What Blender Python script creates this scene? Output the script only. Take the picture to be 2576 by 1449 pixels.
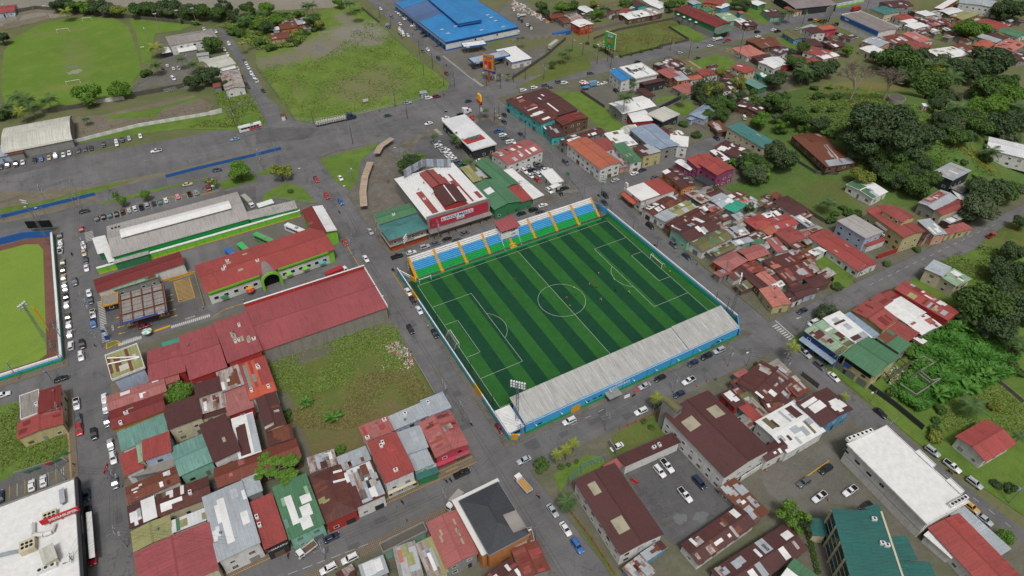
import bpy, bmesh, math, random
from mathutils import Vector, Matrix
random.seed(7)
# ---------------------------------------------------------------- camera, sky, sun, exposure
scene = bpy.context.scene
for o_ in list(bpy.data.objects): bpy.data.objects.remove(o_)
COL = scene.collection
CR = ((0.874938, -0.484231, 0.001835), (-0.319947, -0.580938, -0.748428), (0.363478, 0.654242, -0.663213))
CC = Vector((-108.025668, -155.100715, 172.847981)); CF = 1672.464
cd = bpy.data.cameras.new('camera'); cam = bpy.data.objects.new('camera', cd); COL.objects.link(cam)
cd.sensor_width = 36; cd.lens = CF / 2576 * 36; cd.clip_start = 1; cd.clip_end = 6000
r_, d_, f_ = [Vector(v) for v in CR]
cam.matrix_world = Matrix(((r_.x, -d_.x, -f_.x, CC.x), (r_.y, -d_.y, -f_.y, CC.y), (r_.z, -d_.z, -f_.z, CC.z), (0, 0, 0, 1)))
scene.camera = cam
SUN_EL, SUN_AZ = 62, 200
wd = bpy.data.worlds.new('World'); scene.world = wd; wd.use_nodes = True
nt = wd.node_tree; bg = nt.nodes['Background']
sky = nt.nodes.new('ShaderNodeTexSky'); sky.sky_type = 'NISHITA'; sky.sun_disc = False
sky.sun_elevation = math.radians(SUN_EL); sky.sun_rotation = math.radians(SUN_AZ)
sky.air_density = 1.0; sky.dust_density = 6.0; sky.ozone_density = 1.0; sky.altitude = 0
hs = nt.nodes.new('ShaderNodeHueSaturation'); hs.inputs['Saturation'].default_value = 0.30   # overcast: grey cloud light
nt.links.new(sky.outputs[0], hs.inputs['Color']); nt.links.new(hs.outputs[0], bg.inputs[0])
bg.inputs[1].default_value = 0.08
sl = bpy.data.lights.new('sun', 'SUN'); sl.energy = 1.5; sl.angle = math.radians(10); sl.color = (1, .97, .93)
so = bpy.data.objects.new('sun', sl); COL.objects.link(so)
sdir = Vector((math.sin(math.radians(SUN_AZ)) * math.cos(math.radians(SUN_EL)), math.cos(math.radians(SUN_AZ)) * math.cos(math.radians(SUN_EL)), math.sin(math.radians(SUN_EL))))
so.rotation_euler = sdir.to_track_quat('Z', 'Y').to_euler()
vs = scene.view_settings; vs.view_transform = 'Standard'; vs.look = 'None'; vs.gamma = 1; vs.exposure = 0.38
scene.render.resolution_x, scene.render.resolution_y = 1024, 576
# ---------------------------------------------------------------- terrain and pixel -> place
HC, HR, HH = (222, 24), (74, 66), 17.0
def terr(x, y):
 r = math.hypot((x - HC[0]) / HR[0], (y - HC[1]) / HR[1])
 return HH * (.5 + .5 * math.cos(math.pi * r)) if r < 1 else 0.0
SURF = []            # (polygon, z) of raised sheets
def inpoly(x, y, P):
 c = False; j = len(P) - 1
 for i in range(len(P)):
  xi, yi = P[i]; xj, yj = P[j]
  if (yi > y) != (yj > y) and x < (xj - xi) * (y - yi) / (yj - yi) + xi: c = not c
  j = i
 return c
def gz(x, y):
 z = terr(x, y)
 for P, bb, zz in SURF:
  if bb[0] < x < bb[1] and bb[2] < y < bb[3] and zz > z and inpoly(x, y, P): z = zz
 return z
def oxy(t, x, y):
 if t == 'o': return x, y
 return 644 * int(t[0]) + x / 4, 362.25 * int(t[1]) + y / 4
def W(t, x, y, h=0.0):
 """the spot a height h above the terrain that shows at a place of the photograph"""
 u, v = oxy(t, x, y); a, b = (u - 1288) / CF, (v - 724.5) / CF
 d = Vector([CR[0][i] * a + CR[1][i] * b + CR[2][i] for i in range(3)])
 z = h
 for _ in range(14):
  s = (z - CC.z) / d.z; p = CC + d * s; z = terr(p.x, p.y) * .5 + .5 * (z - h) + h if _ else terr(p.x, p.y) + h
 return CC + d * ((z - CC.z) / d.z)
def pts(s, h=0.0):
 t = 'o'; out = []
 for w in s.split():
  if ',' in w:
   a, b = w.split(','); out.append(W(t, float(a), float(b), h))
  else: t = w
 return out
# ---------------------------------------------------------------- materials
def lin(c):
 if isinstance(c, str): c = tuple(int(c[i:i + 2], 16) / 255 for i in (0, 2, 4))
 return tuple((v / 12.92 if v <= .04045 else ((v + .055) / 1.055) ** 2.4) / 1.12 for v in c)
MATS = {}
class NT:
 def __init__(s, name, rough=.8, spec=.3):
  s.m = bpy.data.materials.new(name); s.m.use_nodes = True; s.t = s.m.node_tree; s.b = s.t.nodes['Principled BSDF']
  s.b.inputs['Roughness'].default_value = rough; s.b.inputs['Specular IOR Level'].default_value = spec
 def n(s, k, **kw):
  q = s.t.nodes.new('ShaderNode' + k)
  for a, v in kw.items(): setattr(q, a, v)
  return q
 def l(s, a, b): s.t.links.new(a, b)
 def noise(s, vec, scale, detail=4, rough=.6):
  q = s.n('TexNoise'); q.inputs['Scale'].default_value = scale; q.inputs['Detail'].default_value = detail; q.inputs['Roughness'].default_value = rough
  if vec is not None: s.l(vec, q.inputs['Vector'])
  return q.outputs[0]
 def mapr(s, v, a, b, c=0., d=1.):
  q = s.n('MapRange'); s.l(v, q.inputs[0])
  for i, x in enumerate((a, b, c, d)): q.inputs[i + 1].default_value = x
  return q.outputs[0]
 def math(s, op, a, b=None):
  q = s.n('Math', operation=op)
  for i, x in enumerate((a, b)):
   if x is None: continue
   if isinstance(x, (int, float)): q.inputs[i].default_value = x
   else: s.l(x, q.inputs[i])
  return q.outputs[0]
 def mix(s, f, a, b, mode='MIX'):
  q = s.n('Mix', data_type='RGBA', blend_type=mode)
  for i, x in ((0, f), (6, a), (7, b)):
   if isinstance(x, (int, float)): q.inputs[i].default_value = x
   elif isinstance(x, tuple): q.inputs[i].default_value = (*x, 1)
   else: s.l(x, q.inputs[i])
  return q.outputs[2]
 def scalev(s, vec, k):
  q = s.n('Mapping'); q.inputs['Scale'].default_value = k; s.l(vec, q.inputs[0]); return q.outputs[0]
 def rnd(s): return s.n('ObjectInfo').outputs['Random']
 def done(s, c, bump=None, dist=.05, strength=.5):
  s.l(c, s.b.inputs['Base Color'])
  if bump is not None:
   q = s.n('Bump'); q.inputs['Strength'].default_value = strength; q.inputs['Distance'].default_value = dist
   s.l(bump, q.inputs['Height']); s.l(q.outputs[0], s.b.inputs['Normal'])
  return s.m
RUST = lin('6e4030')
def m_roof(key, hexc, rust=0.0, stain=.62, rough=.6, spec=.35, seam=.9, grime='3a302c'):
 """corrugated metal: ribs, lap seams, rain streaks, rust"""
 n = NT('roof_' + key, rough, spec); uv = n.n('UVMap').outputs[0]; base = lin(hexc)
 tc = n.n('TexCoord').outputs['Object']
 off = n.n('VectorMath', operation='ADD'); n.l(uv, off.inputs[0]); r = n.rnd()
 cmb = n.n('CombineXYZ'); n.l(n.math('MULTIPLY', r, 91.), cmb.inputs[0]); n.l(n.math('MULTIPLY', r, 37.), cmb.inputs[1]); n.l(cmb.outputs[0], off.inputs[1])
 v = off.outputs[0]
 st = n.noise(n.scalev(v, (2.2, .12, 1)), 1.0, 5, .7); big = n.noise(v, .09, 5, .6); fine = n.noise(v, 1.1, 3, .6)
 c = n.mix(n.mapr(big, .35, .7), base, tuple(x * .72 for x in base))
 c = n.mix(n.math('MULTIPLY', n.mapr(st, .45, .72), stain), c, lin(grime))
 c = n.mix(n.mapr(fine, .3, .75, 0, .22), c, tuple(min(1, x * 1.3 + .03) for x in base))
 if rust > 0:
  k = n.math('MULTIPLY', n.mapr(n.noise(n.scalev(v, (1.0, .3, 1)), .55, 6, .75), .62 - .22 * rust, .74 - .2 * rust), min(1, .5 + rust * .6))
  c = n.mix(k, c, RUST)
 sx = n.n('SeparateXYZ'); n.l(uv, sx.inputs[0])
 lap = n.math('LESS_THAN', n.math('FRACT', n.math('DIVIDE', sx.outputs[0], .95)), .1)
 c = n.mix(n.math('MULTIPLY', lap, .28 * seam), c, tuple(x * .35 for x in base))
 lap2 = n.math('LESS_THAN', n.math('FRACT', n.math('DIVIDE', sx.outputs[1], 3.2)), .035)
 c = n.mix(n.math('MULTIPLY', lap2, .25 * seam), c, tuple(x * .4 for x in base))
 c = n.mix(n.mapr(r, 0, 1, 0, .34), c, tuple(x * .58 + .012 for x in base))
 rib = n.math('SINE', n.math('MULTIPLY', sx.outputs[0], 2 * math.pi / .38))
 MATS[key] = n.done(c, rib, .03, .5); return MATS[key]
def m_plain(key, hexc, rough=.7, spec=.3, var=.18, scale=.6, metal=0.0, grime=.25, gcol='4a4640', bump=0.):
 n = NT(key, rough, spec); tc = n.n('TexCoord').outputs['Object']; base = lin(hexc)
 c = n.mix(n.mapr(n.noise(tc, scale, 5, .65), .3, .72), base, tuple(x * (1 - var) for x in base))
 if grime: c = n.mix(n.math('MULTIPLY', n.mapr(n.noise(n.scalev(tc, (1.3, 1.3, .25)), .9, 6, .7), .5, .78), grime), c, lin(gcol))
 n.b.inputs['Metallic'].default_value = metal
 MATS[key] = n.done(c, n.noise(tc, 8, 2) if bump else None, .02, bump); return MATS[key]
def m_ground(key, cols, scales=(.035, .25, 1.6), patches=(), rough=.95, bump=.4, spec=.1):
 """cols: main, second, third, speck; patches: (x, y, rx, ry, amount, hex) in metres"""
 n = NT(key, rough, spec); tc = n.n('NewGeometry').outputs['Position']
 C4 = [lin(c) for c in cols]
 c = n.mix(n.mapr(n.noise(tc, scales[0], 5, .6), .38, .62), C4[0], C4[1])
 c = n.mix(n.mapr(n.noise(tc, scales[1], 6, .65), .45, .7, 0, .85), c, C4[2])
 brk = n.noise(tc, .22, 6, .7)
 for (x, y, rx, ry, amt, hx) in patches:
  q = n.n('VectorMath', operation='SUBTRACT'); n.l(tc, q.inputs[0]); q.inputs[1].default_value = (x, y, 0)
  q2 = n.n('VectorMath', operation='DIVIDE'); n.l(q.outputs[0], q2.inputs[0]); q2.inputs[1].default_value = (rx, ry, 1e6)
  q3 = n.n('VectorMath', operation='LENGTH'); n.l(q2.outputs[0], q3.inputs[0])
  d = n.math('ADD', q3.outputs['Value'], n.mapr(brk, .25, .75, -.75, .75))
  c = n.mix(n.mapr(d, .65, 1.0, amt, 0), c, lin(hx))
 c = n.mix(n.mapr(n.noise(tc, scales[2], 3, .7), .5, .72, 0, .6), c, C4[3])
 MATS[key] = n.done(c, n.noise(tc, scales[2] * 1.4, 4), .3, bump); return MATS[key]
def m_glass(key, hexc='1c242b', rough=.12):
 n = NT(key, rough, .6); n.b.inputs['Base Color'].default_value = (*lin(hexc), 1); MATS[key] = n.m; return n.m
def m_paint(key, hexc):
 n = NT('paint_' + key, .28, .5); n.b.inputs['Coat Weight'].default_value = .4; n.b.inputs['Coat Roughness'].default_value = .08
 tc = n.n('TexCoord').outputs['Object']; b = lin(hexc)
 n.done(n.mix(n.mapr(n.noise(tc, 1.2, 3), .4, .8, 0, .35), b, tuple(x * .75 + .02 for x in b))); MATS['car_' + key] = n.m
def m_leaf(key, a, b, c):
 n = NT('leaf_' + key, .55, .25); g = n.n('NewGeometry'); tc = n.n('TexCoord').outputs['Object']
 k = n.mix(n.mapr(n.noise(tc, 3.2, 4, .7), .35, .65), lin(a), lin(b))
 k = n.mix(n.mapr(n.noise(tc, 19, 2, .7), .55, .75, 0, .7), k, lin(c))
 k = n.mix(n.mapr(n.rnd(), 0, 1, 0, .45), k, tuple(x * .7 for x in lin(a)))
 n.l(k, n.b.inputs['Base Color'])
 tr = n.n('BsdfTranslucent'); n.l(k, tr.inputs[0]); mx = n.n('MixShader'); mx.inputs[0].default_value = .25
 n.l(n.b.outputs[0], mx.inputs[1]); n.l(tr.outputs[0], mx.inputs[2])
 out = [q for q in n.t.nodes if q.type == 'OUTPUT_MATERIAL'][0]; n.l(mx.outputs[0], out.inputs[0]); MATS['leaf_' + key] = n.m
for k, h, ru in (('maroon', '55302e', .12), ('maroon_rust', '5a2f2a', .55), ('red', '994a45', .14), ('crimson', 'a34843', .15), ('terracotta', 'a04f53', 0), ('orange', 'b8674c', .1),
                 ('red_faded', 'a8605c', .25), ('pink', 'a86a66', .2), ('rust', '74452f', .9), ('white_rust', 'b9b4ae', .75), ('green', '4f7f5c', .1), ('sea_green', '6f9a90', .05),
                 ('teal', '447d7b', .0), ('deep_teal', '22645e', 0), ('khaki', '9a9a66', .1), ('olive', '6e6c45', .4), ('slate', '3b3f45', 0), ('blue', '2f84c2', .0), ('dull_blue', '5372a0', 0),
                 ('blue_grey', '8fa0b4', 0), ('pale_green', '98b598', .4), ('turquoise', '35a489', 0), ('grey_dirty', '97928c', .2), ('mauve_grey', '8f8583', .12), ('salmon', 'c0776a', .1),
                 ('rust_red', '7c3a2a', .7), ('cream', 'c8c8bc', .05), ('dark_red', '7c2c2a', .1), ('orange_red', 'c85c42', .05), ('pale_rust', 'b5a08a', .2)):
 m_roof(k, h, ru)
m_roof('white', 'cacbc9', .06, .42, seam=1.6); m_roof('bright_white', 'dee0e1', 0, .2); m_roof('silver', 'a9b0b6', .08, .3); m_roof('stand_white', 'b5b5b1', 0, .75, grime='504c49'); m_roof('market_white', 'b0aca8', 0, .8, grime='5c5250')
for k, h in (('w_white', 'd4d4d0'), ('w_cream', 'c6bea2'), ('w_grey', '8b8b88'), ('w_yellow', 'bab182'), ('w_pink', 'c79a86'), ('w_orange', 'b87a48'), ('w_blue', '5f93b5'), ('w_lightblue', 'a9b6c9'),
             ('w_turq', '4fb0ae'), ('w_green', '3a7d55'), ('w_magenta', '8f4a6c'), ('w_dark', '34373b'), ('w_brown', '6d5546'), ('w_red', 'a83a36'), ('w_gold', 'ac8640'), ('w_lime', '7fc040'),
             ('w_mint', '86b8a4'), ('w_rose', 'b8485a'), ('concrete', '8c8880'), ('conc_dark', '5e5a54'), ('w_navy', '24508f'), ('w_orange_red', 'b1512f')):
 m_plain(k, h, .85, .15, grime=.45)
m_plain('steel', '8d9396', .5, .5, metal=.6, grime=.1); m_plain('steel_dark', '3c4144', .5, .5, metal=.3, grime=.1); m_plain('pole_conc', '8a8782', .9, .1); m_plain('wood_pole', '4d443b', .9, .1)
m_plain('white', 'dcdcda', .6, .3, grime=.12); m_plain('line_white', 'a9b5a4', .9, .05, grime=.15, gcol='6a7a60'); m_plain('mark_white', 'bdbdb8', .9, .05, grime=.55); m_plain('mark_yellow', 'c49a32', .9, .05, grime=.45)
m_plain('yellow', 'd49a22', .7, .3); m_plain('tyre', '17181a', .9, .1, grime=.1); m_plain('black', '1b1c1e', .7, .2, grime=.05); m_plain('rubbish_bag', '24262a', .4, .4)
m_plain('sky_blue', '3fa0d8', .6, .3, grime=.12); m_plain('pitch_green_paint', '1f9a4a', .6, .3, grime=.15); m_plain('lime', '74be3a', .7, .2, grime=.2); m_plain('royal_blue', '2a60a4', .6, .3, grime=.15)
m_plain('sign_red', 'c22832', .5, .3, grime=.05); m_plain('panel_red', 'b83448', .45, .4, grime=.12); m_plain('sign_yellow', 'e8b020', .45, .4, grime=.05); m_plain('sign_green', '3fa83c', .5, .3, grime=.05)
m_plain('sign_blue', '2050a0', .5, .3, grime=.05); m_plain('sign_orange', 'd88a28', .5, .3, grime=.05); m_plain('brown_beam', '6a3f31', .8, .2); m_plain('skin', '7a5540', .7, .2, grime=0); m_plain('skylight', 'a39d86', .4, .4, grime=.5)
m_plain('bark', '5c5047', .95, .05, bump=.5); m_plain('bark_pale', '8a7f72', .95, .05, bump=.3); m_plain('tile_paving', 'a89c86', .9, .1, grime=.5); m_plain('paver_tan', 'a08a60', .9, .1, grime=.4)
m_plain('cargo', 'b8b6b0', .8, .1); m_plain('sand', 'b48a50', .95, .05); m_plain('wire', '303236', .7, .2, grime=0); m_plain('umbrella_red', 'c05050', .8, .1)
m_plain('hair', '1a1512', .8, .2, grime=0)
for k, h in (('red', 'c03a3a'), ('white', 'd8d8d4'), ('green', '3a9050'), ('lime', 'b8d040'), ('black', '24262a'), ('blue', '33527f'), ('pink', 'd86a80'), ('orange', 'd07030')): m_plain('cloth_' + k, h, .9, .1, grime=0)
m_glass('glass'); m_glass('car_glass', '12171b', .08); m_glass('green_glass', '1d4a45', .15)
n_ = NT('lamp_glass', .3); n_.b.inputs['Base Color'].default_value = (*lin('d8dadc'), 1); MATS['lamp'] = n_.m
n_ = NT('tail_lamp', .3); n_.b.inputs['Base Color'].default_value = (*lin('901c1c'), 1); MATS['tail'] = n_.m
for k, h in (('white', 'd9dadb'), ('silver', 'a4a9ae'), ('grey', '565a60'), ('black', '1d1f23'), ('blue', '2c66a8'), ('navy', '27344c'), ('red', 'a8242c'), ('dark_red', '6e1f27'), ('teal', '2f6468'),
             ('beige', 'b8ab8e'), ('pink', 'd98a90'), ('brown', '5a463c'), ('olive', '76785e'), ('yellow', 'c09a52'), ('light_blue', '6e95ad'), ('dark_green', '2c4a3c'), ('green', '4fa05a'), ('lime_green', '36b05a')): m_paint(k, h)
m_leaf('dark', '405535', '566b43', '83955f'); m_leaf('mid', '47632f', '5f7d3b', '8aa154'); m_leaf('light', '587f30', '769b3a', '95b348'); m_leaf('yellow', '758238', '929a44', 'aaad52')  # last colour of dark paints lighter highlights into the crown
m_leaf('palm', '48643a', '617c46', '839659'); m_leaf('palm_yellow', '7c8a3a', '9ba446', 'b4b45c'); m_leaf('banana', '4a7a30', '66983c', '96b454'); m_leaf('grey', '586848', '6f7c58', '8a926c')
m_leaf('vine', '47782f', '588e38', '78a646'); m_leaf('grass', '6a823a', '7d9244', '969c50'); m_leaf('dry', '787044', '86804c', '9a9058'); m_leaf('purple', '6d5a76', '56703c', '9a7aaa')
n_ = NT('chain_link', .6); _tr = n_.n('BsdfTransparent'); _mx = n_.n('MixShader'); _mx.inputs[0].default_value = .2; n_.b.inputs['Base Color'].default_value = (.3, .31, .32, 1)
n_.l(_tr.outputs[0], _mx.inputs[1]); n_.l(n_.b.outputs[0], _mx.inputs[2]); n_.l(_mx.outputs[0], [q for q in n_.t.nodes if q.type == 'OUTPUT_MATERIAL'][0].inputs[0]); MATS['chain_link'] = n_.m
# ---------------------------------------------------------------- mesh and object helpers
def me(name, V, F, UV=None, mi=None, smooth=False):
 m = bpy.data.meshes.new(name); m.from_pydata([tuple(v) for v in V], [], F)
 if UV:
  u = m.uv_layers.new(name='UVMap'); k = 0
  flat = []
  for f in UV:
   for q in f: flat += [q[0], q[1]]
  u.data.foreach_set('uv', flat)
 if mi: m.polygons.foreach_set('material_index', mi)
 if smooth: m.polygons.foreach_set('use_smooth', [True] * len(m.polygons))
 m.update(); return m
def props(o, label=None, cat=None, group=None, kind=None):
 if label: o['label'] = label
 if cat: o['category'] = cat
 if group: o['group'] = group
 if kind: o['kind'] = kind
 return o
def ob(name, mesh, mat=None, parent=None, loc=None, rz=0.0, sc=None, mw=None, **kw):
 o = bpy.data.objects.new(name, mesh); COL.objects.link(o)
 if mat is not None and mesh is not None:
  mt = [MATS[k] for k in ([mat] if isinstance(mat, str) else mat)]
  while len(mesh.materials) < len(mt): mesh.materials.append(mt[len(mesh.materials)])
  for i, k in enumerate(mt):
   if mesh.materials[i] != k: o.material_slots[i].link = 'OBJECT'; o.material_slots[i].material = k
 if parent is not None: o.parent = parent
 if mw is not None: o.matrix_local = mw
 else:
  if loc is not None: o.location = loc
  if rz: o.rotation_euler = (0, 0, rz)
  if sc is not None: o.scale = sc if not isinstance(sc, (int, float)) else (sc, sc, sc)
 return props(o, **kw)
def empty(name, loc=(0, 0, 0), rz=0.0, **kw):
 o = bpy.data.objects.new(name, None); COL.objects.link(o); o.empty_display_size = .5
 o.location = loc; o.rotation_euler = (0, 0, rz); return props(o, **kw)
class MB:
 def __init__(s): s.V = []; s.F = []; s.M = []
 def box(s, x0, y0, z0, x1, y1, z1, mi=0):
  b = len(s.V); s.V += [(x, y, z) for z in (z0, z1) for y in (y0, y1) for x in (x0, x1)]
  for f in ((0, 2, 3, 1), (4, 5, 7, 6), (0, 1, 5, 4), (2, 6, 7, 3), (1, 3, 7, 5), (0, 4, 6, 2)): s.F.append([b + i for i in f]); s.M.append(mi)
  return s
 def bar(s, a, b, r, r2=None, n=6, mi=0, cap=True):
  a, b = Vector(a), Vector(b); r2 = r if r2 is None else r2; d = (b - a)
  if d.length < 1e-6: return s
  d.normalize(); e = d.orthogonal().normalized(); g = d.cross(e); k = len(s.V)
  for p, rr in ((a, r), (b, r2)):
   for i in range(n):
    t = 2 * math.pi * (i + .5) / n; s.V.append(tuple(p + (e * math.cos(t) + g * math.sin(t)) * rr))
  for i in range(n): j = (i + 1) % n; s.F.append([k + i, k + j, k + n + j, k + n + i]); s.M.append(mi)
  if cap: s.F.append([k + i for i in range(n)][::-1]); s.F.append([k + n + i for i in range(n)]); s.M += [mi, mi]
  return s
 def prism(s, P, z0, z1, mi=0):
  P = list(P); A = sum(P[i][0] * P[(i + 1) % len(P)][1] - P[(i + 1) % len(P)][0] * P[i][1] for i in range(len(P)))
  if A < 0: P = P[::-1]
  k = len(s.V); n = len(P); s.V += [(p[0], p[1], z0) for p in P] + [(p[0], p[1], z1) for p in P]
  s.F.append([k + n + i for i in range(n)]); s.F.append([k + i for i in range(n)][::-1]); s.M += [mi, mi]
  for i in range(n): j = (i + 1) % n; s.F.append([k + i, k + j, k + n + j, k + n + i]); s.M.append(mi)
  return s
 def quad(s, a, b, c, d, mi=0):
  k = len(s.V); s.V += [tuple(a), tuple(b), tuple(c), tuple(d)]; s.F.append([k, k + 1, k + 2, k + 3]); s.M.append(mi); return s
 def mesh(s, name, smooth=False): return me(name, s.V, s.F, None, s.M if any(s.M) else None, smooth)
UBOX = MB().box(-.5, -.5, 0, .5, .5, 1).mesh('unit_box')
def sheet(name, poly, z, mat, thick=0.0, register=True, kind='structure', parent=None, base=None, **kw):
 P = [(p[0], p[1]) for p in poly]
 if register:
  xs = [p[0] for p in P]; ys = [p[1] for p in P]; SURF.append((P, (min(xs), max(xs), min(ys), max(ys)), z))
 m = MB().prism(P, z - max(thick, .01) if base is None else base, z).mesh(name)
 return ob(name, m, mat, parent, kind=kind, **kw)
TXT = {}
def text_mesh(s, size, ext=.02, bold=0.0):
 k = (s, size, bold)
 if k in TXT: return TXT[k]
 c = bpy.data.curves.new('lettering', 'FONT'); c.body = s; c.size = size; c.extrude = ext; c.offset = bold; c.align_x = 'CENTER'; c.align_y = 'CENTER'; c.resolution_u = 3
 o = bpy.data.objects.new('lettering', c)
 m = bpy.data.meshes.new_from_object(o); bpy.data.objects.remove(o); TXT[k] = m; return m
def letters(s, size, mat, parent, mw, bold=0.0, width=None, name='lettering'):
 m = text_mesh(s, size, .02, bold)
 if width:
  xs = [v.co.x for v in m.vertices]; k = width / (max(xs) - min(xs)); mw = mw @ Matrix.Diagonal((k, 1, 1, 1))
 return ob(name, m, mat, parent, mw=mw)
def facing(px, py, pz, nx, ny):
 """matrix for something upright whose front looks along (nx, ny)"""
 l = math.hypot(nx, ny); nx /= l; ny /= l
 return Matrix(((-ny, 0, nx, px), (nx, 0, ny, py), (0, 1, 0, pz), (0, 0, 0, 1)))
# ---------------------------------------------------------------- landmarks used in labels
LM = [('the blue roofed warehouse', 'o', 1160, 55), ('the green billboard', 'o', 1533, 130), ('the yellow arches sign', 'o', 1207, 268), ('the orange billboard', 'o', 1228, 205), ('the red mall facade', 'o', 1155, 560),
      ('the covered stand', 'o', 1550, 940), ('the rounded grey tower', 'o', 1690, 1040), ('the brown beamed canopy', 'o', 357, 765), ('the bus terminal arch', 'o', 670, 690), ('the white market hall', 'o', 460, 560),
      ('the yellow three storey house', 'o', 2250, 560), ('the green roofed hall', 'o', 2200, 890), ('the teal roofed office', 'o', 2190, 1360), ('the long white building', 'o', 2270, 1200), ('the slate roof', 'o', 1230, 1290),
      ('the red supermarket sign', 'o', 150, 1300), ('the pale slab building', 'o', 320, 920), ('the long red warehouse', 'o', 790, 790), ('the two bare trees', 'o', 2170, 200), ('the white vaulted hall', 'o', 95, 340),
      ('the blue school building', 'o', 480, 110), ('the blue banded warehouse', 'o', 2190, 75), ('the vine covered lot', 'o', 2420, 900), ('the red corner tyre shop', 'o', 1640, 480), ('the magenta house', 'o', 1790, 440),
      ('the turquoise shopfront', 'o', 1340, 300), ('the tall royal palm', 'o', 1570, 260), ('the blue grey hipped house', 'o', 1770, 285), ('the white restaurant roof', 'o', 1170, 320), ('the baseball field', 'o', 60, 760),
      ('the muddy grass field', 'o', 880, 150), ('the roofless ruin', 'o', 2270, 960), ('the police yard', 'o', 1710, 1230), ('the rubbish heap', 'o', 1010, 890), ('the round shade tree', 'o', 450, 985), ('the flat light green tree', 'o', 690, 1175),
      ('the booth of the stand', 'o', 1275, 570), ('the green barn with red roof', 'o', 1780, 55), ('the yellow gate hatching', 'o', 460, 735), ('the rusty pyramid roof', 'o', 2080, 390), ('the giant dark tree', 'o', 2240, 330), ('the blue wall by the avenue', 'o', 570, 410), ('the old sports field', 'o', 170, 150)]
LMW = [(p, W(t, x, y)) for p, t, x, y in LM]
ORD = ['nearest', 'second nearest', 'third nearest', 'fourth nearest', 'fifth nearest', 'sixth nearest', 'seventh nearest', 'eighth nearest', 'ninth nearest', 'tenth nearest', 'eleventh nearest', 'twelfth nearest', 'thirteenth nearest', 'fourteenth nearest', 'fifteenth nearest', 'sixteenth nearest', 'seventeenth nearest', 'eighteenth nearest']
AUTO = []
def auto(o, desc, loc): AUTO.append((o, desc, Vector((loc[0], loc[1], 0))))
def finish_labels():
 used = {}
 done = []
 for o, desc, p in AUTO:
  k = min(range(len(LMW)), key=lambda i: (LMW[i][1].xy - p.xy).length if LMW[i][0].split()[-1] not in desc else 1e9)
  done.append((o, desc, (LMW[k][1].xy - p.xy).length, k))
 G_ = {}
 for r in done: G_.setdefault((r[1], r[3]), []).append(r)
 for (desc, k), L in G_.items():
  L.sort(key=lambda r: r[2])
  for i, r in enumerate(L):
   if len(L) == 1: r[0]['label'] = f'{desc}, near {LMW[k][0]}'
   else: r[0]['label'] = f'{desc}, {ORD[min(i, 17)]} to {LMW[k][0]}'
# ---------------------------------------------------------------- the setting
def m_asphalt(key, a, b, c):
 n = NT(key, .86, .25); tc = n.n('NewGeometry').outputs['Position']; A, B, C_ = lin(a), lin(b), lin(c)
 k = n.mix(n.mapr(n.noise(tc, .035, 6, .65), .35, .65), A, B); k = n.mix(n.mapr(n.noise(n.scalev(tc, (1, .18, 1)), .22, 6, .7), .46, .74, 0, .75), k, C_); k = n.mix(n.mapr(n.noise(n.scalev(tc, (.18, 1, 1)), .25, 6, .7), .5, .78, 0, .6), k, lin('767573'))
 k = n.mix(n.mapr(n.noise(tc, .5, 5, .75), .6, .72, 0, .7), k, lin('3d3d3d')); k = n.mix(n.mapr(n.noise(tc, 3, 3), .5, .75, 0, .35), k, lin('7b7b7c'))
 w = n.n('VectorMath', operation='ADD'); nz = n.n('TexNoise'); nz.inputs['Scale'].default_value = .4; n.l(tc, nz.inputs['Vector']); sc = n.n('VectorMath', operation='SCALE'); sc.inputs[3].default_value = 5; n.l(nz.outputs[1], sc.inputs[0]); n.l(tc, w.inputs[0]); n.l(sc.outputs[0], w.inputs[1])
 v = n.n('TexVoronoi', feature='DISTANCE_TO_EDGE'); v.inputs['Scale'].default_value = .09; n.l(w.outputs[0], v.inputs['Vector'])
 k = n.mix(n.math('MULTIPLY', n.mapr(v.outputs[0], .004, .016, .5, 0), n.mapr(n.noise(tc, .03, 3), .45, .6)), k, lin('37373a')); MATS[key] = n.done(k, n.noise(tc, 4, 3), .1, .15)
m_asphalt('asphalt', '59595a', '6f6e6e', '4e4e4f'); m_asphalt('asphalt_dark', '4f4f50', '5f5e5e', '434344')
m_ground('pavement', ('6b6760', '5c5850', '7a756b', '55524a'), (.05, .3, 2.), (), .95, .2)
m_ground('yard', ('66625a', '5c6048', '736e63', '52543f'), (.05, .2, 1.2), (), .95, .3)
m_ground('lot_gravel', ('6d6b65', '605e59', '5c5a50', '7a7770'), (.05, .25, 2.2), (), .95, .3)
m_ground('town_ground', ('59633f', '686a48', '716a55', '4a5636'), (.02, .09, .8), (), .95, .4)
m_ground('lawn', ('56702f', '647a36', '4b632a', '70804a'), (.04, .2, 1.5))
m_ground('hill_grass', ('506a34', '47602e', '5f6c3e', '6f7a46'), (.03, .1, 1.0), ((193, 14, 16, 10, .7, '6a5a42'), (265, 75, 40, 20, .75, '7d6f48'), (150, 2, 18, 12, .6, '5c5a36'), (285, 20, 30, 30, .5, '6f6845')), .95, .6)
m_ground('mud_field', ('5e7434', '556d2f', '70803c', '828c48'), (.03, .11, 1.1), [(*W('10', x, y).xy, a, b, m_, c_) for x, y, a, b, m_, c_ in ((1000, 340, 26, 24, 1, '7c7870'), (640, 480, 21, 20, 1, '757066'), (250, 600, 24, 12, .95, '726d60'), (1120, 870, 26, 22, .85, '6f6c50'), (900, 190, 8, 18, .85, '777266'), (1250, 700, 12, 10, .5, '6f6a50'), (1180, 420, 12, 8, .8, '77736a'), (420, 900, 3, 20, .4, '6d6a4c'))])
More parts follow.
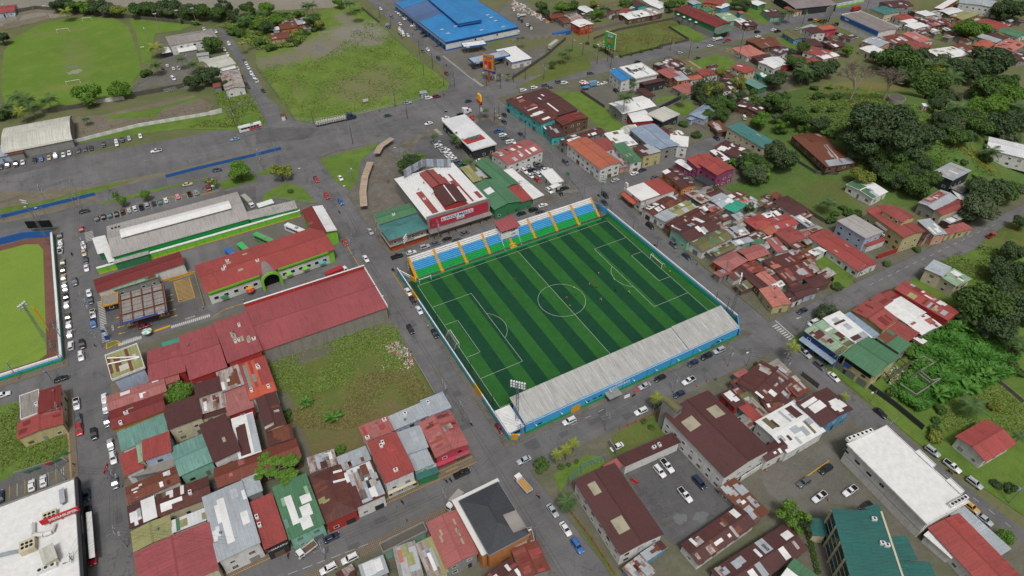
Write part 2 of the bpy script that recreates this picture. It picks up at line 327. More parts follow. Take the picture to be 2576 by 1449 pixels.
m_ground('sports_grass', ('5f7a30', '56712c', '6f823a', '6a7c44'), (.02, .08, 1.0), ((-150, 345, 10, 50, .55, '6c7444'), (-152, 322, 5, 4, .8, '8b8f88'), (-160, 300, 16, 4, .5, '7d7a4a'), (-160, 400, 20, 6, .5, '76784a')), .95, .3)
m_ground('rough_lot', ('5c6a35', '4d5e2b', '6c6a3f', '76744c'), (.05, .2, 1.2), ((-90, -20, 22, 13, .7, '6c6042'), (-76, -26, 16, 11, .65, '6e6346'), (-106, -22, 12, 10, .5, '655c40')))
m_ground('ball_grass', ('6f8838', '79903c', '668036', '809448'), (.03, .12, 1.4), (), .95, .2)
m_ground('ball_dirt', ('6d4a40', '74524a', '63433a', '7d5d52'), (.05, .2, 1.5), (), .95, .2)
m_ground('turf_light', ('2c5c2a', '295627', '306330', '366936'), (.06, .4, 3.), (), .95, .15)
m_ground('turf_dark', ('193f2c', '1b452e', '173a29', '224b34'), (.06, .4, 3.), (), .95, .15)
m_ground('river', ('7f7766', '887f6e', '777060', '8d8576'), (.02, .05, .5), (), .06, .02, .5)
m_ground('dirt', ('6d665a', '77705f', '615b4c', '807a6c'), (.04, .2, 1.5), (), .95, .3)
n_ = NT('paver_pattern', .9, .1); _p = n_.n('NewGeometry').outputs['Position']; _c = n_.n('TexChecker'); n_.l(_p, _c.inputs[0]); _c.inputs['Scale'].default_value = 2.8
_c.inputs[1].default_value = (*lin('857a6a'), 1); _c.inputs[2].default_value = (*lin('5d5348'), 1)
MATS['paver_pattern'] = n_.done(n_.mix(n_.mapr(n_.noise(_p, .6, 5), .35, .7, 0, .6), _c.outputs[0], lin('665d50')))
def rect(x0, y0, x1, y1): return [(x0, y0), (x1, y0), (x1, y1), (x0, y1)]
sheet('ground', rect(-2500, -2500, 2500, 2500), -.1, 'town_ground', .2, register=False)
HV = []; HF = []; nx, ny = 60, 56; x0, x1, y0, y1 = 146, 298, -44, 92
for j in range(ny + 1):
 for i in range(nx + 1):
  x = x0 + (x1 - x0) * i / nx; y = y0 + (y1 - y0) * j / ny; z = terr(x, y)
  HV.append((x, y, z if z > .02 else -.15))
for j in range(ny):
 for i in range(nx): k = j * (nx + 1) + i; HF.append([k, k + 1, k + nx + 2, k + nx + 1])
ob('hill', me('hill', HV, HF, smooth=True), 'hill_grass', kind='structure')
road = sheet('road', [(-420, -222), (69, -222), (61, -125), (61, -57), (330, -56.5), (330, -47), (61, -47.6), (61, 49), (118, 56.5), (160, 63), (160, 73), (118, 67.5), (60.5, 61), (59, 164.5), (520, 160), (520, 184), (300, 186), (78, 180), (70, 201), (73, 480), (52, 480), (49, 205), (-57, 199), (-420, 232)], 0, 'asphalt', .09, register=False)
ROADK = {}
def mark(name, x0, y0, x1, y1, mat='mark_white', z=.018, rz=0.0):
 return ob(name, UBOX, mat, road, loc=((x0 + x1) / 2, (y0 + y1) / 2, z - .004), sc=(abs(x1 - x0), abs(y1 - y0), .006), rz=rz)
# blocks: raised ground between the streets, with a kerb step
def block(name, P, mat, z=.13): return sheet(name, P, z, mat, .2)
block('pavement', rect(-155.3, -49, -61.2, 53.5), 'yard')
block('pavement', rect(-155.3, -125, -58.5, -57.6), 'yard')
block('pavement', [(-48.6, -59.4), (50, -58.8), (51.5, -96), (57, -131), (60, -160), (-40, -160)], 'yard')
block('pavement', [(61, -47.6), (300, -46.8), (300, -44.2), (148, -44.2), (146, 60), (118, 56), (62, 48.6)], 'yard', .1)
block('pavement', [(60.8, 61.6), (118, 68), (160, 74), (240, 100), (300, 120), (300, 158), (92, 164), (60, 163.5)], 'yard', .1)
block('pavement', [(62, -57.4), (330, -57), (330, -100), (150, -300), (75, -300), (68, -150), (62, -110)], 'lawn', .1)
block('pavement', [(-47.8, 58), (47, 58.5), (47, 150), (30, 152), (4, 148), (-20, 140), (-49, 110), (-48.5, 78)], 'pavement')
block('pavement', rect(-51, -49, 51.2, 46.6), 'pavement')
block('pavement', rect(-420, 54, -167.2, 146), 'pavement')
block('pavement', rect(-300, -220, -166.6, 42), 'pavement')
# footpaths with patterned pavers and yellow kerb lines
for nm, r in (('path', (-155.2, -48.9, -61.4, -46.2)), ('path', (-155.2, -60.6, -60, -57.7)), ('path', (-170.6, -120, -166.7, 41.8)), ('path', (-330, 54.1, -167.3, 56.8)), ('path', (-155.2, -46, -153, 38))):
 sheet(nm, rect(*r), .145, 'paver_pattern', .014, register=False)
for r in ((-155, -49.05, -61.2, -48.85), (-51, 46.5, -50.8, 30), (-61.4, 53.6, -61.2, 76)): mark('kerb_line', *r, 'mark_yellow', .14)
for r in ((-154.9, -46.7, -61.4, -46.35),): mark('paver_band', *r, 'paver_tan', .152)
for i in range(14): mark('paver_band', -154 + i * 6.4, -47.9, -150 + i * 6.4, -47.4, 'paver_tan', .152)
for r in ((-168.9, -118, -168.4, 40),): mark('paver_band', *r, 'paver_tan', .152)
# lots
sheet('grass_field', pts('10 0,640 265,1030 390,1205 480,1240 600,1240 1020,1150 1480,1050 1660,1005 1930,905 1955,840 1560,525 1250,235 1060,85 1050,25 880,60 720,80 560,150 480,330 420,470 0,520'), .05, 'mud_field', .1)
sheet('grass_field', pts('00 20,700 40,520 140,380 400,250 640,190 900,170 1150,190 1290,260 1400,560 1420,700 1330,840 1240,990 960,1030 700,1060 430,1100 60,1080 10,900'), .04, 'sports_grass', .1)
sheet('grass_strip', pts('00 1800,1270 2240,1130 2150,930 2400,900 2510,960 2576,1040 10 0,1030 105,1260 00 2420,1270 2400,1310 1870,1300'), .04, 'lawn', .1)
sheet('grass_strip', pts('00 760,1440 1900,1290 2120,1150 2120,1130 750,1410'), .03, 'lawn', .1)
sheet('dirt_lot', pts('00 760,1170 1000,1160 1950,960 2150,1060 2100,1130 900,1370 770,1390'), .03, 'dirt', .1)
sheet('grass_strip', pts('00 1050,1170 1600,1080 1980,970 2000,1000 1650,1090 1560,1180 1100,1200'), .06, 'lawn', .1)
sheet('grass_strip', pts('00 1290,180 1960,230 1830,300 1560,340 1520,650 1430,640 1370,330'), .03, 'sports_grass', .1)
sheet('clay_court', pts('00 30,240 480,150 500,190 50,305'), .06, 'dirt', .1)
sheet('dirt_lot', pts('00 1560,350 1680,420 1980,600 1900,900 1570,860 1290,960 1400,820 1640,690'), .05, 'lot_gravel', .1)
sheet('grass_island', pts('11 640,150 1230,0 1210,30 1050,180 1000,560 1040,700 950,480 790,370'), .12, 'lawn', .2)
sheet('grass_island', pts('11 50,640 80,500 300,390 470,440 610,600 420,580 180,550'), .12, 'lawn', .2)
sheet('grass_island', pts('11 0,300 130,240 340,210 370,240 330,280 100,310'), .12, 'lawn', .2)
sheet('grass_island', pts('01 2190,390 2330,340 2576,300 2576,370 2250,460'), .12, 'lawn', .2)
sheet('grass_island', pts('01 990,600 1280,520 1980,360 1990,372 1500,500 1010,614'), .12, 'lawn', .2)
sheet('grass_strip', pts('01 0,650 500,560 940,440 1420,340 1200,410 950,500 500,600 20,700'), .05, 'lawn', .1)
sheet('grass_lot', rect(-104, -41, -61.5, 15.5), .17, 'rough_lot', .1)
sheet('grass_lot', pts('02 0,1190 200,1140 170,1449 03 640,30 690,80 680,230 0,520'), .16, 'lawn', .1)
sheet('grass_lot', pts('20 430,930 680,930 930,1080 1120,1240 1090,1330 880,1300 770,1180 500,1000'), .14, 'lawn', .1)
sheet('grass_lot', pts('20 1570,1090 1760,1010 1860,1060 1750,1180'), .14, 'lawn', .1)
sheet('grass_lot', pts('20 1800,620 2050,550 2230,600 2240,690 2050,710 1900,690'), .14, 'lawn', .1)
sheet('grass_lot', pts('20 1600,270 1750,255 1970,385 1830,440 1790,400'), .14, 'lawn', .1)
sheet('dirt_lot', pts('20 830,380 1620,190 1700,250 1580,270 1780,400 1600,450 1080,575 1020,560 800,440'), .06, 'rough_lot', .1)
sheet('grass_lot', pts('20 2300,100 2576,60 2576,250 2480,230'), .04, 'lawn', .1)
sheet('grass_lot', pts('20 1430,1000 1620,960 1640,980 1480,1050'), .14, 'lawn', .1)
sheet('car_park', pts('10 1880,550 2040,480 2300,470 2576,560 20 340,440 330,600 10 2576,760 2290,880'), .05, 'lot_gravel', .1)
sheet('car_park', pts('10 1250,0 1400,40 1890,420 1880,540 1800,500'), .04, 'lot_gravel', .1)
sheet('storage_yard', pts('20 0,0 120,0 560,300 380,370 0,380 -300,200'), .05, 'lot_gravel', .1)
sheet('grass_strip', pts('20 380,640 620,470 760,560 800,690 440,800 200,860 0,900 330,740'), .05, 'rough_lot', .1)
sheet('car_park', pts('21 -20,240 120,170 330,190 690,470 460,540 300,520'), .16, 'lot_gravel', .1)
sheet('car_park', pts('11 1570,100 1650,-60 1990,-150 2170,40 2010,190 1730,150'), .15, 'asphalt_dark', .1)
sheet('car_park', pts('10 2180,1250 2330,1190 2800,1449 2700,1600 2500,1520 2330,1400'), .15, 'asphalt_dark', .1)
sheet('car_park', pts('20 690,900 870,850 1120,930 1000,1030 900,1040'), .14, 'lot_gravel', .1)
sheet('yard', pts('33 0,270 640,120 700,300 1080,760 620,720 560,840 330,860 0,620 23 2480,420'), .15, 'lot_gravel', .1)
sheet('yard', pts('23 1130,400 1700,130 2110,520 2240,770 1650,1150 1520,1060'), .16, 'asphalt_dark', .1)
sheet('grass_strip', pts('23 420,430 760,230 900,250 960,330 560,500 480,620'), .16, 'lawn', .1)
sheet('grass_strip', pts('22 1060,1449 1480,1250 1600,1449 23 1000,260 950,150'), .16, 'rough_lot', .1)
sheet('grass_strip', pts('23 590,830 640,850 1060,1449 1000,1449'), .16, 'rough_lot', .1)
sheet('car_park', pts('03 0,600 640,350 690,500 0,760'), .16, 'lot_gravel', .1)
sheet('path', pts('03 150,425 640,275 690,300 640,350 0,590 0,510'), .18, 'asphalt_dark', .1)
sheet('dirt_lot', pts('31 2150,980 2300,880 2576,700 2576,1100 2400,1200'), .12, 'rough_lot', .1)
sheet('grass_lot', pts('31 280,1080 440,1010 880,1340 800,1449 640,1390'), .14, 'lawn', .1)
sheet('grass_lot', pts('21 2100,430 2576,330 31 0,180 480,300 760,320 780,520 950,640 620,760 400,690 60,520 0,500 21 2500,640 2200,480'), .14, 'hill_grass', .1)
sheet('grass_lot', pts('30 80,390 170,370 300,470 200,480'), .12, 'lawn', .1)
sheet('grass_lot', pts('30 1540,330 1700,295 1880,340 1700,400'), .05, 'lawn', .1)
sheet('forecourt', pts('02 960,180 1180,-60 1950,-140 2110,240 1190,560 1100,500'), .03, 'asphalt_dark', .1)
sheet('bus_yard', rect(-106, 88, -66, 116), .03, 'lot_gravel', .1)
for k, q in enumerate(('01 0,480 480,470 940,420 1700,275 2576,60 2576,95 1670,310 950,490 480,600 0,680', '01 0,760 490,650 960,530 1000,560 500,700 0,800')): sheet('verge', pts(q), .006 + .004 * k, 'dirt', .02, register=False)
for q in ('01 0,100 700,-20 1300,-90 1300,-40 900,80 400,250 0,340', '10 0,1290 350,1280 640,1290 500,1400 0,1449', '01 2576,420 2250,480 2290,560 2576,560'): sheet('worn_asphalt', pts(q), .005, 'asphalt_dark', .02, register=False)
sheet('kerb_strip', pts('11 640,150 620,120 760,70 1240,-20 1235,0 770,85 650,135'), .14, 'pavement', .2, register=False)
sheet('side_street', pts('00 2190,250 2260,270 2450,560 2576,740 10 110,980 240,1080 330,1250 120,1290 100,1230 00 2540,1000 2480,820 2400,640 2210,370'), .065, 'asphalt', .1)
# the river along the top, with its bank
water = sheet('river', [(-420, 425), (-180, 432), (-110, 432), (-58, 400), (-20, 372), (24, 356), (40, 372), (48, 420), (48, 640), (-420, 640)], .0, 'river', .08, register=False)
# rails of the street tramway (two steel rails each)
rail = empty('railway_track', (0, 0, 0), kind='structure')
for x in (-57.2, -56.1): ob('rail', UBOX, 'steel_dark', rail, loc=(x, -60, .001), sc=(.09, 270, .012))
P_ = [W('11', x, y) for x, y in ((480, 380), (640, 430), (800, 540), (930, 690), (1030, 880))] + [Vector((-56.65, 75, 0))]
for s in (-.55, .55):
 m = MB()
 for a, b in zip(P_, P_[1:]):
  d = (b - a).normalized(); nn = Vector((-d.y, d.x, 0)) * s; m.bar(a + nn + Vector((0, 0, .01)), b + nn + Vector((0, 0, .01)), .06, n=4)
 ob('rail', m.mesh('rail'), 'steel_dark', rail)
# repaired asphalt
_r = random.Random(5)
for (x0, x1, y0, y1, n) in ((-60.5, -50, -120, 150, 26), (-165, -156, -100, 140, 18), (-150, -62, -57, -50, 14), (-48, 48, -58, -50, 12), (49, 60, -55, 160, 20), (-160, 40, 152, 200, 40), (80, 300, 163, 183, 18), (65, 200, -56, -49, 8), (-45, 46, 47, 56, 8), (-150, -62, 54.5, 57, 6)):
 for i in range(n): a, b = _r.uniform(.6, 2.6), _r.uniform(1.2, 6); (a, b) = (b, a) if x1 - x0 > y1 - y0 else (a, b); x, y = _r.uniform(x0, x1), _r.uniform(y0, y1); ob('asphalt_patch', UBOX, _r.choice(('asphalt_dark', 'asphalt_dark', 'asphalt', 'lot_gravel')), road, loc=(x, y, .0), sc=(a, b, .003 + .0002 * i), rz=_r.uniform(-.08, .08))
# road paint
def stripes(name, t, a, b, n, length, width, mat='mark_white', z=.018):
 """n bars spaced from pixel a to pixel b, each lying across that line"""
 p, q = W(t, *a), W(t, *b); d = (q - p); L = d.length; d.normalize(); rz = math.atan2(d.y, d.x)
 for i in range(n):
  c = p + d * L * (i + .5) / n; ob(name, UBOX, mat, road, loc=(c.x, c.y, gz(c.x, c.y) + z - .006), sc=(width, length, .006), rz=rz)
stripes('crossing_stripe', '02', (1010, 130), (1065, 545), 25, 2.2, .45)
stripes('crossing_stripe', '02', (1190, 575), (1425, 495), 13, 1.6, .5)
stripes('crossing_stripe', '02', (1720, 395), (2115, 275), 20, 1.6, .5)
stripes('crossing_stripe', '10', (1885, 560), (2280, 870), 30, 2.0, .7)
stripes('crossing_stripe', '01', (890, 880), (910, 975), 7, 3.2, .45)
stripes('crossing_stripe', '32', (60, 370), (240, 520), 8, 2.4, .5)
stripes('crossing_stripe', '10', (1800, 1300), (1870, 1360), 6, 2.2, .5)
stripes('stop_line', '32', (95, 345), (270, 500), 1, .35, 11)
stripes('lane_dash', '22', (560, 1400), (960, 1200), 3, .12, 2.2); stripes('lane_dash', '13', (300, 1440), (1150, 1120), 6, .12, 2.6); stripes('lane_dash', '31', (1000, 1430), (2300, 800), 16, .12, 2.4)
stripes('lane_dash', '33', (1300, 60), (2500, 1000), 8, .12, 1.6)
for i in range(17): p = W('01', 960 + i * 62, 770 - i * 16); mark('bay_line', p.x - .06, p.y - 2.2, p.x + .06, p.y + 2.4)
for i in range(9): p = W('03', 20 + i * 78, 640 - i * 28); mark('bay_line', p.x - .06, p.y - 2.4, p.x + .06, p.y + 2.4, 'mark_yellow' if i % 2 else 'mark_white', .2)
a, b = W('02', 1745, -60), W('02', 1965, 95)
hx0, hx1, hy0, hy1 = min(a.x, b.x), max(a.x, b.x), min(a.y, b.y), max(a.y, b.y)
for r in ((hx0, hy0, hx1, hy0 + .25), (hx0, hy1 - .25, hx1, hy1), (hx0, hy0, hx0 + .25, hy1), (hx1 - .25, hy0, hx1, hy1), (hx0 - 1.5, hy1 + 1.2, hx1 + .8, hy1 + 1.5)): mark('hatch_border', *r, 'mark_yellow', .042)
for i in range(16):
 y = hy0 + .4 + (hy1 - hy0 - .8) * (i + .5) / 16; ob('hatch_bar', UBOX, 'mark_yellow', road, loc=((hx0 + hx1) / 2, y, .036), sc=((hx1 - hx0) * .96, .28, .006), rz=-.28)
def ground_text(s, t, x, y, size, rz, mat='mark_white'):
 p = W(t, x, y); ob('road_lettering', text_mesh(s, size, .003, .02), mat, road, loc=(p.x, p.y, gz(p.x, p.y) + .018), rz=rz)
ground_text('ENTRADA', '02', 1305, 515, 1.1, math.pi); ground_text('SALIDA', '02', 1915, 297, 1.1, math.pi); ground_text('SALIDA', '02', 1135, 400, 1.0, math.pi / 2)
def arrow(t, x, y, rz, mat='mark_white'):
 p = W(t, x, y); m = me('arrow', [(-1.2, -.15, 0), (.3, -.15, 0), (.3, -.5, 0), (1.3, 0, 0), (.3, .5, 0), (.3, .15, 0), (-1.2, .15, 0)], [[0, 1, 2, 3, 4, 5, 6]])
 ob('road_arrow', m, mat, road, loc=(p.x, p.y, gz(p.x, p.y) + .018), rz=rz)
for t, x, y, r in (('02', 1200, 295, 3), ('02', 1215, 390, 3), ('02', 1225, 455, 3), ('02', 1710, 75, 0), ('02', 1715, 127, 0), ('02', 1740, 222, 0), ('02', 1755, 283, 0)): arrow(t, x, y, r, 'mark_yellow')
arrow('32', 310, 300, 3.1); arrow('03', 605, 530, 0); arrow('03', 55, 745, 3.1)
# ---------------------------------------------------------------- stadium
PX, PY = 45.27, 34.26
pitch = empty('football_pitch', (0, 0, .15), kind='structure')
ob('turf_surround', MB().prism(rect(-47.6, -37, 49.4, 38), -.05, .01).mesh('turf_surround'), 'turf_dark', pitch)
for i in range(18):
 w = 2 * PX / 18; ob('turf_strip', UBOX, 'turf_dark' if i % 2 else 'turf_light', pitch, loc=(-PX + w * (i + .5), 0, .012), sc=(w, 2 * PY + 3, .012))
ob('turf_strip', UBOX, 'turf_light', pitch, loc=(PX + 2.0, 0, .012), sc=(4.0, 2 * PY + 5, .012))
def pl(x0, y0, x1, y1): ob('pitch_line', UBOX, 'line_white', pitch, loc=((x0 + x1) / 2, (y0 + y1) / 2, .026), sc=(abs(x1 - x0) + .13, abs(y1 - y0) + .13, .006))
pl(-PX, PY, PX, PY); pl(-PX, -PY, PX, -PY); pl(-PX, -PY, -PX, PY); pl(PX, -PY, PX, PY); pl(0, -PY, 0, PY)
def arc(cx, cy, r, a0, a1, n=40):
 V = []; F = []
 for i in range(n + 1):
  a = a0 + (a1 - a0) * i / n
  for rr in (r - .065, r + .065): V.append((cx + rr * math.cos(a), cy + rr * math.sin(a), .034))
  if i: k = 2 * i; F.append([k - 2, k - 1, k + 1, k])
 ob('pitch_line', me('arc', V, F), 'line_white', pitch)
arc(0, 0, 9.15, 0, 2 * math.pi, 80)
for s in (-1, 1):
 for d, w in ((16.5, 20.16), (5.5, 9.16)):
  pl(s * PX, w, s * (PX - d), w); pl(s * PX, -w, s * (PX - d), -w); pl(s * (PX - d), -w, s * (PX - d), w)
 t = math.acos(5.5 / 9.15); arc(s * (PX - 11), 0, 9.15, (math.pi - t) if s > 0 else -t, (math.pi + t) if s > 0 else t)
def goal(x, y, s, wid=7.32, ht=2.44, depth=2.0, rz=0.0, z=.17, net=True, label='', group=None):
 g = empty('football_goal', (x, y, z), rz, label=label, cat='goal', group=group); r = .1
 for yy in (-wid / 2, wid / 2): ob('post', MB().bar((0, yy, 0), (0, yy, ht), r, n=8).mesh('post'), 'white', g)
 ob('crossbar', MB().bar((0, -wid / 2 - r, ht), (0, wid / 2 + r, ht), r, n=8).mesh('crossbar'), 'white', g)
 if net:
  m = MB(); a, b = -wid / 2, wid / 2; k = s * depth
  m.quad((0, a, ht), (0, b, ht), (k * .5, b, ht), (k * .5, a, ht)); m.quad((k * .5, a, ht), (k * .5, b, ht), (k, b, 0), (k, a, 0))
  for yy in (a, b): m.quad((0, yy, 0), (0, yy, ht), (k * .5, yy, ht), (k, yy, 0))
  ob('net', m.mesh('net'), 'chain_link', g)
  for yy in (a, b): ob('stay', MB().bar((0, yy, ht), (k * .5, yy, ht), .05).bar((k * .5, yy, ht), (k, yy, 0), .05).mesh('stay'), 'white', g)
 return g
goal(PX, 0, 1, label='white football goal at the far right end of the striped pitch'); goal(-PX, 0, -1, label='white football goal at the near left end of the striped pitch')
goal(-41.5, 35.2, 1, 5, 2, 1.2, 1.57, net=True, label='small white practice goal in front of the coloured bleachers')
# striped boundary walls: three painted bands each
def band_wall(label, a, b, hs=((0, .75, 'pitch_green_paint'), (.75, 2.2, 'sky_blue'), (2.2, 2.7, 'white')), th=.3, gates=(), name='boundary_wall', z=.13):
 a, b = Vector((*a, 0)), Vector((*b, 0)); d = b - a; L = d.length; rz = math.atan2(d.y, d.x)
 w = empty(name, (a.x, a.y, z), rz, label=label, cat='wall')
 for k, (z0, z1, mt) in enumerate(hs): ob('painted_band', MB().box(0, -th / 2 - .002 * k, z0, L, th / 2 + .002 * k, z1).mesh('band'), mt, w)
 for g0, g1 in gates: ob('gate', MB().box(g0, -th / 2 - .03, 0, g1, th / 2 + .03, hs[-1][1] + .05).mesh('gate'), 'yellow', w)
 return w
band_wall('striped green blue and white wall along the tracked street', (-49.2, 45), (-48.8, -46.5), ((0, .9, 'pitch_green_paint'), (.9, 2.6, 'sky_blue'), (2.6, 3.1, 'white')), gates=((14.5, 20.5), (68, 73.5)), th=.3)
band_wall('striped green blue and white wall beside the row of houses', (47.8, 38), (50.4, -41), ((0, 1.3, 'pitch_green_paint'), (1.3, 2.5, 'sky_blue'), (2.5, 3.2, 'white')), th=.4)
band_wall('blue wall closing the far corner of the bleachers', (45.8, 46.3), (47.8, 38), ((0, 1, 'sky_blue'), (1, 3, 'sky_blue')))
band_wall('blue wall at the end of the covered stand beside the crossroads', (50.4, -41), (45.6, -47.3), ((0, .9, 'pitch_green_paint'), (.9, 3, 'sky_blue')))
band_wall('short striped wall at the near corner with yellow gate', (-48.6, -46.5), (-45.5, -48.3), gates=((0.6, 2.8),))
band_wall('striped end wall beside the bleachers and floodlight', (-49, 45), (-45, 36.2), ((0, 1, 'sky_blue'), (1, 2.2, 'white')), gates=((6.5, 9.5),))
# bleachers
bl = empty('bleachers', (0, 0, .13), label='open concrete bleachers painted white blue and green with yellow stairs', cat='bleachers')
NB, yb0, yb1, zb0, zb1 = 12, 37.4, 44.9, 1.0, 6.3
xs_ = [-44.2 + i * (87.2 / 8) for i in range(9)]
for k in range(NB):
 ya = yb0 + (yb1 - yb0) * k / NB; yb = yb0 + (yb1 - yb0) * (k + 1) / NB; z = zb0 + (zb1 - zb0) * (k + 1) / NB
 mt = 'pitch_green_paint' if k < 4 else 'sky_blue' if k < 9 else 'white'
 for i in range(8):
  ob('bleacher_step', MB().box(xs_[i] + .55, ya, z - .62, xs_[i + 1] - .55, yb + .04, z).mesh('bleacher_step'), mt, bl)
  ob('riser_gap_shade', MB().box(xs_[i] + .6, ya - .012, z - .3, xs_[i + 1] - .6, ya, z - .14).mesh('riser_gap_shade'), 'conc_dark', bl) if k >= 4 else None  # solid dark strips: shade of the gaps put on as colour
for i in range(9):
 m = MB()
 for k in range(NB * 2): ya = yb0 + (yb1 - yb0) * k / (NB * 2); z = zb0 + (zb1 - zb0) * (k + 1) / (NB * 2); m.box(xs_[i] - .55, ya, z - .7, xs_[i] + .55, ya + (yb1 - yb0) / NB / 2 + .02, z + .03)
 ob('stair', m.mesh('stair'), 'yellow', bl)
ob('back_wall', MB().box(-44.9, 45, 0, 43.5, 45.25, 6.4).mesh('back_wall'), 'w_white', bl)
ob('under_slab', MB().box(-44.7, 37.5, 0, 43.3, 44.8, 1.0).mesh('under_slab'), 'conc_dark', bl)
ob('front_walkway', MB().box(-44.9, 36.3, 0, 43.4, 37.3, .4).mesh('front_walkway'), 'conc_dark', bl)
ob('front_kerb', MB().box(-44.9, 36.0, 0, 43.4, 36.28, .75).mesh('front_kerb'), 'pitch_green_paint', bl)
def railing(parent, a, b, h, n, mat='steel', r=.035, rails=2):
 a, b = Vector(a), Vector(b); m = MB()
 for i in range(n + 1): p = a.lerp(b, i / n); m.bar(p, p + Vector((0, 0, h)), r, n=5)
 for k in range(rails): z = Vector((0, 0, h * (k + 1) / rails)); m.bar(a + z, b + z, r, n=5)
 return ob('railing', m.mesh('railing'), mat, parent)
railing(bl, (-44.8, 37.1, .4), (43.4, 37.1, .4), 1.0, 40); railing(bl, (-44.8, 45.1, 6.4), (43.5, 45.1, 6.4), 1.8, 30, 'steel', .04)
for i in (1, 2, 4, 7): ob('gate', MB().box(xs_[i] - .7, 36.5, .4, xs_[i] + .7, 37.6, 1.35).mesh('gate'), 'yellow', bl)
# commentary booth
bo = empty('commentary_booth', (-.6, 42.6, .13), label='white two level commentary booth with red roof on the bleachers', cat='booth')
ob('lower_deck', MB().box(-4.2, -2.6, 3.8, 4.2, 3.0, 6.2).mesh('lower_deck'), 'white', bo); ob('cabin', MB().box(-4.0, -2.3, 6.2, 4.0, 2.8, 8.6).mesh('cabin'), 'white', bo)
for i in range(3): ob('window', MB().box(-3.6 + i * 2.5, -2.36, 7.1, -1.4 + i * 2.5, -2.3, 8.3).mesh('window'), 'glass', bo)
for z in (5.2, 6.65): letters('LIDN', .8, 'sign_blue', bo, facing(1.6, -2.66 if z < 6 else -2.36, z, 0, -1), .03)
ob('window', MB().box(-4.06, -1.8, 7.1, -4.0, 2.2, 8.3).mesh('window'), 'glass', bo)
for x in (-4, 4):
 for y in (-2.4, 2.8): ob('post', MB().bar((x, y, 0), (x, y, 4), .12).mesh('post'), 'w_white', bo)
 ob('brace', MB().bar((x, -5.6, .4), (x, -2.5, 4), .08).mesh('brace'), 'white', bo)
ob('roof', me('roof', [(-4.6, -3.4, 8.55), (4.6, -3.4, 8.55), (4.6, 3.4, 9.6), (-4.6, 3.4, 9.6), (-4.6, -3.4, 8.4), (4.6, -3.4, 8.4), (4.6, 3.4, 9.45), (-4.6, 3.4, 9.45)], [[0, 1, 2, 3], [4, 7, 6, 5], [0, 4, 5, 1], [1, 5, 6, 2], [2, 6, 7, 3], [3, 7, 4, 0]], [[(-4.6, 0), (4.6, 0), (4.6, 7), (-4.6, 7)]] + [[(0, 0)] * 4] * 5), 'terracotta', bo)
ob('stair', MB().box(-1.5, -6.2, .4, 1.5, -5.0, .9).box(-1.5, -5, .4, 1.5, -3.5, 1.8).mesh('stair'), 'yellow', bo)
# main stand with its ribbed roof
ms = empty('covered_stand', (0, -47.15, .13), label='covered main stand with long ribbed grey white roof and sky blue back wall', cat='stand')
ob('back_wall', MB().box(-43, -.12, 1.15, 44.6, .12, 5.2).mesh('back_wall'), 'sky_blue', ms); ob('base_band', MB().box(-43.03, -.16, 0, 44.63, .16, 1.15).mesh('base_band'), 'pitch_green_paint', ms)
ob('end_wall', MB().box(-43, .12, 0, -42.75, 8, 5).mesh('end_wall'), 'sky_blue', ms); ob('end_wall', MB().box(44.3, .12, 0, 44.6, 8, 5).mesh('end_wall'), 'sky_blue', ms)
for k in range(7): ob('seat_tier', MB().box(-42.7, .2, .3 + k * .45, 44.2, 9 - k * 1.2, .75 + k * .45).mesh('seat_tier'), 'concrete', ms)
N_ = 88
for i in range(N_):
 xa = -43.3 + i * 1.0; xb = xa + .985; up = .32 if xa > 21 else 0; zf, zk = 7.1 + up, 5.05 + up; j = random.uniform(-.012, .012)
 V = [(xa, -.12, zk + j), (xb, -.12, zk + j), (xb, 10.1, zf + j), (xa, 10.1, zf + j)]; V += [(x, y, z - .08) for x, y, z in V]
 ob('roof_sheet', me('roof_sheet', V, [[0, 1, 2, 3], [7, 6, 5, 4], [0, 4, 5, 1], [1, 5, 6, 2], [2, 6, 7, 3], [3, 7, 4, 0]], [[(xa, 0), (xb, 0), (xb, 11), (xa, 11)]] + [[(0, 0)] * 4] * 5), 'stand_white', ms)
for i in range(12): x = -42 + i * 7.8; ob('roof_post', MB().bar((x, 9.6, 0), (x, 9.6, 6.9), .12).mesh('roof_post'), 'steel', ms)
ob('gutter', MB().box(-43.3, -.24, 4.8, 44.7, -.13, 4.95).mesh('gutter'), 'white', ms)
F_ = lambda x, z: facing(x, -.17, z, 0, -1)
letters('ESTADIO', .9, 'white', ms, F_(-7.4, 4.35), .02); letters('JUAN GOBAN', 1.35, 'white', ms, F_(-7.4, 3.1), .03)
for x, w, h, mt in ((-24.5, 3.4, 2.9, 'yellow'), (-11, 2.6, 2.6, 'yellow'), (33, 1.2, 2.4, 'steel')): ob('door', MB().box(x - w / 2, -.2, 0, x + w / 2, -.13, h).mesh('door'), mt, ms)
for x in (-38, -20, -17.2, -15, 35.5, 37.2): ob('window', MB().box(x - .8, -.18, 1.9, x + .8, -.12, 2.5).mesh('window'), 'glass', ms)
for i in range(9): x = -40 + i * 9.4; ob('wall_lamp', MB().bar((x, -.1, 3.6), (x, -1.2, 3.9), .05).box(x - .15, -1.6, 3.8, x + .15, -1.1, 3.95).mesh('wall_lamp'), 'white', ms)
for i in range(5): x = -6 + i * 10; ob('downpipe', MB().bar((x, -.25, 0), (x, -.25, 4.8), .06).mesh('downpipe'), 'pitch_green_paint', ms)
ob('entrance_canopy', MB().box(-13.5, -3.4, 2.6, -8.5, -.2, 2.75).mesh('entrance_canopy'), 'w_grey', ms)
cb = empty('corner_block', (-45.5, -42, .13), label='low white roofed blue block at the near corner of the stadium', cat='building')
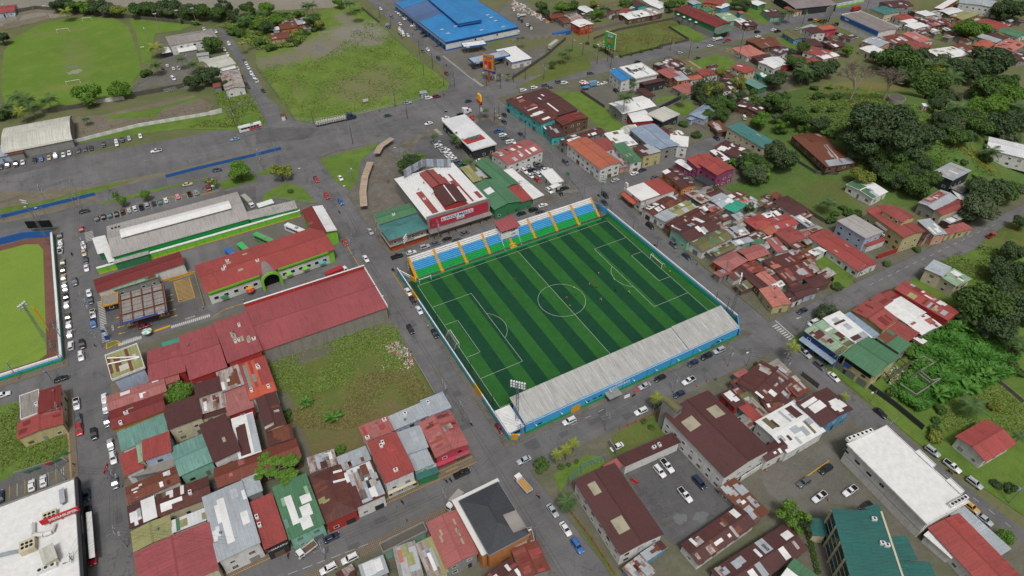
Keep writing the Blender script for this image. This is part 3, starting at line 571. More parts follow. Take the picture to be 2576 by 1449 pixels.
ob('wall', MB().box(-3, -4.6, 0, 2.1, 4.6, 3.4).mesh('wall'), 'sky_blue', cb); ob('roof', MB().box(-3.2, -4.8, 3.4, 2.2, 4.9, 3.6).mesh('roof'), 'white', cb); ob('window', MB().box(-2.2, -4.66, 1.5, 1.2, -4.6, 2.6).mesh('window'), 'glass', cb)
def floodlight(x, y, h, label, rows=3, cols=6, face=(0, 1), z=.13, lean=0):
 g = empty('floodlight_tower', (x, y, z), math.atan2(face[1], face[0]) - math.pi / 2, label=label, cat='floodlight', group='floodlight towers of the stadiums')
 m = MB()
 for sx, sy in ((-1, -1), (1, -1), (1, 1), (-1, 1)): m.bar((sx * .45, sy * .45, 0), (sx * .22, sy * .22, h), .06, n=4)
 for k in range(14):
  za, zb = h * k / 14, h * (k + 1) / 14; wa, wb = .45 - .23 * k / 14, .45 - .23 * (k + 1) / 14; s = 1 if k % 2 else -1
  for a, b in (((-wa * s, -wa), (wb * s, -wb)), ((-wa * s, wa), (wb * s, wb)), ((-wa, -wa * s), (-wb, wb * s)), ((wa, -wa * s), (wb, wb * s))): m.bar((*a, za), (*b, zb), .03, n=4)
 ob('lattice_mast', m.mesh('lattice_mast'), 'steel', g)
 m = MB()
 for r in range(rows): m.box(-cols * .42, .1, h - r * 1.1 - .08, cols * .42, .25, h - r * 1.1 + .04)
 for sx in (-1, 1): m.box(sx * cols * .38 - .05, .05, h - rows * 1.1 + .5, sx * cols * .38 + .05, .15, h + .3)
 ob('lamp_frame', m.mesh('lamp_frame'), 'steel', g)
 lm = MB().bar((0, .2, .25), (0, .5, .15), .26, .36, 8).mesh('lamp')
 for r in range(rows):
  for c in range(cols): ob('lamp', lm, 'lamp', g, loc=((c - (cols - 1) / 2) * .82, 0, h - r * 1.1))
 return g
floodlight(-44.1, -43.6, 21, 'lattice floodlight tower at the near corner of the covered stand', face=(1, 1)); floodlight(-46, 41, 20, 'lattice floodlight tower at the left end of the bleachers', 3, 4, (1, -1))
floodlight(45.4, 40.4, 20, 'lattice floodlight tower at the far right end of the bleachers', 4, 4, (-1, -1)); floodlight(49.5, -38.8, 21, 'lattice floodlight tower at the right end of the covered stand', 4, 3, (-1, 1))
# ball nets on poles behind the goals
for lab, x, ys in (('dark net poles behind the near left goal', -46.8, (-32, -16, 0, 12)), ('tall dark net poles at the far right wall', 50.0, (-36, -30, 6, 22))):
 nt_ = empty('ball_net', (x, ys[0], .15), label=lab, cat='net')
 for y in ys: ob('net_pole', MB().bar((0, y - ys[0], 0), (0, y - ys[0], 6), .08).mesh('net_pole'), 'black', nt_)
 for y0_, y1_ in zip(ys, ys[1:]): ob('net_panel', MB().quad((0, y0_ - ys[0], 0), (0, y1_ - ys[0], 0), (0, y1_ - ys[0], 2.2), (0, y0_ - ys[0], 2.2)).mesh('net_panel'), 'chain_link', nt_)
# baseball ground at the left
bb = empty('ball_field', (0, 0, 0), kind='structure')
ob('clay_track', MB().prism(rect(-330, 59, -170.6, 142.5), .1, .17).mesh('clay_track'), 'ball_dirt', bb); ob('outfield_turf', MB().prism([(-330, 61.4), (-176, 61.6), (-173.6, 63.5), (-173.4, 131), (-175, 136), (-180, 138.6), (-330, 137)], .1, .19).mesh('outfield_turf'), 'ball_grass', bb)
band_wall('striped wall of the baseball field along the parked cars', (-169.3, 139), (-168.6, 57.6), ((0, .9, 'pitch_green_paint'), (.9, 1.7, 'sky_blue'), (1.7, 2.4, 'white')), .8)
band_wall('striped wall of the baseball field along the patterned footpath', (-168.6, 57.6), (-330, 57.6), ((0, .9, 'pitch_green_paint'), (.9, 1.7, 'sky_blue'), (1.7, 2.4, 'white')), .8)
band_wall('deep blue outfield wall of the baseball field', (-169.3, 139), (-180, 143.5), ((0, 3.2, 'royal_blue'),)); band_wall('long deep blue outfield wall running off the left edge', (-180, 143.5), (-330, 141), ((0, 3.2, 'royal_blue'),))
sb_ = empty('scoreboard', (-173, 144.6, .13), -.4, label='dark scoreboard standing behind the blue outfield wall', cat='scoreboard')
ob('panel', MB().box(-5, -.2, 2.6, 5, .2, 6).mesh('panel'), 'black', sb_); [ob('post', MB().bar((x, .1, 0), (x, .1, 3), .1).mesh('post'), 'steel_dark', sb_) for x in (-4, 4)]
floodlight(-171.6, 64.5, 22, 'tall floodlight mast inside the near corner of the baseball field', 2, 4, (-1, 1)); floodlight(-171, 134, 22, 'tall floodlight mast inside the far corner of the baseball field', 2, 4, (-1, -1))
fp = empty('foul_pole', (-172.5, 76, .17), label='yellow foul pole beside the baseball warning track', cat='pole'); ob('pole', MB().bar((0, 0, 0), (0, 0, 12), .15).mesh('pole'), 'yellow', fp); ob('screen', MB().box(-.6, -.04, 5, -.15, .04, 12).mesh('screen'), 'yellow', fp)
# ---------------------------------------------------------------- buildings
def wmesh():
 m = MB(); t = .1
 m.box(-.5, -.03, 0, .5, .07, t); m.box(-.5, -.03, 1 - t, .5, .07, 1); m.box(-.5, -.03, t, -.5 + t, .07, 1 - t); m.box(.5 - t, -.03, t, .5, .07, 1 - t)
 return m.mesh('window')
WIN = wmesh(); PANE = MB().box(-.42, 0, .08, .42, .04, .92).mesh('pane'); DOOR = MB().box(-.5, -.05, 0, .5, .06, 1).mesh('door')
ACM = MB().box(-.5, -.35, 0, .5, .35, .7).mesh('air_conditioner'); FANM = MB().bar((0, 0, .7), (0, 0, .74), .26, n=12).mesh('fan')
VENT = MB().bar((0, 0, 0), (0, 0, .6), .2, n=8).bar((0, 0, .6), (0, 0, .95), .38, .3, 10).mesh('roof_vent')
SHM = MB().box(-.5, -.5, -.02, .5, .5, .035).mesh('roof_sheet')
def _sh_uv():
 u = SHM.uv_layers.new(name='UVMap')
 for l in SHM.loops: v = SHM.vertices[l.vertex_index].co; u.data[l.index].uv = (v.x * .9 + .5, v.y * 2.5)
_sh_uv()
def roof_faces(kind, w, d, h, rise):
 """top faces as lists of corners; first edge is the upper one, running along u"""
 a, b = w / 2, d / 2; k = kind[0]; q = kind[1:] or '0'
 if k == 's':
  z = {'0': (h + rise, h + rise, h, h), '2': (h, h, h + rise, h + rise), '1': (h, h + rise, h + rise, h), '3': (h + rise, h, h, h + rise)}[q]
  A, B, C, D = (-a, b, z[0]), (a, b, z[1]), (a, -b, z[2]), (-a, -b, z[3])
  return {'0': [[A, B, C, D]], '2': [[C, D, A, B]], '1': [[B, C, D, A]], '3': [[D, A, B, C]]}[q]
 if k == 'f': return [[(-a, b, h), (a, b, h), (a, -b, h), (-a, -b, h)]]
 if k == 'g' and q == '0': return [[(a, 0, h + rise), (-a, 0, h + rise), (-a, b, h), (a, b, h)], [(-a, 0, h + rise), (a, 0, h + rise), (a, -b, h), (-a, -b, h)]]
 if k == 'g': return [[(0, -b, h + rise), (0, b, h + rise), (a, b, h), (a, -b, h)], [(0, b, h + rise), (0, -b, h + rise), (-a, -b, h), (-a, b, h)]]
 if k == 'h':
  if q == '0':
   r = max(.01, a - b); return [[(r, 0, h + rise), (-r, 0, h + rise), (-a, b, h), (a, b, h)], [(-r, 0, h + rise), (r, 0, h + rise), (a, -b, h), (-a, -b, h)], [(r, 0, h + rise), (a, b, h), (a, -b, h)], [(-r, 0, h + rise), (-a, -b, h), (-a, b, h)]]
  r = max(.01, b - a); return [[(0, -r, h + rise), (0, r, h + rise), (a, b, h), (a, -b, h)], [(0, r, h + rise), (0, -r, h + rise), (-a, -b, h), (-a, b, h)], [(0, r, h + rise), (-a, b, h), (a, b, h)], [(0, -r, h + rise), (a, -b, h), (-a, -b, h)]]
 if k == 'v':
  F = []; n = 12
  for i in range(n):
   t0, t1 = math.pi * i / n, math.pi * (i + 1) / n
   y0, z0 = b * math.cos(t0), h + rise * math.sin(t0); y1, z1 = b * math.cos(t1), h + rise * math.sin(t1)
   if z1 > z0: F.append([(a, y1, z1), (-a, y1, z1), (-a, y0, z0), (a, y0, z0)])
   else: F.append([(-a, y0, z0), (a, y0, z0), (a, y1, z1), (-a, y1, z1)])
  return F
def roof_mesh(faces, th=.14):
 V = []; F = []; UV = []
 E = {}
 for f in faces:
  for i in range(len(f)):
   p, q = tuple(round(x, 3) for x in f[i]), tuple(round(x, 3) for x in f[(i + 1) % len(f)]); E[(p, q)] = E.get((p, q), 0) + 1
 for f in faces:
  P = [Vector(p) for p in f]; nrm = (P[1] - P[0]).cross(P[2] - P[0])
  if nrm.z < 0: P = P[::-1]
  up = Vector(f[0]) ; e1 = (Vector(f[1]) - up)
  if len(f) == 3: e1 = Vector(f[2]) - Vector(f[1])
  e1.normalize(); nn = nrm.normalized(); e2 = nn.cross(e1)
  k = len(V); V += [tuple(p) for p in P]; F.append(list(range(k, k + len(P)))); UV.append([(p.dot(e1) + 50, p.dot(e2) + 50) for p in P])
  k = len(V); V += [(p.x, p.y, p.z - th) for p in P]; F.append(list(range(k, k + len(P)))[::-1]); UV.append([(0, 0)] * len(P))
 for (p, q) in E:
  if (q, p) in E: continue
  k = len(V); V += [p, q, (q[0], q[1], q[2] - th), (p[0], p[1], p[2] - th)]; F.append([k + 3, k + 2, k + 1, k]); UV.append([(.3, .3)] * 4)
 return me('roof', V, F, UV)
def wall_mesh(kind, w, d, h, rise):
 a, b = w / 2, d / 2; k = kind[0]; q = kind[1:] or '0'; m = MB(); C = [(-a, -b), (a, -b), (a, b), (-a, b)]
 def top(x, y):
  if k == 's': return h + rise * {'0': (y + b) / d, '2': (b - y) / d, '1': (x + a) / w, '3': (a - x) / w}[q]
  return h
 V = [(x, y, -.4) for x, y in C] + [(x, y, top(x, y)) for x, y in C]; F = [[0, 1, 5, 4], [1, 2, 6, 5], [2, 3, 7, 6], [3, 0, 4, 7], [4, 5, 6, 7]]
 if k == 'g':
  if q == '0': V += [(-a, 0, h + rise), (a, 0, h + rise)]; F += [[7, 4, 8], [5, 6, 9]]
  else: V += [(0, -b, h + rise), (0, b, h + rise)]; F += [[4, 5, 8], [6, 7, 9]]
 if k == 'v':
  for s in (-a, a):
   i0 = len(V); V += [(s, b * math.cos(math.pi * i / 12), h + rise * math.sin(math.pi * i / 12)) for i in range(13)]; F.append(list(range(i0, i0 + 13)))
 return me('wall', V, F)
def fit(P):
 """clockwise corner spots -> centre, angle, width, depth of the building"""
 A = sum((P[i].x * P[(i + 1) % 4].y - P[(i + 1) % 4].x * P[i].y) for i in range(4))
 if A > 0: P = [P[0], P[3], P[2], P[1]]
 c = (P[0] + P[1] + P[2] + P[3]) / 4; ex = (P[1] - P[0]) + (P[2] - P[3]); ey = (P[0] - P[3]) + (P[1] - P[2])
 w, d = ex.length / 2, ey.length / 2; ax = math.atan2(ex.y, ex.x); ay = math.atan2(ey.y, ey.x) - math.pi / 2
 da = (ay - ax + math.pi) % (2 * math.pi) - math.pi
 return c, ax + da * d / (w + d), w, d
RW = {'maroon': 'maroon', 'maroon_rust': 'rusty maroon', 'red': 'red', 'crimson': 'bright red', 'terracotta': 'terracotta red', 'orange': 'orange', 'red_faded': 'faded red', 'pink': 'pinkish', 'rust': 'rusty', 'white_rust': 'rust streaked white', 'green': 'green', 'sea_green': 'sea green', 'teal': 'teal',
      'deep_teal': 'deep teal', 'khaki': 'khaki', 'olive': 'mossy olive', 'slate': 'slate grey', 'blue': 'bright blue', 'dull_blue': 'dull blue', 'blue_grey': 'blue grey', 'pale_green': 'pale green', 'turquoise': 'turquoise', 'grey_dirty': 'dirty grey', 'mauve_grey': 'mauve grey', 'salmon': 'salmon', 'rust_red': 'rusty red', 'cream': 'cream', 'dark_red': 'dark red', 'orange_red': 'orange red', 'white': 'white', 'bright_white': 'bright white', 'silver': 'silver', 'market_white': 'streaked white', 'concrete': 'concrete', 'conc_dark': 'dark concrete'}
WW = {'w_white': 'white', 'w_cream': 'cream', 'w_grey': 'grey', 'w_yellow': 'yellow', 'w_pink': 'pink', 'w_orange': 'orange', 'w_blue': 'blue', 'w_lightblue': 'light blue', 'w_turq': 'turquoise', 'w_green': 'green', 'w_magenta': 'magenta', 'w_dark': 'dark', 'w_brown': 'brown', 'w_red': 'red', 'w_gold': 'gold', 'w_lime': 'lime', 'w_mint': 'mint', 'w_rose': 'rose', 'concrete': 'concrete', 'w_orange_red': 'orange red', 'conc_dark': 'dark'}
BLD = {}; RECTS = []
def building(name, quad, h, kind='g0', rise=.9, roof='maroon', wall='w_white', label=None, cat=None, win=1, mix=None, n=0, sheets=(), ac=0, sky=0, ov=.45, seed=None, key=None, parapet=0, vent=0, trim=None):
 if name in ('house', 'shed') and 3.9 <= h <= 5.0: h -= .7
 P = pts(quad, h) if isinstance(quad, str) else quad; c, rz, w, d = fit(P); RECTS.append((c.x, c.y, rz, w / 2, d / 2))
 if name in ('house', 'shed'): w *= 1.07; d *= 1.07
 if not n and not sheets and kind[0] in 'gsh': n, mix = 4, roof
 zb = terr(c.x, c.y); rnd = random.Random(int(c.x * 13 + c.y * 7) if seed is None else seed)
 e = empty(name, (c.x, c.y, zb), rz); props(e, cat=cat or {'house': 'house', 'shop': 'shop', 'shed': 'shed', 'warehouse': 'warehouse', 'hall': 'hall'}.get(name.split('_')[-1], 'building'))
 if label: e['label'] = label
 else:
  t = RW.get(roof, roof); wn = WW.get(wall, 'plain'); nm = name.replace('_', ' ')
  auto(e, f'{wn} walled {nm} with {t}{" patched" if n > 7 else ""} roof', c)
 e['group'] = 'town buildings'
 faces = roof_faces(kind, w, d, h, rise); wi, di = max(w - 2 * ov, 1), max(d - 2 * ov, 1)
 ob('wall', wall_mesh(kind, wi, di, h - .16 - (rise * ov / (d / 2) if 0 else 0), rise * min(wi / w, di / d) if kind[0] != 'v' else rise), wall, e)
 rf = ob('roof', roof_mesh(faces), roof, e)
 if trim:
  m = MB(); a, b = w / 2 + .02, d / 2 + .02
  z = h
  for (x0, y0, x1, y1) in ((-a, -b - .12, a, -b), (-a, b, a, b + .12), (-a - .12, -b, -a, b), (a, -b, a + .12, b)):
   if kind[0] in 'fh': m.box(x0, y0, z - .35, x1, y1, z + .12)
  if kind[0] in 'fh': ob('fascia', m.mesh('fascia'), trim, e)
 if parapet:
  a, b = w / 2, d / 2; m = MB(); m.box(-a - .1, -b - .1, h - .3, a + .1, -b + .12, h + parapet); m.box(-a - .1, b - .12, h - .3, a + .1, b + .1, h + parapet); m.box(-a - .1, -b + .12, h - .3, -a + .12, b - .12, h + parapet); m.box(a - .12, -b + .12, h - .3, a + .1, b - .12, h + parapet)
  ob('parapet', m.mesh('parapet'), trim or wall, e)
 def on_face(f, u0, v0, u1, v1, mt, nm='roof_sheet', lift=.0):
  A, B = Vector(f[0]), Vector(f[1]); C, D = (Vector(f[2]), Vector(f[3])) if len(f) > 3 else (Vector(f[2]), Vector(f[0]))
  um, vm = (u0 + u1) / 2, (v0 + v1) / 2
  T = A.lerp(B, um); Bt = D.lerp(C, um); o_ = T.lerp(Bt, vm); L = A.lerp(D, vm); R_ = B.lerp(C, vm)
  eu = (R_ - L); lu = eu.length; eu.normalize(); ev = (Bt - T); nn = eu.cross(ev).normalized()
  if nn.z < 0: nn = -nn
  ev2 = nn.cross(eu).normalized(); lv = ev.length
  M = Matrix((eu, ev2, nn)).transposed().to_4x4(); M.translation = o_ + nn * (.02 + lift)
  o2 = ob(nm, SHM, mt, rf, mw=M @ Matrix.Diagonal((lu * abs(u1 - u0), lv * abs(v1 - v0), 1, 1))); return o2
 for (fi, u0, v0, u1, v1, mt) in sheets: on_face(faces[fi], u0, v0, u1, v1, mt)
 if n:
  mx = [s.strip() for s in (mix or 'white,silver').split(',')]; q4 = [f for f in faces if len(f) == 4]
  for i in range(n):
   f = rnd.choice(q4); lu = (Vector(f[1]) - Vector(f[0])).length; lu = max(lu, (Vector(f[2]) - Vector(f[3])).length); lv = (Vector(f[3]) - Vector(f[0])).length
   su = rnd.choice((1, 1, 1, 2, 2, 3)) * .95 / lu; sv = rnd.uniform(.25, .8) if rnd.random() < .8 else .95
   sv = min(sv, max(.15, rnd.uniform(2, 5) / lv)) if rnd.random() < .75 else sv
   if su > .9: continue
   u0 = rnd.uniform(.02, .98 - su); u0 = round(u0 * lu / .95) * .95 / lu; u0 = min(max(u0, .01), .99 - su); v0 = rnd.uniform(.02, max(.03, .98 - sv)); sv = min(sv, .98 - v0)
   on_face(f, u0, v0, u0 + su, v0 + sv, rnd.choice(mx), lift=.008 * (i % 5))
 if kind[0] in 'gh' and rise > .45:
  q0 = kind[1] == '0'; L = (w if q0 else d) - (min(w, d) if kind[0] == 'h' else 0)
  if L > 1: ob('ridge_cap', UBOX, roof, e, loc=(0, 0, h + rise - .06), sc=(L, .5, .12) if q0 else (.5, L, .12))
 for i in range(sky): f = faces[i % len(faces)]; u = rnd.uniform(.15, .75); v = rnd.uniform(.25, .6); on_face(f, u, v, u + .9 / max(w, d) * 2, v + .12, 'skylight', 'skylight', .06)
 def topz(x, y):
  k, q = kind[0], kind[1:] or '0'; a, b = w / 2, d / 2
  if k == 's': return h + rise * {'0': (y + b) / d, '2': (b - y) / d, '1': (x + a) / w, '3': (a - x) / w}[q]
  if k in 'gh': return h + rise * (1 - (abs(y) / b if q == '0' else abs(x) / a))
  return h
 for i in range(ac):
  x, y = rnd.uniform(-.4, .4) * w, rnd.uniform(-.4, .4) * d; u = ob('air_conditioner', ACM, 'white', e, loc=(x, y, topz(x, y) - .05), rz=rnd.choice((0, 1.57)), sc=1.25); ob('fan', FANM, 'steel_dark', u)
 for i in range(vent): x, y = rnd.uniform(-.35, .35) * w, rnd.uniform(-.35, .35) * d; ob('roof_vent', VENT, 'steel', e, loc=(x, y, topz(x, y) - .1))
 if win:
  for fx, fy, L, off in ((0, -1, wi, di / 2), (-1, 0, di, wi / 2), (1, 0, di, wi / 2)):
   wx, wy = fx * math.cos(rz) - fy * math.sin(rz), fx * math.sin(rz) + fy * math.cos(rz)
   if wx * (CC.x - c.x) + wy * (CC.y - c.y) <= 0 or L < 3: continue
   k = max(1, min(8, int(L / 3.6))); R_ = max(1, int(h / 2.9))
   for r in range(R_):
    for i in range(k):
     t = (i + .5) / k * L - L / 2; zz = .95 + r * 2.8; ww, hh = (1.5, 1.15)
     ang = math.atan2(fy, fx) + math.pi / 2; x, y = fx * off, fy * off
     if fx == 0: x = t
     else: y = t
     if r == 0 and (i % 3 == 1 or k == 1) and win != 2:
      ob('door', DOOR, rnd.choice(('w_brown', 'steel', 'w_dark', 'w_grey')), e, loc=(x + fx * .03, y + fy * .03, 0), rz=ang, sc=(1.0 if win != 3 else 2.6, 1, 2.2)); continue
     if zz + hh > h - .25: continue
     o2 = ob('window', WIN, rnd.choice(('white', 'w_brown', 'w_white')), e, loc=(x, y, zz), rz=ang, sc=(ww, 1, hh)); ob('pane', PANE, 'glass', o2)
 if key: BLD[key] = (e, c, rz, w, d, h)
 return e
def front_sign(e, w_, d_, z, s, size, mat, back=None, bw=0, bh=0, off=.0, side='f', width=None):
 """a board with lettering on the front (f) or left (l) wall of a building"""
 x, y, nx, ny = (off, -d_ / 2 - .1, 0, -1) if side == 'f' else (-w_ / 2 - .1, off, -1, 0)
 if back: ob('sign_board', UBOX, back, e, mw=facing(x, y, z, nx, ny) @ Matrix.Translation((0, 0, -.02)) @ Matrix.Diagonal((bw, bh, .1, 1)))
 if s: letters(s, size, mat, e, facing(x + nx * .14, y + ny * .14, z, nx, ny), .02, width)
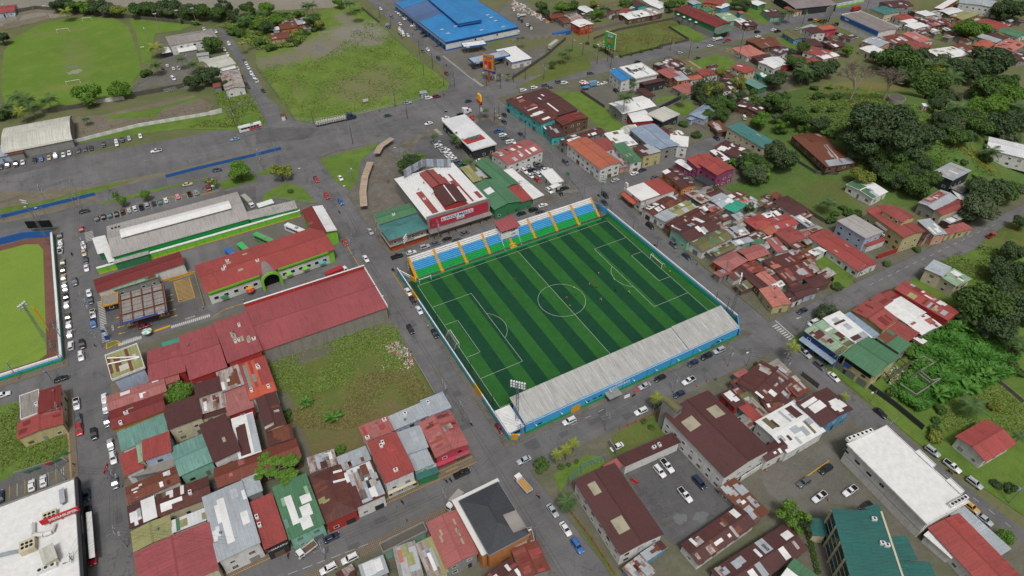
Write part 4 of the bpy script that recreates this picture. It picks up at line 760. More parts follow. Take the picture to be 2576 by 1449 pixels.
# name | corner spots of the eaves (clockwise from the left) | eave height | roof form | rise | roof | walls | extras
T = '''
house|03 -600,1000 690,545 800,1600 -500,2000|6|s1|.06|white|w_dark|label=white ribbed supermarket roof with ducts and cooling units;cat=supermarket;parapet=.5;trim=w_grey;win=0;key=mega
shop|02 1190,1449 1640,1255 1715,1445 1215,1665|5.5|s2|.6|sea_green|w_white|
house|03 1425,90 1695,0 1725,205 1460,285|6.5|s2|.5|crimson|w_lightblue|
shed|03 1365,105 1425,90 1460,285 1400,310|6|s2|.3|pale_green|w_yellow|win=0
shop|03 1215,220 1365,165 1480,350 1245,465|4.6|s2|.4|crimson|w_white|
shed|03 1460,300 1740,225 1765,315 1250,500|4|f|0|concrete|w_grey|parapet=.3;win=0
house|03 1740,150 2050,28 2118,270 1805,462|5.6|g0|.8|sea_green|w_mint|
house|02 2030,1370 2285,1275 03 2385,160 2150,350|7.5|s2|.6|maroon|w_white|sky=1
house|02 2315,1335 2560,1250 03 2600,195 2430,265|6.6|s2|.4|white|w_grey|mix=maroon,white,silver;n=9
house|03 2170,365 2956,75 3006,250 2220,550|6|g0|.9|rust_red|w_brown|n=6;mix=red_faded,rust
shop|03 1250,545 1780,350 1812,482 1300,742|5|g0|.6|rust|w_white|n=22;mix=white,rust,bright_white,rust_red
shop|03 1560,625 2085,455 2140,660 1600,850|5|g0|.7|maroon_rust|w_cream|n=8;mix=white,olive,maroon;ac=1
shop|03 1275,740 1550,640 1590,860 1310,1000|5|s2|.5|maroon|w_grey|sheets=0,0,.02,.5,.98,white;n=3
shop|03 1310,1000 1720,830 1735,1030 1345,1220|5.6|g1|.6|khaki|w_cream|vent=1
shop|03 1715,885 2060,770 2085,890 1740,1030|5.4|s2|.4|bright_white|w_cream|n=3;mix=khaki,green
shop|03 1350,1220 2085,905 2230,1390 1400,1720|7.5|g1|.7|terracotta|w_cream|
shop|03 2020,660 2440,480 2625,1130 2205,1320|7|s2|.7|silver|w_white|n=12;mix=bright_white,silver,white;vent=1;win=3
shed|03 2430,480 2590,420 2640,590 2490,655|6.4|s2|.3|silver|w_grey|win=0
shop|13 -60,700 150,615 335,1085 80,1200|6|s2|.6|crimson|w_dark|win=3;key=hak;ac=2;n=3;mix=red,crimson
shop|13 155,555 500,410 700,935 340,1105|6|s2|.8|green|w_mint|win=3;n=10;mix=sea_green,green,white,pale_green;label=shop with long green patched metal roof beside flat light green tree
shop|13 540,435 850,335 1025,770 695,950|5.5|h1|1.1|maroon_rust|w_red|win=3;n=7;mix=white,rust_red,khaki
shed|13 520,260 775,175 815,330 555,420|5|s2|.4|white_rust|w_grey|n=14;mix=maroon,white,silver,white_rust;win=0
shed|13 815,250 1090,150 1160,280 870,395|5|s2|.4|silver|w_grey|n=10;mix=rust,white_rust,silver;win=0
shop|13 870,400 1160,280 1310,640 1000,790|5.4|s2|.7|maroon_rust|w_white|sheets=0,.06,.62,.86,.99,bright_white;n=16;mix=white_rust,white,rust,silver;win=3
shop|12 1030,1395 1315,1285 1400,1440 1100,1560|7.5|s2|.4|red_faded|w_white|ac=2;n=6;mix=red,pink;vent=1
shop|13 1105,105 1410,-5 1600,400 1305,535|8|s2|.7|crimson|w_white|key=pizza;win=2;ac=3;trim=w_white
house|12 1660,1140 1870,1065 1955,1200 1745,1285|6|s2|.3|silver|w_lightblue|ac=1;parapet=.35
house|12 1320,1300 1660,1155 1750,1285 1390,1430|5.8|s2|.4|silver|w_lightblue|ac=1;vent=1
house|13 1405,5 1660,-60 1715,155 1525,230|6.5|s2|.5|silver|w_lightblue|
shop|13 1530,235 1715,160 1800,330 1605,400|5.8|s2|.4|silver|w_mint|
awning_shop|13 1605,405 1815,320 1835,400 1620,500|3.6|s0|.9|deep_teal|w_green|win=0;sheets=0,.02,.02,.98,.35,silver
shop|12 1640,1345 1945,1240 13 2155,115 1800,270|6.6|g1|.8|red_faded|w_rose|win=3;n=18;mix=red,crimson,white_rust,pink;key=pinkshop;label=corner shop with faded red sheets and rose pink front walls
slab|02 1075,690 1395,548 1435,800 1120,940|8.5|f|0|khaki|w_lightblue|label=pale slab corner building with khaki roof and grey blue walls;cat=building;parapet=.5;trim=w_white;win=0;key=slab;n=5;mix=cream,cream,rust
warehouse|02 1460,645 1825,530 1885,860 1515,915|6|g0|.7|terracotta|w_red|
warehouse|02 1800,480 2150,365 2290,790 1900,935|7.5|g0|.8|terracotta|w_red|vent=1
warehouse|02 2145,345 2490,235 2640,640 2300,785|8|s2|.9|terracotta|w_red|sky=6;ac=4;vent=1
long_red_warehouse|12 -110,190 11 1095,1250 12 1325,195 50,640|7|g0|1.0|terracotta|concrete|label=long terracotta red warehouse roof with stained concrete side wall;cat=warehouse;win=0;key=redw
shed|02 1630,553 1800,500 1812,545 1640,590|4.5|s2|.2|turquoise|w_green|win=0
house|02 1085,1090 1640,900 1655,1040 1108,1230|5.6|g0|.6|pink|w_pink|n=8;mix=pink,red_faded,white
house|02 1600,910 1790,850 1805,930 1640,985|5.4|s2|.3|red_faded|w_pink|win=0
house|02 1115,1245 1620,1068 1655,1232 1145,1415|6.6|g0|1.0|dark_red|w_gold|sky=1;ac=2
house|02 1652,1190 1980,1080 2032,1310 1712,1425|6.8|s2|.6|maroon|w_cream|
house|02 1945,975 2190,890 2235,1045 1990,1100|6.8|s2|.4|maroon|w_white|
house|02 2185,850 2390,770 2452,970 2232,1050|6.6|s2|.4|white_rust|w_grey|n=9;mix=white_rust,white,rust
house|02 2005,1115 2240,1040 2290,1200 2022,1270|6.2|s2|.4|white_rust|w_cream|n=8;mix=white_rust,white,rust
shed|02 2025,1275 2285,1198 2305,1245 2040,1315|6|s2|.2|maroon|w_cream|win=2
house|02 2400,775 2666,690 2771,1030 2530,1130|6.6|s2|.5|crimson|w_white|ac=4;sheets=0,.02,.02,.98,.25,orange_red;n=4;mix=orange_red,sea_green,pink
house|02 2235,1055 2490,970 2550,1200 2310,1285|6.2|s2|.4|pink|w_red|
house|12 15,1130 190,1050 300,1360 90,1440|6.8|g1|.7|maroon|w_cream|n=3;mix=white_rust,rust
house|13 100,-15 345,-70 380,60 140,150|6|s2|.4|maroon_rust|w_grey|n=4;mix=rust,white
shop|02 210,1090 400,1012 395,1250 205,1332|5.6|f|0|grey_dirty|w_grey|parapet=.25;trim=w_white;ac=1
shop|02 385,1045 610,962 622,1212 392,1252|5.8|s2|.4|dark_red|w_cream|vent=1
shop|02 170,1352 615,1210 655,1372 175,1512|5|g1|.7|crimson|w_yellow|n=4;mix=dark_red,red_faded
market_hall|01 1065,825 2385,485 2515,750 1130,1140|4.6|g0|1.6|market_white|pitch_green_paint|label=white market hall with streaked ribbed roof and green fascia;cat=market hall;win=0;key=market
shed|01 950,960 1060,915 1100,1070 980,1118|4|s3|.5|white|w_green|win=0
shed|01 1065,1095 1110,1075 1150,1170 1085,1205|3.6|s3|.4|white|w_green|win=0
shed|01 2485,690 2640,640 2665,735 2515,760|5|s2|.4|market_white|pitch_green_paint|win=0
shed|11 75,645 375,570 408,652 85,738|4.6|s2|.5|market_white|pitch_green_paint|win=0
shed|01 1150,1165 1480,1080 1492,1112 1160,1208|3.6|s2|.3|market_white|w_green|win=0
shed|11 15,600 150,555 180,590 25,640|4|f|0|white|w_mint|win=0
terminal|11 -620,1200 580,860 872,1045 -526,1500|6.6|g0|1.1|crimson|w_lime|label=bus terminal with long red roof and lime green fascia;cat=terminal;win=0;key=term;sky=3;ac=4;ov=.8
terminal_wing|11 440,672 665,612 838,878 602,930|6.6|g1|.8|dark_red|w_lime|label=red and white roofed wing of the bus terminal beside the tracks;cat=terminal;win=0;sheets=0,.02,.05,.98,.95,bright_white;n=6;mix=white,red
terminal_annex|01 920,1362 1740,1122 1945,1205 985,1449|5|g0|.8|dark_red|w_white|label=low dark red roof beside the lime wall of the terminal;cat=building;win=0
shed|01 1140,1382 1560,1255 1582,1342 1150,1475|4.6|s2|.3|pale_green|w_grey|n=6;mix=rust,green,pale_green;ac=1
shop|11 1190,705 1532,592 1642,690 1225,812|5|g0|.6|green|w_white|ac=1;sheets=0,.3,.1,.45,.6,green;vent=1
shop|11 1235,832 1625,690 1732,850 1335,972|6.6|h0|1.6|teal|w_grey|label=two storey corner shop with teal hip roof and orange red base;key=tealshop;win=2;ov=.9
mall|11 1370,350 1985,190 2355,592 1735,770|8|s2|.5|white|concrete|label=mall with white and red patched roof and red panel facade;cat=mall;win=0;key=mall;ac=7;n=10;mix=red,silver,white;sheets=0,.3,.05,.55,.75,crimson;vent=2
shed|11 2070,240 2150,222 2262,350 2180,392|4.6|s0|.3|khaki|w_grey|win=0
shed|11 2150,225 2230,215 2338,330 2262,355|4.6|s0|.3|olive|w_grey|win=0;n=3;mix=white_rust,silver
hall|11 2205,192 2340,130 2640,400 2500,452|5.6|g1|.9|green|w_green|
hall|11 2200,418 2440,332 2640,562 2390,692|5.6|g1|1.4|green|w_green|sheets=1,.3,.1,.5,.6,bright_white;label=green gabled shop hall with white skylight sheets beside the mall
shop|21 -56,440 62,400 200,548 75,600|5|s0|.4|crimson|w_green|
shed|21 -100,300 0,238 300,515 200,540|4|s0|.3|white|w_grey|win=0
shop|21 285,280 400,245 520,375 395,402|3.2|f|0|white|w_white|parapet=.2;label=small white flat roofed office in the corner car park
hut|21 370,420 455,393 500,412 412,450|3|f|0|white|w_white|label=white hut beside parked cars in the corner car park;cat=hut
house|11 2420,100 21 95,-45 340,65 -70,202|6.6|g0|1.0|red_faded|w_white|n=16;mix=white,red_faded,silver,red;win=2
restaurant|10 1868,1215 2115,1150 2400,1449 2182,1520|5.6|f|0|bright_white|w_dark|label=black walled fast food restaurant with flat white roof;cat=restaurant;parapet=.35;trim=white;win=2;key=mcd
shop|20 555,1440 762,1370 21 1075,185 890,265|6.8|g1|.9|orange|w_white|label=two storey shop row with long orange roof on the street corner;win=3
shop|20 810,1412 985,1385 21 1010,40 900,82|6|s0|.4|red|w_white|
shop|21 995,5 1130,-12 1312,160 1200,196|6|s0|.4|green|w_white|sky=2;win=3
shed|21 970,85 1062,75 1202,200 1070,250|4|s0|.4|grey_dirty|w_pink|n=7;mix=rust,silver,white_rust
house|21 1210,32 1400,0 1502,75 1330,127|6.6|s2|.5|maroon_rust|w_yellow|sheets=0,.05,.0,.7,.45,silver;n=5;mix=rust,silver
house|20 1225,1300 1435,1250 1662,1440 1430,1532|6.6|g1|.7|blue_grey|w_grey|win=2
house|20 1690,1400 1790,1370 21 1715,-20 1530,22|6.6|s0|.3|white|w_white|win=2
house|20 920,1355 1110,1315 1262,1449 1080,1482|5|s0|.5|white|w_cream|n=9;mix=olive,white,silver
shed|20 1120,1302 1240,1250 1262,1330 1160,1360|4.6|g1|.5|cream|w_cream|n=2
house|20 475,1400 870,1285 915,1330 560,1452|6|g0|.7|maroon_rust|w_grey|n=10;mix=white,silver,maroon;sheets=1,.1,.1,.4,.9,bright_white
turquoise_shop|20 -40,1010 110,942 432,1190 290,1262|6.6|s1|.6|maroon_rust|w_turq|label=long rusty maroon roofed shop row with turquoise front;win=3;n=16;mix=white,red,maroon,red_faded;key=turq
shop|20 110,945 335,880 645,1092 425,1190|6.8|g0|.8|maroon|w_brown|n=8;mix=white,red,maroon_rust
shop|20 432,1202 690,1120 772,1188 510,1262|6.6|g1|1.0|dark_red|w_brown|n=6;mix=rust,maroon,red
shed|20 332,1278 482,1240 502,1350 402,1402|5|s2|.3|maroon|w_turq|n=3
hall|20 930,1045 1315,968 1475,1080 1130,1122|5.6|g0|1.0|white|w_grey|n=5;mix=white,silver,khaki;win=2
hall|20 1130,1125 1380,1095 1362,1202 1240,1242|4.6|g0|.5|white|w_red|n=5;mix=silver,white
house|20 1355,1145 1530,1092 1700,1150 1512,1206|5.6|f|0|cream|w_dark|label=black walled box house with white roof and red posts;parapet=.3;trim=w_white
house|20 1790,1145 1950,1040 2078,1088 1940,1202|4.4|h0|1.8|blue_grey|w_lightblue|label=blue grey hip roofed house standing alone on the lawn;sky=0
shed|20 1755,1192 1800,1175 1845,1195 1805,1215|3|s2|.3|blue_grey|w_lightblue|win=0
house|20 2225,1065 2390,960 2580,1040 2500,1132|4.6|g0|.9|maroon|w_brown|n=18;mix=white,silver,maroon
house|20 2205,1290 2300,1240 2622,1425 2520,1502|6.6|s0|.6|teal|w_cream|win=2;sky=1
shed|20 1985,1240 2080,1215 2188,1310 2062,1332|3|s0|.3|rust|w_brown|n=6;mix=white_rust,silver,rust
house|20 2215,670 2310,635 2445,702 2342,736|5.8|h0|1.0|crimson|w_cream|win=2;n=2;mix=white
house|20 2462,735 2542,715 2642,770 2562,802|4|g1|.5|green|w_turq|n=3;mix=white
house|20 1855,710 1990,695 2080,745 1937,776|4.4|g1|.7|red|w_white|
house|20 1755,765 1870,750 1912,782 1802,816|4|g0|.6|orange|w_white|
house|20 1470,712 1612,680 1702,742 1592,802|6|g1|.6|red_faded|w_brown|
house|20 1590,742 1692,715 1772,795 1662,816|6|s0|.4|silver|w_orange|
restaurant|20 1285,832 1490,775 1528,820 1332,872|4.6|s2|.8|maroon|w_dark|label=long dark maroon roofed bar with open black front;cat=bar
office|20 1090,682 1292,632 1478,745 1232,796|7.6|f|0|white|w_white|label=white office block with flat roof and solar panels;cat=office;parapet=.4;n=5;mix=slate,silver;ac=3;win=2;key=office
office_wing|20 985,718 1115,690 1242,790 1092,818|7|g1|1.0|blue|w_white|label=white corner wing with bright blue gable roof;cat=office;win=2
house|20 1400,642 1602,596 1762,642 1562,702|4.6|g0|.6|maroon_rust|w_brown|n=24;mix=white,silver,maroon
shed|20 1660,612 1780,600 1912,690 1832,742|4|s0|.3|olive|w_grey|n=3;mix=khaki,olive
shed|20 1610,872 1780,832 1882,900 1772,966|3.6|s2|.2|pink|w_grey|n=4;mix=pink,red_faded
shed|20 1240,902 1340,880 1422,962 1382,980|3|s2|.3|maroon|w_grey|
house|20 2372,822 2422,790 2522,860 2482,912|4.4|g1|.5|sea_green|w_green|
house|20 2092,852 2232,810 2238,882 2132,922|4|g0|.5|maroon|w_white|n=3
house|20 370,147 490,130 517,160 390,197|4|g0|.6|rust_red|w_brown|n=3;mix=rust,red_faded
house|20 470,190 590,165 602,215 530,242|4|g0|.6|rust|w_grey|
house|20 520,155 650,140 722,185 602,206|4.6|g0|.5|white_rust|w_grey|n=8;mix=white,red_faded,rust
house|20 595,225 730,190 807,240 690,272|6|g1|.7|white|w_orange_red|n=5;mix=rust,white
house|20 670,76 740,57 812,100 745,136|4.4|g1|.6|bright_white|w_brown|
house|20 890,40 1040,20 1092,42 960,76|4|g0|.5|olive|w_grey|
house|20 960,77 1110,45 1162,76 1020,112|4|g0|.5|olive|w_grey|
house|20 1070,120 1160,76 1227,96 1110,136|4.2|g1|.5|red|w_white|
house|20 1080,137 1290,105 1402,152 1170,192|4.6|g0|.7|white|w_brown|n=8;mix=rust,white,silver
house|20 1280,110 1400,70 1502,130 1420,152|4.6|g0|.5|white_rust|w_brown|n=6;mix=maroon,white
house|20 1200,16 1270,4 1332,50 1270,76|5.6|g1|.7|maroon|w_turq|
house|20 1325,0 1440,-12 1482,20 1390,52|4.6|g1|.6|white|w_white|
house|20 1390,52 1520,10 1567,60 1500,86|4.6|g1|.6|white|w_white|n=3;mix=maroon
green_barn|20 1685,95 1775,45 2175,225 2035,290|7.5|g1|1.0|dark_red|w_green|label=long barn with dark red roof and green and grey walls;cat=warehouse;vent=5;win=0;key=barn
house|20 2045,142 2180,125 2282,200 2150,216|4|g0|.5|pale_green|w_mint|n=3;mix=white
shed|20 1890,86 1960,70 2047,96 1950,122|3.6|g0|.4|green|w_yellow|
shed|20 2040,66 2150,38 2222,50 2105,82|4|s2|.2|bright_white|w_blue|win=0
house|20 2290,216 2370,195 2472,246 2350,272|4|g0|.5|maroon|w_brown|n=5
house|20 2235,192 2300,180 2372,230 2302,252|4|g0|.4|white|w_pink|n=3;mix=maroon,silver
house|20 2390,22 2470,0 2542,30 2480,62|4.2|g1|.5|white|w_green|
shed|20 2265,116 2300,108 2342,130 2295,140|3|g0|.3|orange|w_blue|win=0
house|20 1880,32 2010,-10 2162,0 2082,32|4.6|g0|.5|red|w_orange|
house|20 1780,12 1850,0 1892,30 1820,52|4.2|g1|.5|silver|w_turq|
house|20 2385,406 2520,370 2622,440 2520,502|4.2|g0|.8|rust|w_brown|n=6;mix=rust_red,white_rust
house|20 2225,492 2390,446 2527,536 2370,572|4|h0|1.0|salmon|w_white|
house|20 2430,582 2560,536 2622,590 2472,616|4|g0|.5|maroon|w_brown|
house|20 2510,622 2602,580 2720,640 2640,700|5|g0|.5|white|w_white|
house|30 1030,82 1200,60 1302,106 1190,152|5.6|h0|1.0|teal|w_cream|win=2
house|30 1095,22 1380,0 1427,56 1270,78|6|g0|.9|maroon|w_grey|n=3;mix=silver
blue_banded_warehouse|30 740,162 920,112 1292,292 1115,322|7.5|g1|.7|mauve_grey|w_white|label=warehouse with mauve grey roof and deep blue wall band;cat=warehouse;win=0;key=mayca
house|30 310,277 440,250 502,266 390,292|5.8|s2|.3|silver|w_white|
house|30 390,292 490,266 557,320 440,347|6|g1|.6|maroon|w_white|win=2
shop|30 500,272 640,250 682,282 550,312|5|f|0|orange|w_rose|parapet=.3
house|30 165,332 270,310 372,376 255,402|4|g1|.6|olive|w_blue|
house|30 330,402 450,386 582,472 430,446|3.6|g0|.5|maroon|w_brown|
house|30 535,422 660,386 787,450 650,482|4|g0|.6|maroon|w_brown|n=5
house|30 925,412 1080,376 1232,426 1130,466|4.6|g1|.6|silver|w_pink|n=4;mix=rust,white
house|30 945,492 1060,450 1202,526 1060,552|4.6|g1|.6|white|w_cream|
house|30 1120,372 1270,340 1442,390 1260,452|4.4|g0|.6|rust_red|w_grey|n=10;mix=white,silver,red
house|30 1365,342 1480,320 1657,406 1530,427|4.4|g1|.6|salmon|w_white|n=3;mix=silver
house|30 1230,452 1470,402 1642,462 1560,492|4|h0|.8|red|w_red|vent=1
house|30 1330,212 1420,182 1502,212 1420,242|4.2|g0|.4|white|w_white|
house|30 1420,252 1520,222 1602,252 1470,307|4.2|g1|.5|white|w_white|
house|30 1480,122 1590,105 1692,146 1590,167|5|s2|.3|bright_white|w_cream|win=2
house|30 1280,156 1370,140 1482,176 1340,207|4.4|h0|.6|crimson|w_white|
house|30 1660,72 1850,0 1922,0 1740,87|5|s2|.4|white|w_orange_red|
house|30 1720,106 1850,72 1942,106 1830,152|4.4|g0|.5|bright_white|w_brown|
house|30 1830,162 2000,102 2132,142 1960,197|4|g0|.5|khaki|w_orange|n=3
warehouse|30 1880,42 1990,-20 2452,36 2280,57|6.5|g0|.9|silver|w_white|label=big grey white shed at the far top right edge
house|30 1520,202 1700,166 1852,242 1650,262|4|g0|.5|maroon|w_brown|n=24;mix=white,silver,red_faded
house|30 1820,252 1920,216 1992,242 1900,292|4|h0|.6|crimson|w_white|
house|30 2100,212 2180,190 2472,276 2290,297|4.2|g0|.7|crimson|w_white|vent=1
house|30 2290,302 2400,278 2622,340 2510,377|4|g1|.5|green|w_white|
house|30 2100,372 2200,322 2462,382 2260,424|4.2|g1|.5|maroon|w_white|sheets=1,.02,.05,.98,.9,silver
house|30 2070,452 2160,392 2292,432 2200,497|4|g0|.4|orange|w_brown|n=3;mix=silver,orange_red
house|30 1840,452 1960,440 2142,502 2020,532|4|g1|.5|rust|w_brown|n=4
house|30 1600,502 1850,472 2002,542 1750,602|4.4|g0|.6|white|w_grey|n=8;mix=maroon,silver,khaki
house|30 2310,462 2400,392 2592,442 2460,527|6.4|g0|.7|salmon|w_grey|n=9;mix=white,rust,maroon;win=2
house|30 2480,562 2602,502 2642,602 2500,607|4.2|g0|.5|maroon|w_grey|n=5
house|30 0,592 80,572 242,642 30,677|5|g1|.6|bright_white|w_red|
house|30 320,522 450,476 667,512 560,562|4.2|h0|.9|red|w_white|vent=2;n=4;mix=silver
house|30 490,562 640,522 717,562 560,592|4.2|g0|.4|white|w_pink|n=3;mix=red_faded
house|30 35,512 160,470 232,492 130,567|4.2|g1|.5|maroon|w_white|n=6
house|30 0,382 60,376 127,456 0,482|4|g1|.7|rust|w_brown|
house|30 185,592 330,546 362,602 260,672|4|g0|.5|rust|w_brown|n=5;mix=white_rust
house|30 330,607 450,576 512,602 430,647|4|h0|.6|red|w_white|
house|30 -20,102 80,86 142,152 10,182|4|g0|.6|maroon|w_mint|n=4
house|30 155,77 250,62 342,106 270,122|4|g1|.5|red|w_cream|
canopy|30 -40,-60 560,-60 620,30 380,102|5|g0|.6|mauve_grey|w_dark|label=wide mauve grey open shed roof at the top beside the avenue;cat=shed;win=0
pyramid_house|o 1985,345 2060,326 2167,408 2075,430|3.2|h0|2.6|rust|w_brown|label=house with rusty pyramid roof and pale skirt roof on the slope;n=8;mix=white_rust,rust;sheets=1,.02,.72,.98,.99,silver
house|31 790,407 940,335 1222,476 1040,542|4.6|g0|.7|white|w_white|sheets=0,.5,.02,.98,.98,green;sheets2=1,.02,.02,.4,.98,green;n=2;mix=silver
house|31 1650,262 1850,195 2087,282 1800,382|5.6|s2|.5|silver|w_dark|n=8;mix=white_rust,silver,white
house|31 1840,442 2030,352 2122,432 1950,502|4.6|s2|.4|grey_dirty|w_grey|n=3;mix=white
house|31 1485,582 1760,476 1922,546 1690,652|5.6|g0|.6|silver|w_grey|sheets=0,.1,.05,.9,.95,red;n=6;mix=white_rust,silver,white
house|31 1660,652 1920,560 2012,612 1762,722|5.4|g0|.7|red|w_cream|
house|31 1900,470 1990,440 2052,590 1930,600|4.6|s2|.3|white|w_grey|n=2
shed|31 1760,762 1920,702 1992,742 1832,802|3.4|s2|.3|silver|w_brown|n=4;mix=rust,white
shed|31 1840,842 1960,772 2042,862 1902,892|3.2|s2|.3|red_faded|w_yellow|
shed|31 1720,872 1830,842 1892,892 1792,922|3.2|s2|.3|red_faded|w_yellow|
house|31 55,577 200,525 412,652 270,722|4.6|h1|.9|maroon|w_white|
yellow_house|31 965,672 1210,602 1577,882 1385,942|8.4|g1|1.0|red|w_yellow|label=yellow three storey house with stepped red roofs;win=2;ov=.7;key=yel
house|31 710,777 870,715 1152,892 970,952|6.6|s2|.6|market_white|w_lightblue|win=2;trim=w_white
shed|31 970,1002 1130,932 1192,972 1000,1032|3.4|s2|.3|crimson|w_white|win=0
house|31 440,942 600,862 1087,1192 900,1277|4.4|g1|.9|crimson|w_white|sky=2;n=3;mix=red
house|31 1510,782 1640,752 1772,892 1682,922|5.6|s0|.4|silver|w_pink|n=3;win=2;mix=white
house|31 1600,1000 1620,880 1640,900 1530,920|4.4|s2|.2|maroon|w_pink|
house|31 75,892 230,826 377,936 215,1002|4.6|h1|.8|red|w_pink|
house|31 -50,762 180,712 302,792 60,882|4.4|g0|.6|crimson|w_white|n=4;mix=red_faded,silver
house|31 0,952 80,940 192,1062 80,1112|4|s2|.3|red_faded|w_white|n=2
shed|31 210,722 300,700 470,820 400,830|3.6|s2|.3|silver|w_grey|n=4;mix=white,maroon
shed|31 400,852 480,812 557,852 440,892|3.2|s2|.3|grey_dirty|w_brown|n=4;mix=rust,white_rust
house|31 370,1362 520,1302 622,1392 470,1452|4|h1|.6|maroon|w_brown|
house|31 -40,1180 200,1092 462,1312 200,1402|4.4|g0|.7|maroon_rust|w_grey|n=16;mix=salmon,white_rust,red,silver
house|31 1545,1252 1700,1182 1842,1246 1762,1322|6.4|s2|.3|silver|w_cream|win=2
house|31 1740,1322 1862,1246 2032,1362 1882,1442|6|s2|.4|pale_green|w_cream|n=6;mix=olive,white,pale_green;win=2
white_house|31 2200,-20 2300,-70 2762,60 2602,172|6.4|g1|.8|bright_white|w_white|label=long white house with bright white roof at the right edge;win=2
tyre_shop|21 1125,442 1470,342 1652,470 1302,587|5.6|s2|.5|crimson|w_white|label=red corner tyre shop with half red and half white roof;cat=shop;win=3;sheets=0,.45,.02,.99,.98,white;key=tyre
house|21 1505,287 1670,236 1822,410 1722,442|6.6|g1|.9|maroon|w_orange|n=14;mix=white,silver,white_rust,maroon;win=2
house|21 1775,167 1985,70 2062,200 1880,232|7|g1|.7|crimson|w_magenta|win=2
magenta_house|21 1870,197 2060,130 2252,246 2067,316|8|g1|.9|crimson|w_magenta|label=three storey magenta house with bright red roofs;win=2
shed|21 1830,342 1900,312 2052,386 1975,417|4|s2|.2|slate|w_grey|trim=w_red
shed|21 1655,182 1700,150 1852,236 1782,267|4.6|g1|.5|white|w_magenta|n=2;mix=cream
house|21 2050,22 2180,-30 2347,50 2332,192|4.6|g1|.8|maroon|w_grey|n=14;mix=white,maroon
shed|21 1990,77 2060,55 2182,150 2132,167|4|s0|.3|white|w_grey|n=3;mix=maroon
house|21 1310,642 1540,542 1702,592 1422,722|4.6|g0|.8|maroon_rust|w_white|n=14;mix=white_rust,white,maroon,rust;win=3
house|21 1420,702 1530,642 1662,720 1532,797|4.6|s2|.5|silver|w_white|win=3
house|21 1550,642 1740,592 1902,642 1662,722|4.6|g0|.6|khaki|w_white|n=7;mix=white,olive,silver
house|21 1535,797 1830,677 2012,702 1602,842|5|g0|.7|maroon_rust|w_brown|n=12;mix=white_rust,white,maroon
house|21 1590,842 1900,742 2122,842 1762,967|5.2|g0|1.1|maroon|w_mint|n=14;mix=white,maroon_rust,silver;win=3
house|21 1800,987 2090,842 2202,932 1932,1092|4.8|g0|.7|olive|w_white|n=11;mix=white,pale_green,olive,green;win=3
house|21 1990,1082 2200,1002 2252,1042 2062,1132|5|g0|.5|olive|w_grey|n=4;mix=pale_green
house|21 2040,1192 2210,1062 2372,1182 2172,1272|4.6|h0|1.4|pink|w_orange_red|n=4;mix=red_faded,pink
house|21 2250,1062 2480,1032 2602,1092 2400,1172|4.6|g0|.7|red_faded|w_brown|n=4;mix=pink
shed|21 2130,642 2240,556 2362,626 2242,692|3.6|s2|.4|turquoise|w_grey|win=0
house|21 1980,562 2110,480 2232,592 2112,642|4.2|g0|.5|silver|w_grey|n=5;mix=white,silver
house|21 1815,542 1920,482 2012,562 1902,602|4.6|s2|.4|white_rust|w_green|n=4;mix=rust,white
house|21 1950,492 2080,456 2142,482 2002,532|4|g0|.4|maroon|w_grey|
house|21 2200,502 2280,470 2432,562 2350,572|4|g0|.5|rust|w_grey|n=7;mix=white,maroon,pale_green
house|21 2280,562 2420,522 2502,622 2420,642|4|g0|.5|silver|w_grey|n=7;mix=rust,white,orange_red
house|21 2330,772 2490,702 2642,802 2452,842|5|h0|.9|crimson|w_brown|
house|21 2440,832 2540,792 2642,862 2602,932|4.6|g0|.6|orange|w_yellow|
house|21 2150,862 2280,812 2402,902 2222,942|4|g0|.4|silver|w_grey|n=9;mix=maroon,white_rust,white
shed|21 2400,962 2500,946 2542,990 2410,1022|4|s2|.3|green|w_white|
house|21 2200,982 2380,932 2432,986 2252,1022|4.4|s2|.3|silver|w_mint|n=2;mix=white
house|21 2320,1222 2440,1162 2532,1262 2392,1312|4.2|g0|.5|rust_red|w_brown|n=4;mix=red_faded
house|21 2260,1262 2330,1242 2602,1440 2492,1470|4.2|g1|.6|maroon|w_brown|
house|21 2470,1322 2540,1272 2652,1382 2576,1422|4.4|g1|.5|salmon|w_white|
house|32 -120,-20 110,25 232,136 75,207|4.6|g1|.6|salmon|w_yellow|vent=2
house|32 170,62 260,20 357,100 250,142|4|s2|.3|maroon|w_white|
house|32 150,0 440,-30 472,40 350,96|4.2|g0|.5|maroon|w_lightblue|
shop|32 375,427 545,310 882,560 720,702|6.6|g1|.5|pale_green|w_navy|win=2;n=14;mix=maroon_rust,white_rust,olive,white;key=blueshop;label=two storey corner shop with blue shutters and patched pale green roof
house|32 545,312 732,250 1032,502 880,562|6.6|s1|.4|white|w_grey|n=5;mix=maroon,silver,white
shed|32 765,277 830,252 1127,472 1062,502|5.4|s1|.2|blue_grey|w_grey|win=0
open_hall|32 745,672 1010,490 1347,692 1067,897|7.5|g1|1.3|green|w_yellow|label=open sided hall with large green gable roof;cat=hall;key=hall;win=3;ov=.8
hall|32 1085,492 1225,422 1402,560 1352,682|6.6|s1|.5|green|w_grey|n=3;mix=rust,green
house|32 1030,112 1215,15 1347,96 1155,187|4.6|g1|.7|red|w_orange|n=4;mix=dark_red
house|32 1150,192 1340,102 1602,246 1390,342|4.6|g1|.7|white|w_white|
long_house|32 1260,0 1400,-60 1947,232 1812,332|5.4|g1|.9|crimson|w_red|n=16;mix=silver,khaki,white,dark_red;label=very long red roofed house with silver patches behind vine lot
house|32 830,217 1000,162 1352,307 1132,402|5.4|g0|1.0|red|w_yellow|n=4;mix=dark_red
house|32 1140,422 1330,332 1502,472 1422,522|4|s2|.6|red|w_grey|
